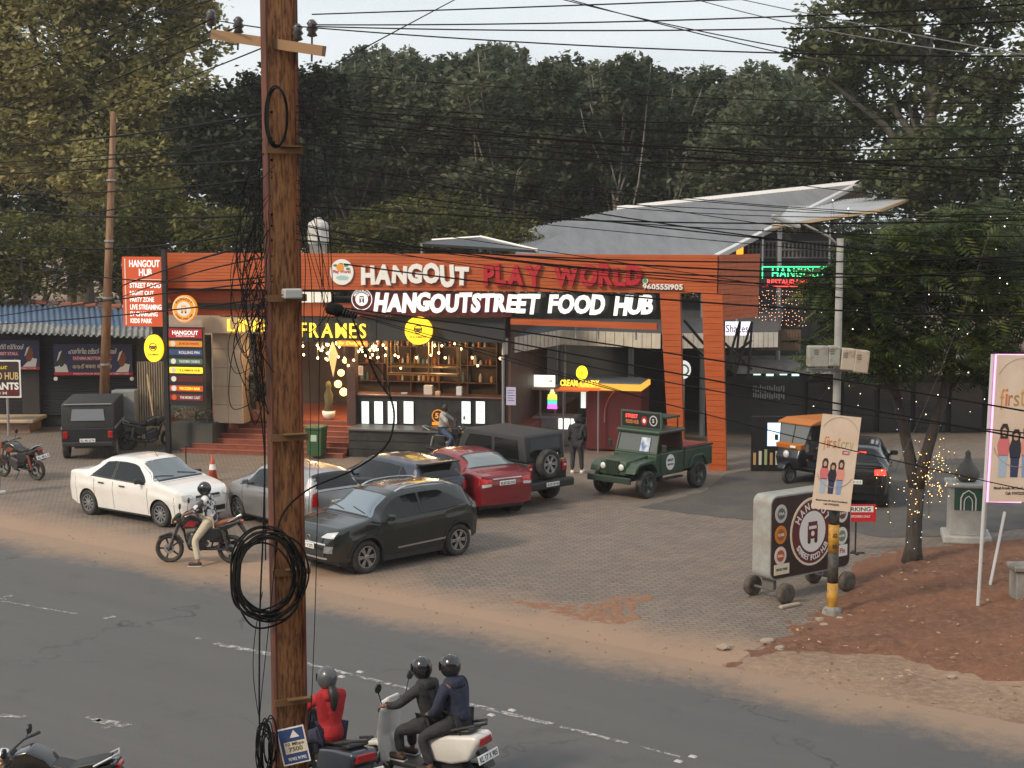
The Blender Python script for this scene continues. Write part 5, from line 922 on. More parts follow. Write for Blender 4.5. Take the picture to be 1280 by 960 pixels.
for s in (1, -1):
    for a in ([(-1.6, 1.2), (-1.54, 1.68), (-.72, 1.7), (-.72, 1.2)], [(-.6, 1.2), (-.6, 1.7), (.2, 1.7), (.52, 1.2)]): mm = MB(); mm.prism(a, s * .703, s * .712, .0); mm.build('side_window', GLASSD, th)
    for xw in (1.2, -1.22):
        mm = MB()
        mm.prism([(xw - .52, .74), (xw - .34, .97), (xw + .34, .97), (xw + .52, .74), (xw + .45, .74), (xw + .3, .9), (xw - .3, .9), (xw - .45, .74)], s * .66, s * .9, .012); mm.build('fender_flare', DARKPL, th)
    m = MB(); m.rbox((-1.91, s * .62, .95), (.06, .16, .26), .02); m.build('tail_light', REDLENS, th); m = MB(); m.rbox((-1.945, s * .62, .98), (.012, .08, .06), .004, 1); m.build('reflector', LENS, th)
    m = MB(); m.rbox((.62, s * .82, 1.22), (.1, .2, .18), .04); m.build('mirror', DARKPL, th); m = MB(); m.ball((1.88, s * .48, .86), (.05, .13, .13), 14, 8); m.build('headlight', LENS, th)
m = MB(); m.rbox((-2.0, 0, .55), (.22, 1.62, .22), .05); m.build('rear_bumper', DARKPL, th); m = MB(); m.rbox((1.98, 0, .56), (.22, 1.5, .22), .05); m.build('front_bumper', DARKPL, th)
m = MB(); m.add([(-1.855, -.56, 1.24), (-1.855, .56, 1.24), (-1.8, .52, 1.7), (-1.8, -.52, 1.7)], [(0, 1, 2, 3)]); o = m.build('rear_window', GLASSD, th)
sw_ = wheel(th, -2.03, 0, .36, .22, 1, ALLOY, 6); sw_.name = 'spare_wheel'; sw_.location = (-2.03, .1, 1.08); sw_.rotation_euler = (0, 0, R(90)); m = MB(); m.box((-1.93, .1, 1.0), (.1, .2, .2)); m.build('spare_bracket', DARKPL, th)
number_plate(th, -2.118, .56, -1, 'KL 07 CW 142', .0); m = MB(); m.box((0, 0, .52), (3.3, .9, .2)); m.build('chassis', DARKPL, th); jeep_wheels(th, (1.2, -1.22), .86, .37, .24, ALLOY, 6)
m = MB(); m.rbox((-1.92, -.35, 1.26), (.012, .06, .1), .004, 1); m.build('sticker', SW, th)
# green pickup jeep
JG = M('jeep_green', (.028, .062, .038), .5, .05, col2=(.045, .075, .048), scale=2.5, bump=.05, bscale=20, coat=.25); JGD = M('jeep_green_dark', (.02, .04, .027), .6)
f, r = G(806, 623), G(870, 609); hd = (f - r).normalized(); lf = Vector((-hd.y, hd.x, 0)); mid = (f + r) / 2 - lf * .68
gj = thing('parked_jeep', 'old dark green open back jeep with a menu board on its roof', 'jeep', mid, math.atan2(hd.y, hd.x)); WB = 1.15
m = MB(); m.prism([(.62, .62), (.62, 1.06), (1.62, .98), (1.66, .62)], -.42, .42, .03); smoothang(m.build('bonnet', JG, gj), 40)
m = MB(); m.prism([(-.55, .5), (-.55, 1.1), (.62, 1.1), (.7, 1.06), (.72, .5)], -.7, .7, .025); m.build('cab', JG, gj)
m = MB(); m.prism([(-1.85, .58), (-1.85, 1.08), (-.57, 1.08), (-.57, .58)], -.72, .72, .02); bed = m.build('load_bed', JG, gj)
for s in (1, -1): m = MB(); m.box((-1.21, s * .71, 1.13), (1.28, .06, .05)); m.build('bed_rail', JGD, bed)
m = MB(); m.prism([(-1.78, 1.1), (-.65, 1.1), (-.65, 1.16), (-1.78, 1.16)], -.6, .6); m.build('bed_load', M('bed_red', (.25, .04, .03), .6), gj)
m = MB()
for s in (1, -1): m.tube([(.66, s * .66, 1.08), (.5, s * .63, 1.6)], .03, 6); m.tube([(-.52, s * .66, 1.08), (-.5, s * .63, 1.6)], .03, 6)
m.tube([(.5, -.63, 1.6), (.5, .63, 1.6)], .03, 6); m.tube([(.66, -.66, 1.1), (.66, .66, 1.1)], .035, 6); m.build('windscreen_frame', JG, gj)
m = MB(); m.add([(.645, -.62, 1.12), (.645, .62, 1.12), (.51, .6, 1.57), (.51, -.6, 1.57)], [(0, 1, 2, 3)]); m.build('windscreen', M('dusty_glass', (.10, .11, .105), .15, spec=.6), gj)
m = MB(); m.rbox((0.0, 0, 1.65), (1.2, 1.42, .1), .04); m.build('roof', JG, gj); m = MB(); m.box((-.535, 0, 1.35), (.03, 1.25, .46)); m.build('cab_back', M('cab_back', (.12, .03, .025), .6), gj)
for s in (1, -1):
    m = MB(); m.prism([(-.4, .58), (-.4, 1.08), (.5, 1.08), (.5, .58)], s * .702, s * .72, .006); d_ = m.build('door', JG, gj); m = MB(); m.rbox((-.3, s * .73, .98), (.1, .025, .03), .008, 1); m.build('handle', DARKPL, d_)
    m = MB(); m.prism([(.6, .62), (.72, .86), (.85, .98), (1.45, .94), (1.62, .82), (1.68, .68), (1.62, .68), (1.5, .82), (1.35, .88), (.92, .88), (.78, .78), (.66, .6)], s * .43, s * .74, .015); m.build('front_wing', JG, gj)
    m = MB(); m.ball((1.665, s * .30, .83), (.05, .09, .09), 14, 9); m.build('headlight', M('headlamp_glass', (.7, .7, .66), .1, coat=1), gj, True); m = MB(); m.ring((1.665, s * .30, .83), .095, .014, 18, 5, 'x'); m.build('headlight_ring', JGD, gj)
    m = MB(); m.prism([(-1.62, .6), (-1.5, .84), (-1.38, .92), (-.95, .92), (-.8, .82), (-.72, .6), (-.78, .6), (-.86, .77), (-1.0, .86), (-1.35, .86), (-1.45, .78), (-1.54, .6)], s * .70, s * .78, .01); m.build('rear_wing', JG, gj)
    disc(gj, .1, .86, .16, .19, -.722, SW, 'round_decal', .006) if s < 0 else None
    m = MB(); m.tube([(.6, s * .72, 1.1), (.62, s * .86, 1.2)], .012, 5); m.rbox((.62, s * .9, 1.26), (.05, .14, .2), .02); m.build('mirror', DARKPL, gj)
o = disc(gj, 0, 0, .19, .21, 0, SW, 'round_decal', .006); o.rotation_euler = (0, 0, math.pi); o.location = (.1, .721, .84); text(o, 'HANGOUT', 0, .06, .26, .07, -.008, INK); text(o, 'STREET FOOD', 0, -.06, .26, .05, -.008, INK)
m = MB()
for k in range(8): m.rbox((1.668, -.19 + .054 * k, .8), (.03, .026, .36), .008, 1)
m.build('grille_bars', JG, gj); m = MB(); m.box((1.655, 0, .8), (.02, .44, .38)); m.build('grille_back', BLACK, gj)
m = MB(); m.rbox((1.8, 0, .52), (.09, 1.4, .16), .02); m.build('front_bumper', JGD, gj); m = MB(); m.box((0, 0, .5), (3.4, .7, .16)); m.build('chassis', DARKPL, gj); m = MB(); m.box((.1, .72, .42), (1.0, .14, .04)); m.build('step_plate', DARKPL, gj)
jeep_wheels(gj, (WB - .02, -WB), .80, .36, .2, M('jeep_rim', (.05, .06, .05), .7), 5, True)
bd = MB(); bd.box((.42, 0, 1.94), (.05, 1.35, .46)); bo = bd.build('roof_board', M('board_green', (.05, .09, .06), .5), gj); mb_ = MB(); mb_.box((-.2, 0, 2.0), (.6, 1.2, .05)); mb_.tube([(-.45, .55, 1.7), (-.45, .55, 2.0)], .02, 5); mb_.tube([(-.45, -.55, 1.7), (-.45, -.55, 2.0)], .02, 5); mb_.build('roof_rack', JGD, gj)
pn = bpy.data.objects.new('board_face', None); COL.objects.link(pn); pn.parent = gj; pn.location = (.447, 0, 1.94); pn.rotation_euler = (0, 0, R(90)); plate(pn, -.62, .62, -.19, .19, 0, BLACK, 'face', .01)
text(pn, 'STREET', -.3, .08, .4, .1, -.012, REDL, 'face_lettering'); text(pn, 'FOOD HUB', -.28, -.07, .42, .1, -.012, M('face_orange', (.7, .25, .05), .5), 'face_lettering'); disc(pn, .12, -.02, .1, .12, -.011, SRED, 'face_badge', .004); disc(pn, .12, -.02, .05, .06, -.0155, SW, 'face_badge', .003); disc(pn, .42, .0, .13, .14, -.011, M('badge_grey', (.5, .5, .5), .5), 'face_badge', .004); disc(pn, .42, .0, .1, .11, -.0155, BLACK, 'face_badge', .003); text(pn, '5', .42, 0, .06, .1, -.02, SW, 'face_lettering')
m = MB(); m.add([(.662, .12, 1.14), (.662, .42, 1.14), (.556, .42, 1.5), (.556, .12, 1.5)], [(0, 1, 2, 3)]); po = m.build('windscreen_poster', M('poster_blue', (.6, .65, .7), .5, col2=(.08, .15, .35), scale=5, detail=2), gj)
# black soft-top jeep seen from behind
p = G(96, 575); hd = Vector((.10, .995, 0)).normalized(); bj = thing('parked_jeep', 'black soft top jeep with clear plastic rear window standing before the shutters', 'jeep', p + hd * 1.5, math.atan2(hd.y, hd.x) + R(14)); SOFT = M('soft_top', (.02, .021, .022), .75, col2=(.035, .035, .035), scale=5, bump=.15, bscale=12)
m = MB(); m.prism([(-1.5, .95), (-1.45, 1.66), (-1.38, 1.74), (1.0, 1.76), (1.1, 1.7), (1.15, .95)], -.78, .78, .06, 3); smoothang(m.build('soft_top', SOFT, bj), 40); m = MB(); m.prism([(-1.55, .5), (-1.55, .98), (2.0, .98), (2.0, .5)], -.78, .78, .03); m.build('tub', BLACK, bj)
m = MB(); m.box((-1.555, 0, 1.42), (.02, .8, .34)); m = MB(); m.add([(-1.512, -.5, 1.2), (-1.512, .5, 1.2), (-1.482, .46, 1.55), (-1.482, -.46, 1.55)], [(0, 1, 2, 3)]); o = m.build('rear_window', M('clear_plastic', (.2, .22, .24), .25, spec=.6), bj); m = MB(); m.box((-1.47, 0, 1.70), (.03, 1.4, .03)); m.build('rear_hoop', M('hoop_grey', (.3, .3, .3), .5), bj)
for s in (1, -1):
    m = MB(); m.rbox((-1.57, s * .66, .78), (.05, .14, .22), .02); m.build('tail_light', REDLENS, bj); m = MB(); m.prism([(-1.2, 1.02), (-1.2, 1.6), (.8, 1.6), (.8, 1.02)], s * .78, s * .79); m.build('side_curtain', SOFT, bj); m = MB(); m.box((0, s * .79, .97), (2.9, .03, .07)); m.build('beading', M('beading', (.3, .28, .24), .5), bj)
m = MB(); m.rbox((-1.62, 0, .5), (.12, 1.5, .14), .03); m.build('rear_bumper', DARKPL, bj); number_plate(bj, -1.69, .62, -1, 'KL 40 2174', .0); jeep_wheels(bj, (1.35, -1.0), .8, .34, .19, STEEL, 5, True); m = MB(); m.box((0, 0, .45), (3.2, .8, .16)); m.build('chassis', DARKPL, bj)
# auto rickshaw
p = G(985, 604); hd = Vector((-.80, -.60, 0)); ar = thing('auto_rickshaw', 'black and yellow auto rickshaw with open cabin beside the portal', 'auto rickshaw', p - hd * .95, math.atan2(hd.y, hd.x)); AY = M('rickshaw_yellow', (.42, .13, .015), .5); AB = M('rickshaw_black', (.012, .013, .02), .4, coat=.4)
m = MB(); m.prism([(.98, .45), (1.05, .72), (.92, 1.0), (.72, 1.05), (.6, .5)], -.42, .42, .06, 3); smoothang(m.build('front_cowl', AB, ar), 40); m = MB(); m.prism([(.6, .32), (.62, .42), (-1.2, .42), (-1.2, .32)], -.6, .6, .02); m.build('floor', AB, ar); m = MB(); m.prism([(-1.25, .4), (-1.28, 1.0), (-.55, 1.0), (-.5, .4)], -.63, .63, .05, 2); m.build('rear_body', AB, ar)
m = MB(); m.prism([(.74, 1.0), (.96, .96), (.98, 1.1), (.76, 1.12)], -.46, .46, .02); m.build('yellow_band', AY, ar); m = MB(); m.prism([(-1.3, 1.62), (-1.2, 1.72), (.4, 1.76), (.72, 1.68), (.75, 1.62)], -.62, .62, .03); m.build('roof', AY, ar); m = MB(); m.prism([(-1.3, 1.0), (-1.28, 1.62), (-.6, 1.64), (-.62, 1.0)], -.62, .62, .03); m.build('hood', M('rickshaw_hood', (.02, .02, .02), .75), ar)
m = MB()
for s in (1, -1): m.tube([(.80, s * .46, 1.08), (.66, s * .55, 1.64)], .025, 6); m.tube([(-.05, s * .6, .42), (-.05, s * .58, 1.64)], .022, 6)
m.tube([(.66, -.55, 1.64), (.66, .55, 1.64)], .025, 6); m.tube([(.82, 0, 1.1), (.68, 0, 1.62)], .015, 5); m.build('frame', AB, ar); m = MB(); m.add([(.81, -.45, 1.1), (.81, .45, 1.1), (.675, .53, 1.62), (.675, -.53, 1.62)], [(0, 1, 2, 3)]); m.build('windscreen', M('thin_glass', (.12, .13, .13), .06, spec=.8), ar)
m = MB(); m.ball((1.04, 0, .82), (.06, .11, .11), 14, 8); m.build('headlight', LENS, ar, True); m = MB(); m.prism([(.68, .42), (.76, .56), (1.0, .62), (1.22, .56), (1.28, .44), (1.2, .46), (1.0, .52), (.8, .48)], -.13, .13, .02); m.build('mudguard', AB, ar); m = MB(); m.box((-.75, 0, .72), (.45, 1.0, .16)); m.box((.1, 0, .68), (.35, .6, .14)); m.build('seats', M('seat_vinyl', (.05, .03, .03), .5), ar)
wheel(ar, .98, .06, .25, .12, 1, STEEL, 5, steel=True); wheel(ar, -.85, .56, .25, .12, 1, STEEL, 5, steel=True); wheel(ar, -.85, -.56, .25, .12, -1, STEEL, 5, steel=True)
m = MB(); m.tube([(.9, .0, .5), (.92, 0, .28)], .04, 6); m.tube([(.72, -.3, 1.12), (.72, .3, 1.12)], .015, 5); m.build('fork', AB, ar); m = MB(); m.rbox((.8, .6, 1.2), (.03, .12, .16), .01, 1); m.build('mirror', BLACK, ar); m = MB(); m.rbox((.8, -.6, 1.2), (.03, .12, .16), .01, 1); m.build('mirror', BLACK, ar); m = MB(); m.rbox((1.0, .2, 1.04), (.01, .2, .06), .003, 1); m.build('badge_plate', SW, ar)

# ---- two-wheelers
def bike_wheel(t, x, r, w_, spokes, rimmat):
    e = bpy.data.objects.new('wheel', None); COL.objects.link(e); e.parent = t; e.location = (x, 0, r); e.empty_display_size = .1
    m = MB(); h = w_ / 2; m.lathe([(r * .76, -h * .7), (r * .9, -h), (r * .98, -h * .5), (r, 0), (r * .98, h * .5), (r * .9, h), (r * .76, h * .7), (r * .74, 0), (r * .76, -h * .7)], 28, axis='y', cap=False); m.build('tyre', RUBBER, e, True)
    m = MB(); m.lathe([(r * .78, -h * .6), (r * .70, -h * .4), (r * .70, h * .4), (r * .78, h * .6)], 28, axis='y', cap=False); m.lathe([(.001, -h), (.05, -h), (.05, h), (.001, h)], 12, axis='y')
    for k in range(spokes): rot = Matrix.Rotation(2 * math.pi * k / spokes, 3, 'Y'); m.box(rot @ Vector((r * .38, 0, 0)), (r * .66, h * .5, .034), rot=rot)
    m.build('rim', rimmat, e); m = MB(); m.lathe([(.11, h * .9), (.11, h * .98), (.06, h * .98), (.06, h * .9)], 20, axis='y', cap=False); m.build('brake_disc', STEEL, e)
def motorcycle(label, loc, head, tank, seatm, accent=None, lean=0.0, plate_=None, name='motorcycle', classic=False, stand=True, rider=False):
    t = thing(name, label, 'motorcycle', loc, math.atan2(head[1], head[0])); t.rotation_euler = (lean, 0, math.atan2(head[1], head[0]))
    xf, xr, r = .68, -.64, .305; bike_wheel(t, xf, r, .1, 5, DARKPL); bike_wheel(t, xr, r, .13, 5, DARKPL)
    m = MB()
    for s in (1, -1): m.tube([(xf, s * .08, r), (.44, s * .08, .92)], .024, 8)
    m.build('fork', M('fork_grey', (.16, .16, .165), .35, .8), t); m = MB(); m.prism([(.42, .86), (.50, .93), (.42, .98), (.36, .9)], -.12, .12, .01); m.build('yoke', DARKPL, t)
    m = MB(); m.prism([(xf - .30, r + .12), (xf - .2, r + .27), (xf, r + .34), (xf + .2, r + .27), (xf + .26, r + .2), (xf + .2, r + .235), (xf, r + .30), (xf - .17, r + .24), (xf - .27, r + .1)], -.065, .065, .01); m.build('front_mudguard', BLACK, t)
    m = MB(); m.tube([(.42, 0, .86), (.1, 0, .78), (-.35, 0, .74), (-.62, 0, .82)], .03, 6); m.tube([(.42, 0, .8), (.28, 0, .4), (-.2, 0, .3), (-.32, 0, .72)], .025, 6); m.tube([(-.2, .09, .32), (xr, .09, r)], .025, 6); m.tube([(-.2, -.09, .32), (xr, -.09, r)], .025, 6); m.build('frame', BLACK, t)
    for s in (1, -1): m = MB(); m.tube([(xr + .06, s * .12, r + .04), (-.48, s * .12, .74)], .032, 8); m.build('shock_absorber', M('spring_dark', (.05, .045, .045), .4) if rider else (M('spring_red', (.25, .05, .03), .5) if accent else STEEL), t)
    for s in (1, -1): m = MB(); m.prism([(-.08, .76), (-.42, .78), (-.5, .66), (-.32, .5), (-.1, .52)], s * .10, s * .15, .015); m.build('side_panel', tank, t)
    m = MB(); m.tube([(.38, 0, .74), (.33, 0, .5), (.26, 0, .3), (.05, 0, .22)], .028, 6); m.build('down_tube', BLACK, t)
    m = MB(); m.rbox((-.33, 0, .56), (.3, .18, .22), .04, 2); m.build('air_box', DARKPL, t)
    m = MB(); m.rbox((.08, 0, .48), (.34, .28, .3), .05, 2, Matrix.Rotation(R(-20), 3, 'Y')); m.lathe([(.09, -.17), (.1, -.13), (.1, .13), (.09, .17)], 14, (.0, 0, .4), 'y')
    for k in range(5): m.box((.2, 0, .52 + .03 * k), (.2, .24, .012))
    m.build('engine', M('engine_grey', (.08, .08, .085), .45, .6), t)
    m = MB(); m.tube([(.22, -.1, .5), (.3, -.12, .34), (.1, -.14, .26), (-.2, -.16, .28), (-.7, -.18, .42)], [.022, .022, .024, .045, .05], 8); m.build('exhaust', M('exhaust_dark', (.06, .06, .06), .35, .7), t)
    m = MB(); m.prism([(.40, .86), (.34, 1.02), (.18, 1.06), (-.02, .98), (-.12, .86), (-.1, .8), (.3, .74)], -.15, .15, .05, 3); smoothang(m.build('tank', tank, t), 50)
    if accent:
        for s in (1, -1): m = MB(); m.prism([(.34, .8), (.2, .93), (.0, .9), (.12, .8)], s * .145, s * .157, .0); m.build('tank_panel', accent, t)
    m = MB(); m.prism([(-.08, .84), (-.1, .9), (-.3, .86), (-.42, .9), (-.74, .98), (-.76, .95), (-.45, .82), (-.2, .78)], -.13, .13, .03, 2); smoothang(m.build('seat', seatm, t), 50)
    m = MB(); m.prism([(-.2, .62), (-.22, .79), (-.45, .83), (-.85, .95), (-.86, .88), (-.55, .72)], -.12, .12, .03, 2); m.build('tail_cowl', tank, t); m = MB(); m.rbox((-.86, 0, .89), (.06, .16, .06), .015); m.build('tail_light', REDLENS, t)
    m = MB(); m.prism([(-.78, .86), (-.95, .62), (-.98, .62), (-.83, .88)], -.08, .08); m.build('rear_mudguard', BLACK, t)
    m = MB(); m.tube([(-.6, .13, .9), (-.82, .12, 1.02), (-.86, 0, 1.02), (-.82, -.12, 1.02), (-.6, -.13, .9)], .014, 5); m.build('grab_rail', ALLOY, t)
    m = MB(); m.tube([(.26, .38, 1.06), (.36, .2, 1.05), (.42, .06, 1.0), (.42, -.06, 1.0), (.36, -.2, 1.05), (.26, -.38, 1.06)], .013, 6); m.build('handlebar', BLACK, t)
    for s in (1, -1):
        m = MB(); mz = 1.12 if classic else 1.26; m.tube([(.36, s * .26, 1.04), (.36, s * .34, mz - .04)], .007, 5); m.lathe([(.001, -.012), (.06, -.01), (.06, .01), (.001, .012)], 14, (.35, s * .35, mz), 'x'); m.build('mirror', BLACK, t); m = MB(); m.tube([(.25, s * .4, 1.06), (.3, s * .29, 1.06)], .02, 6); m.build('grip', RUBBER, t)
        m = MB(); m.rbox((.5, s * .16, .9), (.06, .06, .04), .015); m.build('indicator', ORANGEL, t)
    if classic: m = MB(); m.ball((.52, 0, .93), (.09, .1, .1), 14, 9); m.build('headlight', CHROME, t, True)
    else:
        m = MB(); m.prism([(.44, .86), (.60, .84), (.60, .92), (.5, 1.06), (.42, 1.02)], -.11, .11, .03, 2); smoothang(m.build('headlight_cowl', BLACK, t), 40); m = MB(); m.rbox((.605, 0, .885), (.02, .15, .09), .01); m.build('headlight', LENS, t)
    for s in (1, -1): m = MB(); m.tube([(-.05, s * .1, .32), (-.05, s * .26, .32)], .014, 5); m.build('footrest', RUBBER, t)
    if stand: m = MB(); m.tube([(-.12, .1, .3), (-.05, .26, .012)], .012, 5); m.build('side_stand', BLACK, t)
    if plate_: number_plate(t, -.95, .7, -1, plate_, 0, R(-20)); 
    return t
SEATB = M('seat_black', (.02, .02, .021), .5); SEATR = M('seat_rust', (.22, .07, .035), .55); TK = paintm('bike_black', (.012, .012, .013), .25, .2)
f, r = G(211, 703), G(294, 704); hd = (f - r).normalized(); bk1 = motorcycle('black and red commuter motorcycle ridden by the camouflage shirt rider', (f + r) / 2, hd, TK, SEATR, M('bike_red', (.3, .015, .02), .35), stand=False, rider=True); BIKE1 = ((f + r) / 2, math.atan2(hd.y, hd.x))
f, r = G(8, 596), G(45, 600); motorcycle('dark motorcycle with rust red shock absorbers and white plate parked before the ledge', (f + r) / 2, (f - r).normalized(), TK, SEATB, M('bike_rust', (.25, .06, .03), .5), plate_='KL 40 L 9', lean=R(-6))
p = G(186, 561); motorcycle('black sports motorcycle parked at the planter below the pylon', p, (.93, .36), TK, SEATB, None, plate_='KL 07 AB 12', lean=R(6))
p = G(562, 575); motorcycle('black motorcycle standing by the cafe plinth under the seated man', (p.x, p.y, 0), (.95, -.3), TK, SEATB, None, stand=True); BIKE2 = (Vector((p.x, p.y, 0)), math.atan2(-.3, .95))
f = G(2, 1044); r = G(146, 1050); motorcycle('black cruiser motorcycle with black saddle and tan lamp parked at the near kerb', (f + r) / 2 + Vector((-.12, .15, 0)), (f - r).normalized(), TK, SEATB, None, classic=True, lean=R(-5))
def scooter(label, loc, head, paint, name='scooter'):
    t = thing(name, label, 'scooter', loc, math.atan2(head[1], head[0])); bike_wheel(t, .62, .23, .1, 5, DARKPL); bike_wheel(t, -.62, .23, .1, 5, DARKPL)
    m = MB(); m.prism([(-.12, .42), (-.2, .70), (-.55, .78), (-.95, .84), (-1.0, .76), (-.85, .5), (-.6, .42)], -.19, .19, .07, 3); smoothang(m.build('rear_body', paint, t), 50)
    m = MB(); m.prism([(.02, .72), (-.02, .80), (-.35, .78), (-.5, .82), (-.82, .90), (-.86, .85), (-.5, .73)], -.15, .15, .035, 3); smoothang(m.build('seat', SEATB, t), 50)
    m = MB(); m.prism([(.3, .3), (.42, .62), (.40, .95), (.46, .98), (.52, .62), (.44, .28)], -.21, .21, .03, 2); smoothang(m.build('leg_shield', paint, t), 50); m = MB(); m.prism([(-.14, .26), (-.14, .33), (.38, .33), (.38, .26)], -.19, .19, .015); m.build('footboard', DARKPL, t)
    m = MB(); m.prism([(.36, .38), (.46, .46), (.62, .49), (.80, .44), (.86, .34), (.74, .40), (.6, .43), (.46, .38)], -.09, .09, .02, 2); m.build('front_mudguard', paint, t); m = MB(); m.prism([(.34, .95), (.48, .93), (.52, 1.02), (.38, 1.12)], -.14, .14, .04, 3); m.build('handlebar_cowl', paint, t)
    m = MB(); m.tube([(.3, .36, 1.06), (.40, .1, 1.04), (.40, -.1, 1.04), (.3, -.36, 1.06)], .014, 6); m.build('handlebar', BLACK, t); m = MB(); m.tube([(.62, .06, .23), (.46, 0, .6)], .025, 6); m.build('fork', STEEL, t)
    for s in (1, -1): m = MB(); m.tube([(.38, s * .26, 1.05), (.38, s * .34, 1.24)], .007, 5); m.lathe([(.001, -.012), (.06, -.01), (.06, .01), (.001, .012)], 14, (.37, s * .35, 1.28), 'x'); m.build('mirror', BLACK, t)
    m = MB(); m.prism([(-.15, .70), (.15, .70), (.12, .80), (-.12, .80)], -1.0, -.975, .008, 1, 'yz'); m.build('tail_light', REDLENS, t); m = MB(); m.tube([(-.6, .17, .86), (-.92, .14, .96), (-1.0, 0, .96), (-.92, -.14, .96), (-.6, -.17, .86)], .018, 6); m.build('grab_rail', DARKPL, t)
    m = MB(); m.box((-.45, 0, .34), (.5, .22, .18)); m.build('engine', DARKPL, t); m = MB(); m.tube([(-.3, -.2, .28), (-.85, -.22, .34)], .05, 8); m.build('silencer', M('exhaust_dark', (.06, .06, .06), .35), t); m = MB(); m.prism([(-.9, .6), (-1.06, .42), (-1.08, .44), (-.94, .64)], -.09, .09); m.build('rear_mudguard', DARKPL, t); number_plate(t, -1.03, .56, -1, 'KL 17 X 905', 0, R(-15)); return t
p = Vector(((520 - 640) / 1900 * 18.6, 18.6, 0)); hs_ = Vector((-.86, .51, 0)); SC1 = (p, math.atan2(hs_.y, hs_.x)); scooter('white scooter carrying two riders along the road', p, hs_, paintm('scooter_white', (.62, .60, .56), .35, 0))
p = Vector(((384 - 640) / 1900 * 18.3, 18.3, 0)); hs_ = Vector((-.62, .785, 0)); SC2 = (p, math.atan2(hs_.y, hs_.x)); scooter('dark scooter under the woman in the red kurta', p + Vector((.12, -.05, 0)), hs_, paintm('scooter_dark', (.02, .025, .04), .3, .2)); SC2 = (p + Vector((.12, -.05, 0)), SC2[1])
# ================================================================ people
SKIN = M('skin', (.22, .11, .07), .55); HAIR = M('hair', (.012, .010, .009), .5)
def skinmesh(name, verts, edges, radii, root=0):
    me = bpy.data.meshes.new(name); me.from_pydata(verts, edges, []); o = bpy.data.objects.new(name, me); COL.objects.link(o)
    md = o.modifiers.new('skin', 'SKIN'); md.use_smooth_shade = True
    if not me.skin_vertices: me.attributes.new  # layer is made by the modifier
    sv = me.skin_vertices[0].data if len(me.skin_vertices) else None
    if sv is None: 
        bm = bmesh.new(); bm.from_mesh(me); bm.verts.layers.skin.verify(); bm.to_mesh(me); bm.free(); sv = me.skin_vertices[0].data
    for i, r in enumerate(radii): sv[i].radius = (r, r) if not isinstance(r, tuple) else r; sv[i].use_root = (i == root)
    s2 = o.modifiers.new('sub', 'SUBSURF'); s2.levels = 2; s2.render_levels = 2
    bpy.context.view_layer.update(); dg = bpy.context.evaluated_depsgraph_get(); ev = o.evaluated_get(dg); res = bpy.data.meshes.new_from_object(ev, depsgraph=dg)
    bpy.data.objects.remove(o); res.name = name
    for p in res.polygons: p.use_smooth = True
    return res
def fingers(mb, h, d, up, grip):
    d = d.normalized(); sd = d.cross(up).normalized(); upn = sd.cross(d).normalized()
    for k, (o, ln) in enumerate(((-.028, .062), (-.009, .075), (.010, .07), (.028, .056))):
        a = h + d * .035 + sd * o; c = a + d * ln * .55 - upn * .01 * (1 + grip); e = c + (d * (1 - grip) - upn * (.25 + grip)).normalized() * ln * .5; f = e + (d * (.6 - 1.4 * grip) - upn * (.6 + .2 * grip)).normalized() * ln * .35; mb.tube([a - d * .02, a, c, e, f], [.009, .0095, .009, .008, .006], 6)
    a = h - d * .01 + sd * .03; mb.tube([a, a + sd * .03 + d * .02 - upn * .008, a + sd * .036 + d * .048 - upn * .016, a + sd * .022 + d * .066 - upn * .02], [.012, .011, .0095, .007], 6)
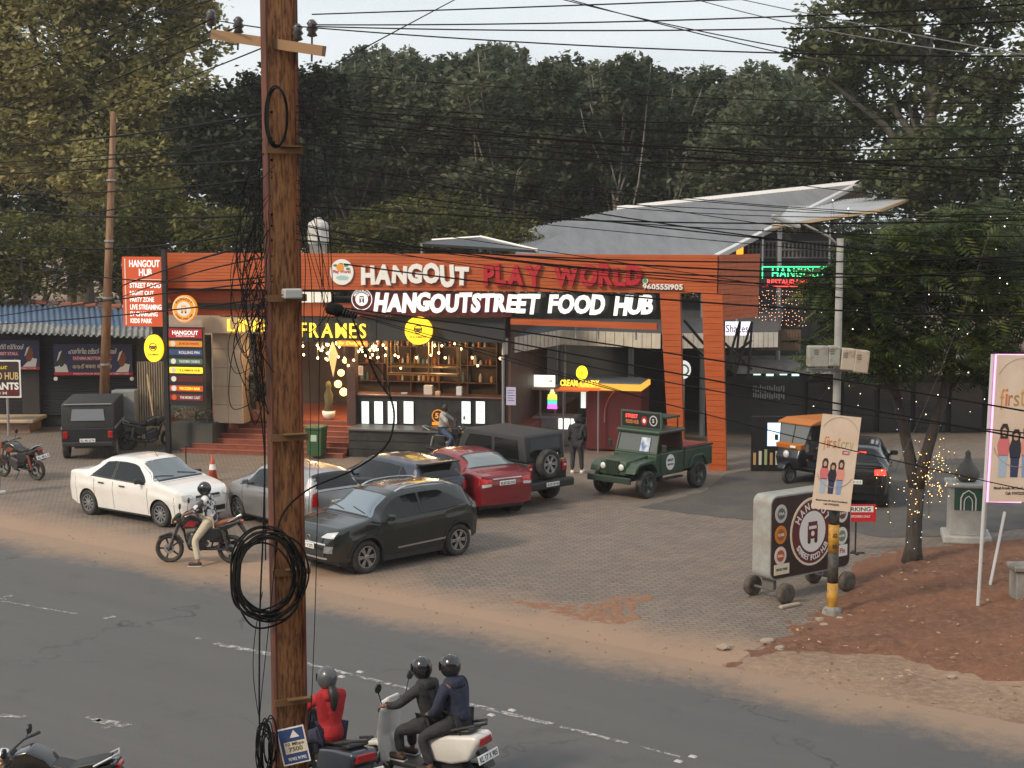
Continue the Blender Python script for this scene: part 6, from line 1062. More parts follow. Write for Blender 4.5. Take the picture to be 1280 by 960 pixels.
def person(label, loc, rz, J, top, bottom, shoe, sleeve=.5, helmet=None, hair=True, longhair=False, group=None, grip=.6, scarf=None, hood=None, kurta=False):
    t = thing('person', label, 'person', loc, rz, group); V = {k: Vector(v) for k, v in J.items() if k not in ('yaw', 'pitch')}
    ax = (V['neck'] - V['pelvis']); mid = V['pelvis'].lerp(V['neck'], .5); hd = V['head']
    names = ['pelvis', 'mid', 'chest', 'neck', 'jaw', 'shL', 'elL', 'haL', 'shR', 'elR', 'haR', 'hipL', 'knL', 'anL', 'toL', 'hipR', 'knR', 'anR', 'toR']
    V['mid'] = mid; V['chest'] = V['pelvis'].lerp(V['neck'], .78); V['jaw'] = V['neck'].lerp(hd, .55)
    E = [(0, 1), (1, 2), (2, 3), (3, 4), (2, 5), (5, 6), (6, 7), (2, 8), (8, 9), (9, 10), (0, 11), (11, 12), (12, 13), (13, 14), (0, 15), (15, 16), (16, 17), (17, 18)]
    rad = [.11, .095, .095, .048, .045, .055, .04, .027, .055, .04, .027, .085, .055, .036, .03, .085, .055, .036, .03]
    me = skinmesh('body', [V[n_] for n_ in names], E, rad)
    mb = MB()
    for s in ('L', 'R'): fingers(mb, V['ha' + s], V['ha' + s] - V['el' + s], Vector((0, 0, 1)), grip); mb.ball(V['ha' + s] + (V['ha' + s] - V['el' + s]).normalized() * .02, (.04, .04, .026), 8, 6)
    # head with face: skull, nose, ears
    fw = Vector((math.cos(J.get('yaw', 0)), math.sin(J.get('yaw', 0)), 0)); sd = Vector((-fw.y, fw.x, 0)); k = len(mb.v)
    mb.ball(hd, (.098, .078, .122), 16, 12); mb.ball(hd + Vector((.085, 0, -.02)), (.022, .014, .024), 6, 5)
    for s in (1, -1): mb.ball(hd + Vector((-.005, s * .078, -.01)), (.02, .012, .03), 6, 5)
    mb.ball(hd + Vector((.03, 0, -.085)), (.055, .05, .045), 8, 6)
    rot = Matrix.Rotation(J.get('yaw', 0), 3, 'Z') @ Matrix.Rotation(J.get('pitch', 0), 3, 'Y')
    mb.v = mb.v[:k] + [tuple(hd + rot @ (Vector(v) - hd)) for v in mb.v[k:]]
    bm = bmesh.new(); bm.from_mesh(me); e2 = mb.mesh('x'); bm.from_mesh(e2); bm.to_mesh(me); bm.free(); bpy.data.meshes.remove(e2)
    bo = link('body', me, SKIN, t, smooth=True)
    m = MB()
    for s in (1, -1): m.ball(hd + rot @ Vector((.088, s * .032, .01)), .012, 6, 5)
    m.build('eyes', INK, t); m = MB(); m.ball(hd + rot @ Vector((.085, 0, -.065)), (.012, .026, .007), 8, 5); m.build('mouth', M('lips', (.2, .06, .05), .5), t)
    # clothes: a shirt and trousers grown on the same bones, a little larger
    sv = ['pelvis', 'mid', 'chest', 'nk', 'shL', 'slL', 'shR', 'slR']; V['nk'] = V['chest'].lerp(V['neck'], 1.0)
    def sl(s):
        p = [V['sh' + s], V['el' + s], V['ha' + s]]; return p[0].lerp(p[1], sleeve * 2) if sleeve <= .5 else p[1].lerp(p[2], (sleeve - .5) * 2)
    vs = [V['pelvis'] - ax.normalized() * (.06 if not kurta else .1), mid, V['chest'], V['nk'], V['shL'], V['elL'] if sleeve > .5 else sl('L'), V['shR'], V['elR'] if sleeve > .5 else sl('R')]
    ed = [(0, 1), (1, 2), (2, 3), (2, 4), (4, 5), (2, 6), (6, 7)]; rd_ = [.155, .145, .168, .082, .082, .062, .082, .062]
    if kurta: vs[0] = V['pelvis'] - Vector((.0, 0, .16)); rd_[0] = .2
    if sleeve > .5: vs += [sl('L'), sl('R')]; ed += [(5, 8), (7, 9)]; rd_ += [.045, .045]
    link('shirt' if not kurta else 'kurta', skinmesh('shirt', vs, ed, rd_, 1), top, t)
    m = MB(); m.ball(V['chest'].lerp(V['neck'], .55), (.125, .17, .10), 14, 9); m.build('collar', top, t, True)
    vs = [V['pelvis'], V['hipL'], V['knL'], V['anL'].lerp(V['knL'], .08), V['hipR'], V['knR'], V['anR'].lerp(V['knR'], .08)]
    link('trousers', skinmesh('trousers', vs, [(0, 1), (1, 2), (2, 3), (0, 4), (4, 5), (5, 6)], [.145, .11, .078, .062, .11, .078, .062]), bottom, t)
    for s in ('L', 'R'):
        a, b_ = V['an' + s], V['to' + s]; d = (b_ - a); d.z = 0; d.normalize(); m = MB(); yaw = math.atan2(d.y, d.x); m.rbox(a + d * .07 + Vector((0, 0, -.03)), (.28, .10, .075), .035, 3, Matrix.Rotation(yaw, 3, 'Z')); so = m.build('shoe', shoe, t, True); m = MB(); m.rbox(a + d * .07 + Vector((0, 0, -.072)), (.285, .104, .02), .008, 1, Matrix.Rotation(yaw, 3, 'Z')); m.build('sole', M('sole_white', (.5, .48, .44), .6), so)
    if helmet:
        m = MB(); m.ball(hd + rot @ Vector((-.012, 0, .02)), (.142, .122, .148), 20, 14); hb = m.build('helmet', helmet, t, True); m = MB(); m.grid(lambda u, v: hd + rot @ Vector((.135 * math.cos(R(-62 + 124 * u)) * (1 - .1 * abs(v - .5)) + .003, .127 * math.sin(R(-62 + 124 * u)), -.03 + .09 * v)), 12, 4); m.build('visor', GLASSD, hb, True)
    elif hair:
        m = MB(); m.ball(hd + rot @ Vector((-.018, 0, .022)), (.104, .088, .118), 16, 10); m.build('hair', HAIR, t, True)
    if hood: m = MB(); m.ball(hd + rot @ Vector((-.02, 0, .015)), (.125, .108, .14), 16, 10); m.build('hood', hood, t, True)
    if longhair: m = MB(); m.tube([hd + Vector((-.1, 0, -.04)), hd + Vector((-.16, 0, -.16)), hd + Vector((-.17, .01, -.3)), hd + Vector((-.15, .01, -.42))], [.05, .065, .05, .012], 8); m.build('ponytail', HAIR, t, True)
    if scarf: m = MB(); m.ring(V['neck'] + Vector((0, 0, .0)), .075, .035, 14, 6, 'z'); m.build('scarf', scarf, t, True)
    return t
HEL = M('helmet_black', (.012, .012, .013), .15, coat=.8); HELG = M('helmet_grey', (.07, .072, .078), .3, coat=.4); CAMO = M('camo_shirt', (.62, .62, .62), .8, col2=(.05, .05, .055), scale=9, detail=1, lo=.48, hi=.52, bump=.8, bscale=14); CHINO = M('cream_trousers', (.50, .44, .33), .8, bump=.9, bscale=14); SHOEB = M('dark_shoes', (.04, .025, .02), .6); DARKC = M('dark_cloth', (.02, .02, .024), .85, col2=(.035, .035, .04), scale=8, bump=.9, bscale=14); NAVYC = M('navy_cloth', (.02, .024, .05), .85, bump=.9, bscale=14); JEAN = M('jeans', (.05, .07, .12), .85, bump=.9, bscale=14); REDK = M('red_kurta', (.38, .01, .014), .75, col2=(.30, .006, .01), scale=6, bump=.9, bscale=12); PLAID = M('pale_shirt', (.42, .39, .36), .8, col2=(.28, .26, .25), scale=10)
def seated(fy=.13, foot_down=None, lean=.06, head_yaw=0.0, reach=True, dx=0.0, dz=0.0):
    J = dict(pelvis=(-.22 + dx, 0, .93 + dz), neck=(-.20 + dx + lean, 0, 1.42 + dz), head=(-.16 + dx + lean * 1.2, 0, 1.56 + dz), shL=(-.2 + dx + lean, .18, 1.36 + dz), shR=(-.2 + dx + lean, -.18, 1.36 + dz), elL=(.02 + dx + lean, .29, 1.15 + dz), elR=(.02 + dx + lean, -.29, 1.15 + dz), haL=(.24, .36, 1.10), haR=(.24, -.36, 1.10), hipL=(-.18 + dx, .1, .90 + dz), hipR=(-.18 + dx, -.1, .90 + dz), knL=(.16 + dx, .2, .70 + dz), knR=(.16 + dx, -.2, .70 + dz), anL=(-.02 + dx, fy + .1, .40 + dz * .5), anR=(-.02 + dx, -fy - .1, .40 + dz * .5), toL=(.12 + dx, fy + .12, .35 + dz * .5), toR=(.12 + dx, -fy - .12, .35 + dz * .5), yaw=head_yaw)
    return J
J = seated(lean=.07, head_yaw=.25); J.update(knL=(.08, .25, .52), anL=(-.02, .36, .085), toL=(.16, .38, .04), hipL=(-.18, .11, .90))
person('person in camouflage shirt, cream trousers and black helmet sitting on a motorcycle, one foot down', BIKE1[0], BIKE1[1], J, CAMO, CHINO, SHOEB, .52, HEL)
J = seated(lean=.03, head_yaw=1.2); J.update(haL=(.1, .2, 1.0), haR=(.1, -.2, 1.0)); person('person in pale shirt sitting on a motorcycle beside the cafe plinth', BIKE2[0], BIKE2[1], J, PLAID, JEAN, SHOEB, .45, None)
# woman in red on the dark scooter, driver and passenger on the white scooter
J = seated(dx=.02, dz=-.06, lean=.02); J.update(haL=(.28, .34, 1.07), haR=(.28, -.34, 1.07), knL=(.22, .14, .70), knR=(.22, -.14, .70), anL=(.18, .13, .40), anR=(.18, -.13, .40), toL=(.3, .13, .37), toR=(.3, -.13, .37)); person('person with dark helmet and ponytail wearing a bright red kurta, back turned', SC2[0], SC2[1], J, REDK, NAVYC, SHOEB, .45, HELG, True, True, kurta=True)
J = seated(dx=.0, dz=-.06, lean=.1); J.update(haL=(.28, .34, 1.07), haR=(.28, -.34, 1.07), knL=(.22, .14, .70), knR=(.22, -.14, .70), anL=(.18, .13, .40), anR=(.18, -.13, .40), toL=(.3, .13, .37), toR=(.3, -.13, .37)); person('person in dark clothes and helmet steering the white scooter', SC1[0], SC1[1], J, DARKC, DARKC, SHOEB, .95, HEL)
J = seated(dx=-.40, dz=.03, lean=.08); J.update(haL=(-.25, .14, 1.0), haR=(-.25, -.14, 1.0), elL=(-.42, .26, 1.08), elR=(-.42, -.26, 1.08), knL=(-.2, .24, .72), knR=(-.2, -.24, .72), anL=(-.35, .24, .36), anR=(-.35, -.24, .36), toL=(-.22, .25, .32), toR=(-.22, -.25, .32)); person('person in dark jacket and helmet riding pillion on the white scooter', SC1[0], SC1[1], J, NAVYC, DARKC, SHOEB, .95, HEL)
# man standing at the kiosk
p = G(721, 592); J = dict(pelvis=(0, 0, .92), neck=(.03, 0, 1.42), head=(.06, 0, 1.56), shL=(.02, .19, 1.36), shR=(.02, -.19, 1.36), elL=(.0, .25, 1.08), elR=(.0, -.25, 1.08), haL=(.16, .2, .9), haR=(.16, -.2, .9), hipL=(0, .1, .88), hipR=(0, -.1, .88), knL=(.02, .12, .48), knR=(.04, -.12, .48), anL=(-.02, .13, .09), anR=(.03, -.14, .09), toL=(.12, .14, .04), toR=(.16, -.16, .04), yaw=.3)
person('person in dark hooded jacket standing at the stalls with white shoes', p, R(80), J, DARKC, DARKC, WHITE, .95, None, True, hood=DARKC)
p = G(-8, 618); J = dict(J); person('person in orange top and dark trousers beside the parked motorcycle, half out of view', p, R(60), J, M('orange_top', (.5, .12, .03), .7), DARKC, WHITE, .5, None)

# ================================================================ street furniture
def thingm(name, label, cat, mb, mat, loc=(0, 0, 0), group=None, smooth=False): return tag(mb.build(name, mat, None, smooth, loc), label, cat, group)
# traffic cone
p = G(266, 601); t = thing('traffic_cone', 'orange traffic cone with white band behind the white saloon', 'cone', p); CO = M('cone_orange', (.45, .08, .04), .6); m = MB(); m.rbox((0, 0, .02), (.36, .36, .04), .01); m.build('base', CO, t); m = MB(); m.lathe([(.14, .04), (.03, .72), (.001, .73)], 18); m.build('cone', CO, t, True); m = MB(); m.lathe([(.099, .32), (.076, .47)], 18); m.build('band', SW, t)
p = G(233, 596); m = MB(); m.tube([(0, 0, 0), (0, 0, .9)], .02, 6); m.lathe([(.14, 0), (.14, .03), (.03, .05)], 12); thingm('marker_post', 'thin dark marker post beside the traffic cone', 'post', m, BLACK, p)
# green bin
p = bw(bx(398), -.35); t = thing('wheelie_bin', 'green plastic wheelie bin standing before the steps', 'bin', p, BRZ); BG = M('bin_green', (.03, .085, .03), .5); m = MB(); m.box((0, 0, .5), (.44, .46, .8), taper=(1.18, 1.18)); m.build('body', BG, t); m = MB(); m.rbox((0, 0, .95), (.58, .6, .12), .04, 2); m.build('lid', BG, t)
plate(t, -.1, .1, .55, .75, -.262, M('bin_label', (.4, .5, .4), .5), 'label_sticker', .004)
for s in (1, -1): m = MB(); m.lathe([(.001, -.03), (.1, -.03), (.1, .03), (.001, .03)], 14, (s * .24, .2, .1), 'x'); m.build('wheel', RUBBER, t)
# food-hub board on wheels
A, C = S(962, 735, 27.9), S(1062, 714, 29.2); d = Vector((C.x - A.x, C.y - A.y, 0)); W_ = d.length; rz = math.atan2(d.y, d.x); t = thing('wheeled_signboard', 'brown wheeled signboard with round HANGOUT STREET FOOD HUB logo and grey sides', 'sign', (A.x, A.y, 0), rz)
z0, z1 = .42, 2.02; GREYB = M('board_side', (.36, .38, .36), .5, .2, col2=(.28, .25, .22), scale=3); BRN = M('board_brown', (.028, .012, .010), .4); m = MB(); m.prism(rrect(0, W_, z0, z1, .16, 5), 0, .46); m.build('box', GREYB, t); m = MB(); m.prism(rrect(.03, W_ - .03, z0 + .03, z1 - .03, .14, 5), -.008, -.001); m.build('face', BRN, t); yF = -.009
cx, cz = W_ * .50, (z0 + z1) / 2 + .03; truck_logo(t, cx, cz, .66, yF, CREAM, M('logo_maroon', (.12, .012, .014), .5), SW, 'HANGOUT', 'STREET FOOD HUB', SW, .9)
m = MB(); m.ring((cx, yF - .02, cz), .64, .012, 30, 4); 
for (x, z, c, cc, tx) in ((.26, 1.68, (.55, .55, .52), (.12, .14, .14), 'TEA'), (.26, 1.28, (.62, .22, .02), (.4, .1, .02), 'CLOSE'), (.26, .88, (.7, .62, .55), (.5, .08, .02), 'GRILL'), (W_ - .26, 1.5, (.72, .7, .66), (.15, .05, .03), 'JUICE'), (W_ - .26, 1.06, (.7, .7, .66), (.2, .25, .15), 'MOMO')):
    disc(t, x, z, .155, .175, yF, M('badge_%g' % (x + z), c, .5), 'badge', .008); disc(t, x, z, .1, .11, yF - .0085, M('badge_in_%g' % (x + z), cc, .5), 'badge_mark', .003); text(t, tx, x, z - .0, .16, .05, yF - .013, SW)
plate(t, .1, .5, .52, .72, yF, CREAM, 'name_plate', .008); text(t, 'SINGLE PARK', .3, .62, .3, .05, yF - .009, INK); plate(t, W_ - .46, W_ - .1, .66, .88, yF, SW, 'name_plate', .008); text(t, 'Pin', W_ - .24, .77, .14, .1, yF - .009, SRED)
for x in (.22, W_ - .3):
    m = MB(); m.tube([(x, -.22, .2), (x, .68, .2)], .025, 6); m.box((x, .23, .33), (.08, .3, .26)); m.build('axle', M('axle_grey', (.12, .11, .10), .6), t)
    for y in (-.2, .66): mm = MB(); mm.lathe([(.001, -.05), (.09, -.05), (.19, -.06), (.2, 0), (.19, .06), (.09, .05), (.001, .05)], 20, (x, y, .2), 'y'); mm.build('wheel', M('dusty_rubber', (.05, .045, .04), .85, col2=(.12, .095, .075), scale=8), t, True)
m = MB(); m.rbox((.1, -.42, .035), (.5, .1, .06), .015, 1); o = m.build('wheel_chock', M('chock_wood', (.35, .29, .22), .8), t)
# road-side pole with street lamp, meter boxes, painted foot
p = G(1040, 768); LP = Vector((p.x, p.y, 0)); t = thing('street_lamp', 'grey concrete lamp pole with black and yellow painted foot and meter boxes', 'street lamp', LP); zt = S(1040, 298, p.y).z
PG = M('pole_grey', (.20, .195, .185), .75, col2=(.28, .27, .25), scale=4); PY = M('pole_yellow', (.55, .28, .02), .6, col2=(.25, .13, .03), scale=7); PB = M('pole_black', (.02, .02, .02), .6, col2=(.07, .06, .05), scale=7)
m = MB(); m.tube([(0, 0, 0), (0, 0, zt)], [.085, .06], 14); m.build('shaft', PG, t, True)
def zz(py): return S(1040, py, p.y).z
for a, b_, mt in ((768, 728, PY), (728, 690, PB), (690, 655, PY), (655, 636, PB)): m = MB(); m.lathe([(.112 if a == 768 else .1, max(.0, zz(a))), (.098, zz(b_))], 16); m.build('painted_band', mt, t, True)
m = MB(); m.lathe([(.2, 0), (.17, .1), (.11, .16)], 8); m.build('foot_collar', CONC, t); vs = glyph('52', .02)[0]; text(t, 'XZ', 0, zz(668), .09, .07, -.105, INK, 'pole_number'); text(t, '50', 0, zz(682), .09, .07, -.105, INK, 'pole_number')
h = S(968, 277, p.y) - LP; m = MB(); m.tube([(0, 0, zt - .15), (-.2, 0, zt + .03), (h.x * .6, 0, h.z * 1.0 - .02), (h.x + .12, 0, h.z)], .022, 7); m.build('arm', PG, t, True); m = MB(); m.rbox((h.x + .2, 0, h.z + .0), (.55, .2, .09), .035, 2, Matrix.Rotation(R(22), 3, 'Y')); m.build('lamp_head', M('lamp_grey', (.33, .33, .32), .4), t); m = MB(); m.rbox((h.x + .17, 0, h.z - .05), (.34, .14, .03), .01, 1, Matrix.Rotation(R(22), 3, 'Y')); m.build('lamp_glass', LENS, t)
for i, (x0, x1, ya, yb, c) in enumerate(((1006, 1032, 431, 457, (.28, .28, .25)), (1031, 1046, 431, 456, (.30, .31, .27)), (1046, 1064, 434, 461, (.42, .36, .28)), (1062, 1081, 436, 464, (.40, .33, .25)))):
    a, c2 = S(x0, yb, p.y) - LP, S(x1, ya, p.y) - LP; m = MB(); m.rbox(((a.x + c2.x) / 2, -.22 - .01 * i, (a.z + c2.z) / 2), (c2.x - a.x, .24, c2.z - a.z), .02, 1, Matrix.Rotation(R(2 * i), 3, 'Y')); mbx = m.build('meter_box', M('meter_%d' % i, c, .6, .1, col2=(.18, .12, .08), scale=5, lo=.5, hi=.75), t)
    for k in range(3): mm = MB(); mm.box(((a.x + c2.x) / 2 - .05, -.345 - .01 * i, (a.z + c2.z) / 2 + .05 + .035 * k), (.08, .006, .008)); mm.build('vent_slot', INK, mbx)
m = MB(); m.box(((S(1043, 450, p.y) - LP).x, -.07, zz(462)), (1.0, .06, .05)); m.build('box_bracket', STEEL, t)
# small banner tied to that pole
def kids(parent, W_, H_, x0, zb, s, y):
    for k, (dx, topc, botc, hgt) in enumerate(((.0, (.62, .16, .17), (.35, .45, .55), 1.0), (.38, (.02, .025, .04), (.03, .04, .10), .9), (.74, (.68, .28, .22), (.22, .32, .5), 1.0))):
        x = x0 + dx * s; h = s * 1.62 * hgt
        for nm, poly, c in (('figure_legs', [(-.09, 0), (.09, 0), (.11, .42), (-.11, .42)], botc), ('figure_top', [(-.12, .40), (.12, .40), (.15, .62), (.10, .78), (-.10, .78), (-.16, .6)], topc), ('figure_hair', [(-.09, .72), (-.11, .9), (-.05, 1.0), (.06, 1.0), (.11, .9), (.09, .72)], (.03, .02, .02)), ('figure_face', [(-.05, .79), (-.06, .88), (0, .93), (.06, .88), (.05, .79), (0, .76)], (.55, .33, .24))):
            q = .003 if nm == 'figure_face' else (.0015 if nm == 'figure_hair' else .001); m = MB(); m.prism([(x + a * s * 1.3, zb + b_ * h) for a, b_ in poly], y - q - .0025, y - q); m.build(nm, M('print_%s_%d' % (nm, k), c, .6), parent)
def fc_print(t, W_, H_, y):
    n = 36; LINE = M('print_line_grey', (.35, .26, .22), .6); m = MB(); R_ = W_ * .47; pts = lambda a0, a1, cz: [(W_ / 2 + R_ * math.cos(R(a)), y - .003, cz + R_ * .95 * math.sin(R(a))) for a in range(a0, a1 + 1, 8)]; m.tube(pts(15, 165, H_ * .80), .004, 4); m.build('print_arc', LINE, t); m = MB(); m.tube(pts(195, 345, H_ * .42), .006, 4); m.build('print_arc', LINE, t)
    cs = ((.62, .25, .06), (.55, .18, .05), (.5, .14, .04), (.4, .2, .05), (.5, .3, .06), (.4, .3, .1), (.35, .3, .14), (.42, .38, .2)); tw = W_ * .80; xs = W_ * .5 - tw / 2
    wds = {'f': .7, 'i': .4, 'r': .7, 's': .9, 't': .7, 'c': .9, 'y': 1.0}; tot = sum(wds[ch] for ch in 'firstcry'); x = xs; xh = H_ * .075
    for ch, c in zip('firstcry', cs):
        wd = tw * wds[ch] / tot; up = .55 if ch in 'fti' else 0; dn = .8 if ch == 'y' else (.35 if ch == 'f' else 0); hh = xh * (1 + up + dn); text(t, ch, x + wd / 2, H_ * .655 + xh * (1 + up - dn) / 2, wd * .8, hh, y - .001, M('fc_%.2f' % c[0] + ch, c, .6), 'print_letter', -.002); x += wd
    plate(t, W_ * .62, W_ * .80, H_ * .595, H_ * .635, y, M('print_badge', (.4, .06, .09), .6), 'print_badge', .003, .01); text(t, '.com', W_ * .71, H_ * .615, W_ * .13, H_ * .02, y - .004, SW)
    kids(t, W_, H_, W_ * .22, H_ * .17, W_ * .72 * .5 / .5 * .78, y); text(t, 'Manali Arcade, MC Road, Perumbavoor', W_ / 2, H_ * .095, W_ * .82, H_ * .022, y - .001, INK); text(t, 'Call: 9747222552', W_ / 2, H_ * .06, W_ * .4, H_ * .02, y - .001, INK)
Y = p.y - .2; A, Bq, C = S(1014, 635, Y), S(1062, 641, Y), S(1026, 517, Y); W_ = (Bq - A).length; H_ = (C - A).length; t = thing('pole_banner', 'small cream firstcry banner with three children hung tilted on the lamp pole', 'banner', A); t.rotation_euler = (0, R(5.6), 0)
plate(t, 0, W_, 0, H_, 0, M('banner_cream', (.68, .56, .44), .6, col2=(.62, .47, .36), scale=2), 'sheet', .012); fc_print(t, W_, H_, -.0125); m = MB(); m.box((W_ / 2, .008, H_ - .02), (W_, .015, .03)); m.box((W_ / 2, .008, .02), (W_, .015, .03)); m.build('batten', M('batten', (.3, .2, .12), .7), t)
# big board on posts
Y = 27.4; A = S(1230, 627, Y); W_ = 1.08; H_ = S(1238, 443, Y).z - A.z; pb = G(1222, 770); t = thing('roadside_board', 'tall cream firstcry board with pink lit edge on two white posts', 'sign', (A.x, Y, 0)); t.rotation_euler = (0, R(1.6), R(8))
e = bpy.data.objects.new('board', None); COL.objects.link(e); e.parent = t; e.location = (0, 0, A.z); e.empty_display_size = .1
plate(e, 0, W_, 0, H_, 0, MATS['banner_cream'], 'sheet', .04); fc_print(e, W_, H_, -.041); PK = M('pink_edge', (.8, .25, .6), .4, emit=(1, .35, .8), estr=1.1); m = MB(); m.tube([(W_, -.02, H_), (0, -.02, H_), (0, -.02, 0), (W_ * .6, -.02, 0)], .022, 6); m.build('neon_edge', PK, e)
for x in (-.03, W_ - .1): m = MB(); m.tube([(x, .05, -.0), (x, .05, A.z + H_)], .035, 8); m.build('post', M('white_post', (.5, .5, .5), .5), t)
p2 = G(1237, 735); lp = thing('leaning_bar', 'white metal bar leaning behind the tall cream board', 'bar'); m = MB(); m.tube([p2, S(1256, 640, p2.y + .6)], .03, 6); m.build('bar', MATS['white_post'], lp)
# parking notice
p = G(1069, 692); t = thing('parking_sign', 'small red parking sign on a thin stand behind the wheeled board', 'sign', p); zt = S(1069, 630, p.y).z; m = MB(); m.tube([(0, 0, 0), (0, 0, zt - .3)], .018, 6); m.box((0, 0, .015), (.4, .06, .03)); m.box((0, 0, .02), (.06, .4, .03)); m.build('stand', BLACK, t); zb = S(1069, 652, p.y).z; plate(t, -.42, .42, zb, zt, -.02, M('sign_red_board', (.5, .02, .03), .5), 'board', .02); plate(t, -.36, .36, zt - .17, zt - .04, -.0405, SW, 'white_strip', .003); text(t, 'PARKING', 0, zt - .105, .6, .09, -.045, INK); text(t, 'FOR CUSTOMERS ONLY', 0, zb + .12, .6, .05, -.042, SW)
# white shrine box with dark pot finial
p = G(1207, 675); t = thing('shrine_box', 'white shrine box with green arched panels and a dark pot finial', 'shrine', p, R(-12)); WS = M('shrine_white', (.45, .45, .43), .6, col2=(.35, .34, .31), scale=3); m = MB(); m.rbox((0, 0, .09), (1.05, 1.05, .18), .04, 2); m.build('base', WS, t); m = MB(); m.rbox((0, 0, .72), (.8, .8, 1.1), .02, 1); m.build('cabinet', WS, t); m = MB(); m.rbox((0, 0, 1.3), (.95, .95, .08), .02, 1); m.build('cornice', WS, t)
for s in (0, 1):
    x0 = -.34 + .0; m = MB(); m.prism([(-.3, .75), (.3, .75), (.3, 1.24), (-.3, 1.24)], -.408, -.402); gp_ = m.build('green_panel', M('shrine_green', (.03, .09, .06), .5), t) if s == 0 else None
m = MB(); pts = [(-.16, -.415, .75), (-.16, -.415, 1.02), (-.12, -.415, 1.12), (0, -.415, 1.2), (.12, -.415, 1.12), (.16, -.415, 1.02), (.16, -.415, .75)]; m.tube(pts, .016, 5); m.tube([(x * .55, y, .75 + (z - .75) * .72) for x, y, z in pts], .012, 5); m.build('arch_moulding', SW, t); m = MB(); m.lathe([(.16, 1.34), (.26, 1.44), (.27, 1.56), (.2, 1.68), (.09, 1.82), (.055, 1.92), (.07, 1.97), (.05, 2.02), (.001, 2.06)], 20); m.build('pot_finial', M('pot_dark', (.09, .085, .075), .6), t, True)
p = G(1280, 750); m = MB(); m.rbox((0, 0, .3), (.45, .45, .6), .02, 1); o = m.build('block_shaft', CONC); t = thing('concrete_block', 'short concrete pillar block with a flat cap beside the tall board', 'block', p); o.parent = t; m = MB(); m.rbox((0, 0, .64), (.56, .56, .1), .02, 1); m.build('block_cap', CONC, t)
# rubble and litter on the earth
rr = random.Random(11); STN = M('rubble_stone', (.30, .25, .20), .9, island=.3, col2=(.2, .15, .11), scale=6)
for i, (px, py) in enumerate(((1025, 776), (1050, 776), (1062, 772), (960, 805), (975, 812), (1222, 808), (1030, 783), (905, 812), (1190, 848))):
    p = G(px, py); m = MB(); bm = bmesh.new(); bmesh.ops.create_icosphere(bm, subdivisions=2, radius=1)
    for v in bm.verts: v.co *= 1 + rr.uniform(-.22, .22)
    m.addbm(bm); o = m.build('stone', STN, None); sc = rr.uniform(.05, .10); o.scale = (sc * 1.3, sc, sc * .6); o.location = (p.x, p.y, sc * .45); tag(o, 'rough broken stone lying on the dusty verge', 'stone', 'stones on the dusty verge')
m = MB()
for i in range(150):
    px, py = rr.uniform(990, 1280), rr.uniform(690, 850); p = G(px, py, .1); s = rr.uniform(.015, .05); a = rr.uniform(0, 6.3); rot = Euler((rr.uniform(-.3, .3), rr.uniform(-.3, .3), a)).to_matrix(); m.box(p + Vector((0, 0, .02)), (s * 1.8, s, .006), rot=rot)
tag(m.build('litter', M('litter_mix', (.26, .17, .11), .8, island=.7), None), 'dry leaves and paper scraps strewn over the red earth', 'litter', kind='stuff')
m = MB()
for i in range(900):
    px, py = rr.uniform(0, 1280), rr.uniform(600, 900); p = G(px, py, .012)
    yl = 668 + (px / 1280) * 253
    if py > yl + 12: continue
    s = rr.uniform(.008, .025); m.box(p + Vector((0, 0, .01)), (s * 1.7, s, .008), rot=Matrix.Rotation(rr.uniform(0, 6.3), 3, 'Z'))
tag(m.build('fallen_leaves', M('leaf_scraps', (.28, .2, .13), .8, island=.5), None), 'small fallen leaves and grit scattered over the forecourt', 'litter', kind='stuff')
for px, py, w_ in ((118, 817, .05), (755, 876, .0), (855, 831, .0)):
    pass
# ================================================================ vegetation
def leaves(blobs, n, size, seed, clusters=40, spread=.2, flat=0.35, aspect=.55):
    g = np.random.default_rng(seed); V, F = [], []; wts = np.array([b_[1][0] * b_[1][1] + b_[1][0] * b_[1][2] for b_ in blobs], float); wts /= wts.sum()
    for (c, r), wt in zip(blobs, wts):
        k = int(n * wt); c, r = np.array(c), np.array(r, float); nc = max(6, int(clusters * wt * len(blobs)))
        u = g.normal(size=(nc, 3)); u /= np.linalg.norm(u, axis=1)[:, None]; u *= g.uniform(.45, 1.0, (nc, 1)) ** .6
        ci = g.integers(0, nc, k); pos = u[ci] + np.clip(g.normal(size=(k, 3)), -1.7, 1.7) * spread * g.uniform(.5, 1.3, (nc, 1))[ci]; pos = c + pos * r
        d = g.normal(size=(k, 3)); d[:, 2] = d[:, 2] * flat - .25; d /= np.linalg.norm(d, axis=1)[:, None]
        q = g.normal(size=(k, 3)); q[:, 2] *= flat; q -= (q * d).sum(1)[:, None] * d; q /= np.linalg.norm(q, axis=1)[:, None]
        nn = np.cross(d, q); s = size * g.uniform(.6, 1.35, (k, 1))
        v = np.stack([pos - d * s * .5, pos + q * s * aspect * .5 + nn * s * .1, pos + d * s * .5, pos - q * s * aspect * .5 + nn * s * .1], 1)
        V.append(v.reshape(-1, 3))
    V = np.concatenate(V); k = len(V) // 4; idx = np.arange(k) * 4
    return V, k
def leafmesh(name, V, k, mat):
    me = bpy.data.meshes.new(name); me.vertices.add(len(V)); me.vertices.foreach_set('co', V.astype(np.float32).ravel()); me.loops.add(4 * k); me.loops.foreach_set('vertex_index', np.arange(4 * k, dtype=np.int32)); me.polygons.add(k)
    me.polygons.foreach_set('loop_start', np.arange(k, dtype=np.int32) * 4); me.update(calc_edges=True); me.validate(); me.materials.append(mat); return me
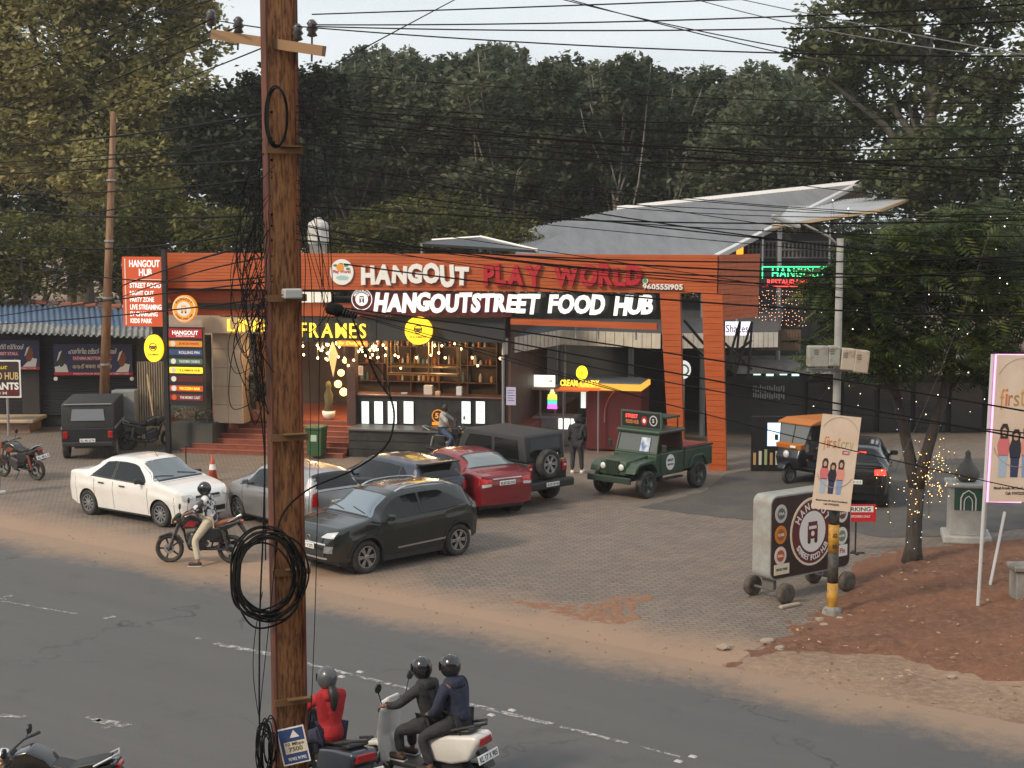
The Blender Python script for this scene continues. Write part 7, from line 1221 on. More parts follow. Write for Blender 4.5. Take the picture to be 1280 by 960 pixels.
def limbs(tips, base, r0, seed, trunk_top, name, mat, parent, n=7, wob=.25):
    rr = random.Random(seed); m = MB(); top = Vector(trunk_top); base = Vector(base); pts = [base.lerp(top, i / 6) + Vector((rr.uniform(-1, 1), rr.uniform(-1, 1), 0)) * wob * .25 * (i > 0) for i in range(7)]
    m.tube(pts, [r0 * (1.25 if i == 0 else 1) * (1 - .45 * i / 6) for i in range(7)], 9)
    for tp in tips:
        s = pts[rr.choice((3, 4, 5, 6, 6))]; tp = Vector(tp); q = [s]
        for i in range(1, 6): q.append(s.lerp(tp, i / 5) + Vector((rr.uniform(-1, 1), rr.uniform(-1, 1), rr.uniform(-.4, .6))) * wob * (1 - abs(i / 5 - .5)))
        m.tube(q, [r0 * .48 * (1 - .8 * i / 5) for i in range(6)], 5)
    return m.build(name, mat, parent, True)
BARK = M('bark_grey', (.13, .11, .09), .9, col2=(.07, .055, .045), scale=5, stretch=(4, 4, .6), bump=.5, bscale=14); BARKP = M('bark_pale', (.28, .25, .21), .85, col2=(.16, .14, .12), scale=3); BARKD = M('bark_dark', (.035, .03, .026), .9, col2=(.07, .055, .045), scale=6, stretch=(3, 3, .6), bump=.6, bscale=12)
L_RUB = leafmat('leaf_rubber', (.028, .040, .022), (.072, .090, .050), (.14, .155, .09), .38, .35); L_DARK = leafmat('leaf_dark', (.014, .02, .011), (.034, .044, .022), (.065, .075, .038), .3, .6); L_GOLD_VEIL = leafmat('leaf_gold_veil', (.15, .165, .07), (.30, .29, .12), (.50, .44, .2), .48, .45); L_OLIVE = leafmat('leaf_olive', (.045, .055, .017), (.115, .12, .035), (.21, .19, .065), .4, .6)  # gold leaf tones lifted to paint in the pale window reflection haze
L_BIG = leafmat('leaf_big', (.024, .036, .015), (.066, .086, .036), (.13, .145, .065), .4, .4); L_FERN = leafmat('leaf_fern', (.010, .019, .006), (.028, .048, .012), (.13, .15, .03), .35, 1.2)
def tree(name, label, px, D, blobs_px, leafm, n, size, seed, trunk_r=.22, bark=BARK, group=None, depth=.8, clusters=40, spread=.2, base=None, tips=10, zfork=.45, aspect=.55):
    """blobs_px: (px, py, rx px, ry px) at distance D"""
    b = S(px, 400, D); t = thing(name, label, 'tree', (b.x, D, 0), 0, group); k = D / FPX; bl_ = []; rr = random.Random(seed)
    for (x, y, rx, ry) in blobs_px:
        p = S(x, y, D); bl_.append(((p.x - b.x, rr.uniform(-.5, .5) * rx * k * depth, p.z), (rx * k, max(rx, ry) * k * depth, ry * k)))
    V, kk_ = leaves(bl_, n, size, seed, clusters, spread, aspect=aspect); link('crown', leafmesh('crown', V, kk_, leafm), None, t)
    zc = min(c[2] for c, r in bl_); zt = max(c[2] for c, r in bl_); tp = [Vector(c) + Vector((rr.uniform(-.7, .7) * r[0], rr.uniform(-.5, .5) * r[1], rr.uniform(-.2, .7) * r[2])) for c, r in bl_ for _ in range(max(1, tips // len(bl_)))]
    limbs(tp, (0, 0, 0), trunk_r, seed, (rr.uniform(-.3, .3), 0, max(1.5, zc + (zt - zc) * zfork)), 'trunk', bark, t); return t
tree('broadleaf_tree', 'huge gold leaved tree, reflection haze in its leaf colour, towering behind the blue roofed shop', 110, 68, [(60, 60, 90, 70), (170, 40, 90, 60), (110, 140, 100, 70), (210, 120, 62, 60), (30, 170, 80, 60), (140, 210, 95, 45), (-20, 90, 70, 80), (240, 40, 45, 40), (60, -20, 110, 60), (200, -30, 80, 45)], L_GOLD_VEIL, 62000, .29, 1, .45, BARK, None, .8, 70, .19, tips=30)
tree('broadleaf_tree', 'dense dark green tree rising behind the tall rusty pole', 312, 62, [(300, 150, 62, 48), (350, 130, 60, 48), (262, 190, 50, 45), (320, 220, 70, 50), (380, 190, 55, 60), (400, 120, 40, 40), (245, 150, 36, 28), (330, 265, 60, 38)], L_DARK, 24000, .30, 2, .32, BARKD, None, .8, 60, .17, tips=16)
for i, (px, D, bl_, lb) in enumerate(((40, 57.5, [(20, 300, 60, 40), (70, 330, 60, 40), (-10, 345, 50, 45)], 'low olive tree growing over the ridge of the shop roof'), (160, 58.5, [(130, 290, 65, 42), (195, 270, 60, 45), (170, 335, 65, 35), (225, 300, 50, 40)], 'spreading olive tree between the shop roof and the pylon'), (280, 56, [(255, 285, 40, 30), (300, 290, 40, 26)], 'small olive tree peeping over the left end of the fascia'), (540, 60, [(480, 282, 60, 26), (540, 268, 70, 28), (610, 285, 60, 26), (440, 298, 60, 22), (560, 300, 80, 20), (655, 300, 30, 14)], 'flat topped olive rain tree behind the middle of the fascia'))):
    tree('rain_tree', lb, px, D, bl_, L_OLIVE, 9000 if i != 2 else 3500, .22, 20 + i, .2, BARK, None, .7, 60, .17, tips=12, aspect=.45)
tree('broadleaf_tree', 'large open crowned tree with round leaves against the sky above the lean to roof', 1150, 62, [(1060, 40, 75, 50), (1150, 30, 85, 60), (1240, 60, 80, 70), (1100, 105, 70, 45), (1190, 130, 80, 55), (1290, 140, 60, 70), (1030, 85, 45, 30), (1130, -20, 90, 40), (1250, -20, 80, 45)], L_BIG, 19000, .34, 5, .4, BARK, None, .8, 62, .15, tips=26)
tree('broadleaf_tree', 'dark mid height tree behind the grey shed ridge', 1010, 70, [(960, 175, 70, 55), (1030, 150, 70, 55), (1090, 190, 70, 50), (980, 230, 80, 35), (900, 210, 60, 50)], L_RUB, 15000, .32, 6, .3, BARK, None, .7, 60, .18, tips=14)
tree('broadleaf_tree', 'deep green tree filling the gap behind the tall cream board', 1230, 58, [(1180, 210, 75, 55), (1260, 230, 70, 60), (1130, 225, 55, 40), (1300, 300, 60, 60), (1230, 300, 70, 50)], L_BIG, 14000, .3, 8, .3, BARK, None, .7, 60, .17, tips=14)
tree('broadleaf_tree', 'shadowy tree standing behind the gold leaved tree', 90, 80, [(20, 240, 90, 60), (110, 250, 90, 60), (200, 240, 70, 60), (-60, 250, 70, 60), (60, 170, 90, 60), (170, 180, 80, 60), (260, 250, 60, 50)], L_RUB, 30000, .45, 3, .3, BARK, None, .7, 60, .2, tips=10)
# the rubber grove: three models, copied
def grove_model(seed):
    rr = random.Random(seed); t = thing('rubber_tree', 'tall slender rubber tree with pale limbs in the grove behind the hub', 'tree', (0, 0, 0), 0, 'rubber trees of the grove'); bl_ = [((rr.uniform(-1.3, 1.3), rr.uniform(-1.3, 1.3), z), (rr.uniform(1.3, 2.0), rr.uniform(1.3, 2), rr.uniform(1.1, 1.7))) for z in (7.6, 9.2, 10.6, 12, 13.2, 14.4)]
    V, k = leaves(bl_, 8000, .36, seed, 44, .13); link('crown', leafmesh('crown', V, k, L_RUB), None, t); tp = [Vector(c) + Vector((rr.uniform(-1.2, 1.2), rr.uniform(-1, 1), rr.uniform(.2, 1.6))) for c, r in bl_ for _ in range(2)]; limbs(tp, (0, 0, 0), .16, seed, (0, 0, 8), 'trunk', BARKP, t, wob=.45); return t
models = [grove_model(s) for s in (31, 32, 33, 34)]; rr = random.Random(9); cnt = 0
for row, D in enumerate((78, 85, 93, 102)):
    n_ = 13 + row
    for i in range(n_):
        px = 350 + (1010 - 350) * (i + rr.uniform(.15, .85)) / n_; k = D / FPX; topy = interp(px, [(350, 105), (440, 85), (500, 72), (560, 75), (640, 80), (700, 90), (800, 95), (880, 88), (930, 105), (1010, 100)]) + rr.uniform(-10, 26) - row * 3
        p = S(px, topy, D); sc = p.z / 15.6; o = models[cnt % 4] if cnt < 4 else copy_tree(models[cnt % 4]); cnt += 1; o.location = (p.x, D + rr.uniform(-2.5, 2.5), 0); o.rotation_euler = (0, 0, rr.uniform(0, 6.28)); o.scale = (sc * rr.uniform(.9, 1.15), sc * rr.uniform(.9, 1.15), sc)
V = []; kk_ = 0; bl_ = []
for i in range(46): p = S(330 + i * 22, 300 + rr.uniform(-30, 30), 76 + rr.uniform(0, 22)); bl_.append(((p.x, p.y, max(2.5, p.z - 2)), (2.6, 2.2, 3.2)))
V, kk_ = leaves(bl_, 26000, .4, 77, 14, .22); o = link('undergrowth', leafmesh('undergrowth', V, kk_, L_DARK)); tag(o, 'dark tangled undergrowth between the rubber trunks', 'undergrowth', kind='stuff')
bl_ = []
for i in range(40): p = S(-260 + i * 48, 262 + rr.uniform(-18, 18), 125 + rr.uniform(0, 25)); bl_.append(((p.x, p.y, 5.5), (5, 4, 6.5)))
V, kk_ = leaves(bl_, 26000, .8, 78, 20, .2); o = link('far_wood', leafmesh('far_wood', V, kk_, L_RUB)); tag(o, 'distant band of woodland closing the view', 'woodland', kind='stuff')
# feathery tree in the red earth, with fairy lights
pb = G(1140, 705); T0 = Vector((pb.x, pb.y, .1)); t = thing('rain_tree', 'feathery leaved tree with dark forked trunk wound in fairy lights', 'tree', (pb.x, pb.y, .08)); Dt = pb.y
def tp_(px, py, dy=0.0): return S(px, py, Dt + dy) - Vector((pb.x, pb.y, .08))
m = MB(); m.tube([(0, 0, -.1), (0.02, 0, .3), tp_(1143, 650), tp_(1146, 610)], [.24, .17, .16, .17], 12); m.tube([tp_(1146, 615), tp_(1135, 560, .1), tp_(1122, 500, .3), tp_(1105, 430, .4), tp_(1085, 360, .5)], [.15, .12, .1, .08, .05], 9); m.tube([tp_(1146, 615), tp_(1160, 560, -.1), tp_(1178, 500, -.2), tp_(1195, 420, -.2), tp_(1210, 340, -.3)], [.14, .12, .1, .08, .05], 9)
for (a, c) in (((1122, 500), (1060, 420)), ((1105, 430), (1030, 350)), ((1105, 430), (1120, 310)), ((1178, 500), (1250, 420)), ((1195, 420), (1255, 320)), ((1195, 420), (1160, 290)), ((1085, 360), (1050, 300)), ((1210, 340), (1230, 260))): A, C = tp_(*a), tp_(*c, rr.uniform(-1.2, 1.2)); m.tube([A, A.lerp(C, .5) + Vector((0, 0, .12)), C], [.055, .04, .015], 6)
m.build('trunk', BARKD, t, True)
def frond(m_v, m_f, o, d, ln, up):
    d = d.normalized(); sd = d.cross(up).normalized(); nn = sd.cross(d)
    for i in range(9):
        s = .12 + .88 * i / 8; c = o + d * ln * s - Vector((0, 0, 1)) * .22 * ln * s * s; w_ = ln * .34 * math.sin(math.pi * (.12 + .8 * s)) + .02
        for sg in (1, -1):
            k = len(m_v); e = c + sd * sg * w_ + d * w_ * .35 - nn * w_ * .18; h = d * ln * .048; m_v += [tuple(c - h * .4), tuple(c.lerp(e, .5) - h), tuple(e), tuple(c.lerp(e, .5) + h)]; m_f.append((k, k + 1, k + 2, k + 3))
mv, mf = [], []; rr = random.Random(21)
cents = [(1085, 325, 45, 32), (1130, 305, 50, 32), (1190, 290, 55, 35), (1255, 290, 50, 40), (1058, 370, 40, 40), (1090, 360, 55, 45), (1150, 340, 55, 45), (1215, 360, 55, 50), (1265, 370, 45, 45), (1060, 430, 50, 35), (1120, 430, 45, 35), (1180, 430, 50, 40), (1235, 440, 45, 35), (1035, 355, 22, 22)]
for i in range(2100):
    c = rr.choice(cents); th, ph_ = rr.uniform(0, 6.28), math.acos(rr.uniform(-1, 1)); q = rr.uniform(.3, 1) ** .5; p = tp_(c[0] + c[2] * q * math.sin(ph_) * math.cos(th), c[1] + c[3] * q * math.cos(ph_), 1.6 * q * math.sin(ph_) * math.sin(th)); a = rr.uniform(0, 6.28); frond(mv, mf, p, Vector((math.cos(a), math.sin(a), rr.uniform(-.8, .5))), rr.uniform(.34, .72), Vector((rr.uniform(-.9, .9), rr.uniform(-.9, .6), 1)))
me = bpy.data.meshes.new('crown'); me.from_pydata(mv, [], mf); me.update(); link('crown', me, L_FERN, t)
def fairy(label, spots_, col, es, wire_pts=None, sz=.014):
    t = thing('fairy_lights', label, 'string lights', spots_[0]); m = MB(); o0 = Vector(spots_[0])
    for p in spots_: m.ball(Vector(p) - o0, sz * rr.uniform(.7, 1.2), 5, 4)
    o = m.build('bulbs', M('fairy_' + label[:8], col, .4, emit=col, estr=es), t); o['kind'] = 'stuff'; m = MB(); m.tube([Vector(p) - o0 for p in (wire_pts or spots_)], .003, 3, False); m.build('wire', BLACK, t)
sp1 = []; base_ = Vector((pb.x, pb.y, .08))
for i in range(150): u = i / 150; py = 690 - 200 * u; cx = interp(py, [(490, 1122), (560, 1135), (615, 1146), (700, 1141)]) if i % 2 else interp(py, [(490, 1180), (560, 1160), (615, 1146), (700, 1141)]); a = i * .9; r_ = .17; p = S(cx, py, Dt); sp1.append((p.x + r_ * math.cos(a), p.y - r_ * abs(math.sin(a)) - .02, p.z))
fairy('cool white fairy lights wound up the forked trunk', sp1[::5], (.6, .7, 1), 1.5, sz=.008)
sp2 = [tuple(S(rr.gauss(1168, 14), rr.gauss(590, 18), Dt - .35 + rr.uniform(-.2, .2))) for _ in range(85)] + [tuple(S(rr.uniform(1095, 1185), rr.uniform(585, 655), Dt - .3)) for _ in range(40)]; sp2.sort(key=lambda p: (round(p[0] * 6), p[2])); fairy('amber fairy light cluster hanging beside the forked trunk', sp2, (1, .6, .2), 2.6, sz=.009)
sp3 = [tuple(S(rr.uniform(1000, 1270), rr.uniform(250, 520), Dt - 1.2 + rr.uniform(-.6, .8))) for _ in range(42)]; sp3.sort(key=lambda p: round(p[0] * 3)); fairy('scattered fairy lights strung through the feathery crown', sp3, (1, .86, .6), 3, sz=.010)
# small plants at the entrance
def shrub(name, label, p, r, h, n, size, mat, seed, pot=None):
    t = thing(name, label, 'plant', p); z0 = .0
    if pot: m = MB(); m.lathe([(.13, 0), (.19, .3), (.2, .34), (.17, .34), (.15, .28)], 14); m.build('pot', pot, t, True); z0 = .3
    V, k = leaves([((0, 0, z0 + h * .6), (r, r, h * .5))], n, size, seed, 16, .25, .8, .3); link('foliage', leafmesh('foliage', V, k, mat), None, t); m = MB(); m.tube([(0, 0, z0), (.02, 0, z0 + h * .7)], .015, 5); m.build('stem', BARK, t)
shrub('potted_plant', 'leafy potted plant standing by the pillar on the steps', bw(bx(312, 1.2), 1.5, .88), .35, 1.2, 500, .18, L_BIG, 61, M('pot_tan', (.35, .18, .1), .7))
for i, px in enumerate((216, 228, 240, 254)): shrub('planter_shrub', 'pale flowering shrub growing in the dark planter', bw(bx(px, .7), .7, .88), .22, .4, 200, .09, leafmat('leaf_pale%d' % i, (.06, .09, .04), (.2, .2, .14), (.45, .42, .36), .2, 3), 70 + i, None)
for o in bpy.data.objects:
    if o.name.startswith('planter_shrub'): o['group'] = 'shrubs in the planter'
t = thing('cross_stand', 'small dark folding cross stand beside the stone pillar', 'stand', bw(bx(290, .45), .9, .86), BRZ); m = MB(); m.box((0, 0, .4), (.06, .04, .95), rot=Matrix.Rotation(R(28), 3, 'Y')); m.build('leg', BLACK, t); m = MB(); m.box((0, .045, .4), (.06, .04, .95), rot=Matrix.Rotation(R(-28), 3, 'Y')); m.build('leg', BLACK, t)
t.location = bw(bx(293, .3), .35, .0) + Vector((0, 0, .55)); t.location = bw(bx(296, 1.0), 1.75, zP)
pw = thing('white_bowl_planter', 'small white bowl planter with a figurine on the entrance floor', 'planter', bw(bx(409, 2.2), 2.2, zP)); m = MB(); m.lathe([(.08, 0), (.2, .12), (.22, .28), (.18, .28)], 14); m.build('bowl', SW, pw, True); m = MB(); m.lathe([(.16, .26), (.12, .5), (.15, .8), (.07, 1.0), (.1, 1.1), (.06, 1.22), (.001, 1.26)], 12); m.build('figurine', M('figurine_olive', (.10, .09, .045), .6), pw, True)
# ================================================================ poles and wires
RUST = M('rusty_steel', (.42, .185, .07), .8, .05, col2=(.09, .032, .016), scale=20, detail=14, lo=.42, hi=.66, stretch=(2.4, 2.4, .35), bump=.35, bscale=30); RUSTD = M('rusty_flange', (.15, .045, .022), .8, .05, col2=(.05, .018, .012), scale=4, stretch=(2, 2, .5), bump=.3, bscale=30)
DP = 13.0; pp = S(363, 960, DP); PX = pp.x; pole = thing('utility_pole', 'massive rusty H section steel pole draped in black cables', 'utility pole', (PX, DP, 0), R(24)); H_ = 9.6
m = MB(); m.box((0, 0, H_ / 2), (.25, .014, H_)); m.build('web', RUST, pole)
for s in (1, -1): m = MB(); m.box((s * .13, 0, H_ / 2), (.016, .17, H_)); m.build('flange', RUSTD, pole)
m = MB(); m.rbox((0, 0, .15), (.6, .6, .3), .04, 1); m.build('footing', CONC, pole)
def pz(py): return S(355, py, DP).z
for py in (188, 372, 545, 712, 873):
    z = pz(py); m = MB(); m.box((0.01, -.095, z), (.34, .012, .06)); m.box((.05, -.13, z + .03), (.2, .07, .01)); m.build('clamp', M('clamp_rust', (.2, .11, .05), .7, .4), pole)
def po(px, py, D=DP): return S(px, py, D)
ca = bpy.data.objects.new('cross_arm', None); COL.objects.link(ca); ca.empty_display_size = .1; o0 = po(352, 53, DP - .13); ca.parent = pole; bpy.context.view_layer.update(); ca.matrix_local = pole.matrix_world.inverted() @ Matrix.Translation(o0); A, C = po(266, 43, DP + .35) - o0, po(405, 64, DP - .3) - o0; m = MB(); rot = (C - A).to_track_quat('X', 'Z').to_matrix(); m.box((A + C) / 2, ((C - A).length, .05, .085), rot=rot); m.build('arm', M('arm_rust', (.28, .17, .09), .7, .3), ca); INS = M('insulator', (.06, .05, .05), .3, coat=.5)
ins_tops = []
for (px, py) in ((264, 24), (298, 33), (372, 42), (390, 37)):
    f_ = (px - 266) / (405 - 266); D = DP + .35 - .65 * f_; p = po(px, py, D) - o0; base = A + (C - A) * f_; m = MB(); m.lathe([(.02, -.06), (.045, -.05), (.03, -.02), (.05, 0), (.034, .03), (.046, .05), (.02, .08), (.001, .085)], 12, p); io = m.build('insulator', INS, ca, True); m = MB(); m.tube([p, base + Vector((0, 0, -.1))], .009, 5); m.build('pin', BLACK, ca); ins_tops.append((p + o0, D))
t = thing('cable_box', 'small grey junction box clamped to the rusty pole', 'junction box', po(365, 367, DP - .12), R(24)); m = MB(); m.rbox((0, 0, 0), (.16, .1, .085), .012, 1); m.build('case', M('box_grey', (.42, .42, .40), .5), t)
CAB = M('cable_black', (.007, .007, .008), .85, spec=.2); CABG = M('cable_grey', (.10, .10, .10), .5)
def wire(label, pts, D0, D1, r=.006, mat=CAB, group='cables strung over the road', n=26, name='overhead_cable'):
    """pts: photo pixels along the cable; distance runs evenly from D0 to D1"""
    P = []; xs = [p[0] for p in pts]; L_ = [0]
    for a, b_ in zip(pts, pts[1:]): L_.append(L_[-1] + math.hypot(b_[0] - a[0], b_[1] - a[1]))
    for i in range(n + 1):
        s = L_[-1] * i / n; x = None
        if len(pts) == 3:                                          # smooth parabola through three points
            q = L_[1] / L_[-1]; u = i / n; f = [((u - q) * (u - 1)) / (q), (u * (u - 1)) / (q * (q - 1)), (u * (u - q)) / (1 - q)]; x = sum(f[k] * pts[k][0] for k in range(3)); y = sum(f[k] * pts[k][1] for k in range(3))
        else: x = interp(s, list(zip(L_, [p[0] for p in pts]))); y = interp(s, list(zip(L_, [p[1] for p in pts])))
        u = i / n; P.append(S(x, y, 1 / ((1 - u) / D0 + u / D1)))
    o0 = P[0].copy(); m = MB(); m.tube([p - o0 for p in P], r * .9, 5); o = m.build(name, mat, None, True, loc=o0); return tag(o, label, 'cable', group)
PWR = 'bare power line running from the pole head across the sky'; PG_ = 'power lines from the pole head'
for pts in ([(390, 18), (820, 3), (1300, -16)], [(390, 31), (820, 26), (1300, 4)], [(390, 33), (820, 38), (1300, 25)], [(372, 33), (820, 61), (1300, 70)]): wire(PWR, pts, DP - .3, 10.2, .0062, CAB, PG_)
for a, b_ in (((264, 24), (-20, 142)), ((298, 33), (-20, 160)), ((328, 60), (-20, 186)), ((372, 40), (180, 5)), ((330, -20), (-20, 74)), ((335, -40), (-20, 106))): wire('power line slanting from the pole head past the gold leaved tree', [a, ((a[0] + b_[0]) / 2, (a[1] + b_[1]) / 2 + 4), b_], DP, 24, .0075, CAB, 'power lines past the gold leaved tree')
DG = 'thin service wire crossing above the grove towards the right'
for pts in ([(575, -4), (500, 36), (424, 77)], [(690, -4), (984, 60), (1300, 104)], [(700, -4), (976, 66), (1300, 126)], [(865, -2), (984, 28), (1300, 74)], [(920, -2), (1010, 17), (1300, 72)]): wire(DG, pts, 22, 16, .0085, CABG if pts[0][0] > 800 else CAB, 'service wires above the grove')
rr = random.Random(4); TG_ = 'black telecom cable leaving the rusty pole across the trees'
for i in range(15):
    y0 = rr.uniform(84, 300); y1 = 120 + (y0 - 84) * 1.05 + rr.uniform(-45, 45); sag = rr.uniform(0, 40); xm = rr.uniform(700, 900); wire(TG_, [(370, y0), (xm, (y0 + (y1 - y0) * (xm - 370) / 930) + sag), (1300, y1)], DP - .1, 10.6, rr.choice((.0035, .005, .0065)), CAB, 'telecom cables over the fascia')
for i in range(16):
    y0 = rr.uniform(100, 330); y1 = y0 + rr.uniform(40, 150); sag = rr.uniform(-5, 30); xm = rr.uniform(620, 950); wire(TG_, [(370, y0), (xm, (y0 + (y1 - y0) * (xm - 370) / 930) + sag), (1300, y1)], DP - .1, 10.6, rr.choice((.0035, .0045, .006)), CAB, 'telecom cables over the fascia')
for y0, y1, sag in ((385, 517, -6), (300, 345, 12), (388, 551, 0), (330, 395, 14)): wire('heavy drop cable slanting down from the splice past the portal columns', [(430, y0), (860, y0 + (y1 - y0) * .5 + sag), (1300, y1)], DP - .1, 10.6, .0075, CAB, 'drop cables past the portal columns')
wire('thin wire passing in front of the small banner', [(470, 402), (860, 512), (1300, 616)], 24, 20, .009); wire('thin wire from the cafe corner towards the kiosk', [(450, 395), (640, 448), (830, 505)], 26, 30, .009); wire('cable running low across the forecourt to the tall board', [(640, 436), (960, 500), (1300, 543)], 20, 16, .009)
TL = 'black cable sagging from the rusty pole to the shop side'
for i, (a, c, b_) in enumerate((((340, 140), (180, 166), (-20, 184)), ((340, 172), (180, 190), (-20, 204)), ((340, 178), (170, 196), (-20, 211)), ((340, 200), (180, 208), (-20, 219)), ((340, 222), (200, 236), (-20, 242)), ((340, 215), (160, 258), (-20, 287)), ((340, 268), (180, 272), (-20, 262)), ((340, 372), (170, 392), (-20, 406)), ((340, 320), (230, 345), (150, 372)), ((340, 300), (230, 330), (140, 362)), ((340, 352), (180, 370), (-20, 398)), ((340, 345), (220, 352), (-20, 318)), ((340, 282), (220, 305), (-20, 300)))): wire(TL, [a, c, b_], DP - .05, 26, .0085 if i % 3 else .012, CAB, 'cables to the shop side')
# slack loops, coils and hanging drops on the pole
def loop3(label, pts, D, r=.005, name='cable_loop', group='slack cable loops on the rusty pole', closed=False, mat=CAB):
    n = len(pts); P = []
    for i in range(n if closed else n - 1):                          # Catmull-Rom through pixels
        g = lambda k: pts[k % n] if closed else pts[max(0, min(n - 1, k))]
        for s in range(6):
            u = s / 6; a, b_, c, d = g(i - 1), g(i), g(i + 1), g(i + 2); f = lambda k: .5 * ((2 * b_[k]) + (-a[k] + c[k]) * u + (2 * a[k] - 5 * b_[k] + 4 * c[k] - d[k]) * u * u + (-a[k] + 3 * b_[k] - 3 * c[k] + d[k]) * u ** 3); P.append(S(f(0), f(1), D + .06 * math.sin(i * 1.3 + s * .2)))
    P.append(P[0].copy() if closed else S(*pts[-1], D)); o0 = P[0].copy(); m = MB(); m.tube([p - o0 for p in P], r, 5); o = m.build(name, mat, None, True, loc=o0); return tag(o, label, 'cable', group)
rr = random.Random(15); SL = 'slack black cable loop hanging beside the rusty pole'
for i in range(44):
    x0 = rr.uniform(318, 345); y0 = rr.uniform(170, 400); x1 = rr.uniform(285, 330); dy = rr.uniform(60, 190); loop3(SL, [(x0, y0), (x1 + 12, y0 + dy * .25), (x1, y0 + dy * .6), (x1 + rr.uniform(2, 20), y0 + dy * .95), (x0 - 6, y0 + dy * .8 + rr.uniform(-30, 20))], DP - .1 + rr.uniform(-.15, .25), rr.choice((.003, .004, .005)))
for i in range(10): x = rr.uniform(372, 412); y0 = rr.uniform(80, 290); loop3(SL, [(372, y0), (x, y0 + 60), (x + rr.uniform(-4, 12), y0 + 150), (412 + rr.uniform(-10, 6), 384)], DP - .15, rr.choice((.003, .004)))
for i in range(13): cx, cy, q = 335 + rr.uniform(-5, 6), 722 + rr.uniform(-7, 6), rr.uniform(.76, 1.08); loop3('thick coil of black cable tied to the rusty pole', [(cx + q * 42 * math.cos(a) + rr.uniform(-3, 3), cy + q * 55 * math.sin(a) + rr.uniform(-4, 4)) for a in [k * math.pi / 5 for k in range(10)]], DP - .22 + rr.uniform(-.04, .04), .009, 'cable_coil', 'big cable coil on the pole', True)
for i in range(4): cx, cy, q = 346 + rr.uniform(-1.5, 1.5), 146 + rr.uniform(-3, 3), rr.uniform(.92, 1.05); loop3('narrow upright cable coil high on the rusty pole', [(cx + q * 13 * math.cos(a), cy + q * 37 * math.sin(a)) for a in [k * math.pi / 5 for k in range(10)]], DP - .2, .007, 'cable_coil', 'high cable coil on the pole', True)
for i in range(12): cx, cy = 333 + rr.uniform(-4, 5), 935 + rr.uniform(-8, 14); loop3('tangled cable slack bunched low on the rusty pole', [(cx + rr.uniform(6, 11) * math.cos(a), cy + rr.uniform(24, 38) * math.sin(a)) for a in [k * math.pi / 4 for k in range(8)]], DP - .2 + rr.uniform(-.06, .06), .006, 'cable_coil', 'low cable slack on the pole', True)
for pts, r in (([(322, 380), (328, 470), (331, 560), (329, 660), (325, 760), (324, 880), (326, 975)], .008), ([(318, 420), (322, 480), (330, 560), (331, 640), (332, 700)], .006), ([(345, 690), (334, 800), (325, 890), (322, 975)], .004), ([(328, 740), (318, 800), (317, 850), (326, 910)], .004), ([(400, 395), (398, 560), (395, 720), (391, 840), (388, 900)], .004), ([(385, 420), (388, 520), (386, 640)], .003), ([(438, 392), (470, 470), (489, 500), (492, 530), (480, 560), (440, 588), (385, 612), (352, 645), (345, 690)], .009), ([(313, 330), (308, 380), (316, 440), (322, 500)], .005), ([(420, 398), (455, 440), (480, 470), (489, 500)], .005)): loop3('vertical black drop cable hanging along the rusty pole', pts, DP - .18, r, 'drop_cable', 'drop cables along the pole')
cl = thing('splice_closure', 'black ribbed splice closure hanging from cables right of the rusty pole', 'splice box', po(420, 388, DP - .15)); o0 = Vector(cl.location); A, C = po(408, 383, DP - .15) - o0, po(446, 396, DP - .15) - o0; m = MB(); m.tube([A, A.lerp(C, .08), A.lerp(C, .45), A.lerp(C, .5), C], [.03, .055, .055, .042, .02], 12); m.build('body', CAB, cl, True); m = MB()
for k in range(5): q = A.lerp(C, .55 + .09 * k); m.tube([q, q + (C - A) * .03], .046 - .005 * k, 10)
m.build('rib', DARKPL, cl)
# notice tied to the pole
t = thing('pole_notice', 'blue and white internet notice tied low on the rusty pole', 'notice', po(355, 958, DP - .17)); o0 = Vector(t.location); A, Bq, C = po(355, 959, DP - .17) - o0, po(388, 951, DP - .17) - o0, po(359, 913, DP - .17) - o0; W_, H_ = (Bq - A).length, (C - A).length; t.rotation_euler = (0, R(-11), R(6)); plate(t, 0, W_, 0, H_, 0, SW, 'sheet', .006); plate(t, .012, W_ - .012, .012, H_ - .012, -.0065, BLUES, 'print_field', .001); plate(t, .04, W_ - .012, H_ * .3, H_ * .62, -.008, CREAM, 'print_panel', .001); text(t, '10 Mbps', W_ * .56, H_ * .54, W_ * .66, .04, -.0095, INK, depth=.002); text(t, '7500', W_ * .56, H_ * .41, W_ * .5, .04, -.0095, INK, depth=.002); text(t, '90982 91992', W_ * .55, H_ * .15, W_ * .66, .03, -.0085, SW, depth=.002); m = MB(); m.prism([(W_ * .42, H_ * .72), (W_ * .78, H_ * .72), (W_ * .6, H_ * .92)], -.0095, -.008); m.build('print_triangle', SW, t)
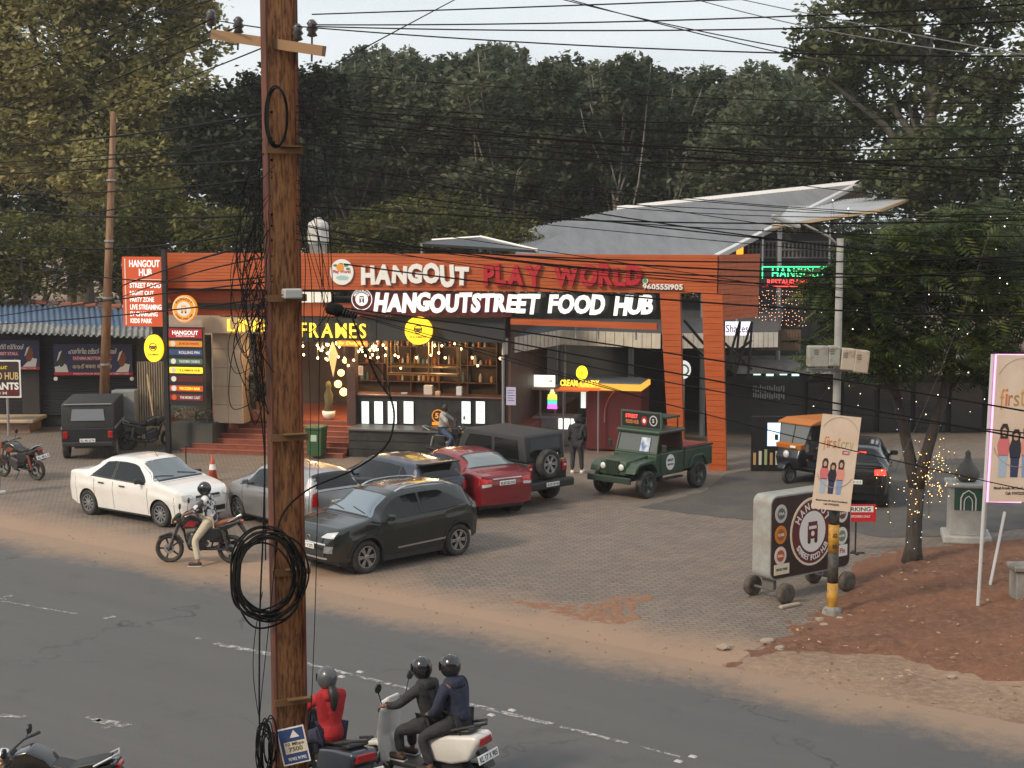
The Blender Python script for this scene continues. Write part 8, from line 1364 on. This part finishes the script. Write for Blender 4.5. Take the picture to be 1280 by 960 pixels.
# far rusty pole by the shop
b_ = G(128, 558); t = thing('utility_pole', 'slim rusty steel pole leaning slightly before the blue roofed shop', 'utility pole', b_); tp = S(142, 140, b_.y) - b_; m = MB(); m.tube([Vector((0, 0, 0)), tp * .5, tp], [.17, .13, .09], 10); m.build('shaft', M('pole_rust_pale', (.26, .15, .08), .75, .2, col2=(.13, .06, .03), scale=3, stretch=(2, 2, .4)), t, True)
for k in (.25, .45, .62, .8): m = MB(); q = tp * k; m.lathe([(.16, -.03), (.16, .03)], 12, q); m.build('band', STEEL, t)
wire('pale guy wire slanting down through the feathery tree', [(1273, 150), (1200, 400), (1118, 590)], 26, 31, .006, CABG)
# wrought iron gate panel by the cabinet
t = thing('iron_gate', 'ornate black iron gate panel behind the slim rusty pole', 'gate', (S(130, 555, 48.4).x, 48.4, 0)); m = MB(); wI = .75
for x in (-wI, -wI * .33, wI * .33, wI): m.tube([(x, 0, 0), (x, 0, 1.5)], .025, 5)
for z in (.1, 1.5): m.tube([(-wI, 0, z), (wI, 0, z)], .02, 5)
m.build('frame', BLACK, t)
for i in range(6):
    for j in range(4): m = MB(); m.ring((-wI + .13 + i * .25, -.01, .3 + j * .33), .1, .016, 12, 4); m.build('scroll', BLACK, t)

# ================================================================ the air: a thin even haze round everything
m = MB(); m.box((0, 222, 17), (606, 566, 36)); hz = m.build('haze', None); hm = bpy.data.materials.new('haze'); hm.use_nodes = True; hn = hm.node_tree; hn.nodes.clear(); ho = hn.nodes.new('ShaderNodeOutputMaterial'); hv = hn.nodes.new('ShaderNodeVolumePrincipled'); hv.inputs['Color'].default_value = (.95, .94, .9, 1); hv.inputs['Density'].default_value = .0005; hv.inputs['Anisotropy'].default_value = .2; hn.links.new(hv.outputs[0], ho.inputs['Volume']); hz.data.materials.append(hm); tag(hz, kind='stuff')

# the plain building on the near side of the road, from whose upper window the place is seen
nb = thing('roadside_building', 'plain plastered two storey building facing the food hub across the road', 'building', (0, -1.6, 0)); PLS = M('plaster_buff', (.30, .27, .23), .8, col2=(.22, .2, .17), scale=.6)
m = MB(); m.box((0, -4, 4.6), (60, 8, 9.2)); m.build('wall', PLS, nb); m = MB(); m.box((0, -4, 9.3), (61, 9, .2)); m.build('roof', CONC, nb)
for k in range(-6, 7):
    for z in (1.5, 5.6): m = MB(); m.box((k * 4.4, .03, z + .6), (3.2, .06, 2.4)); m.build('window', GLASSD, nb)
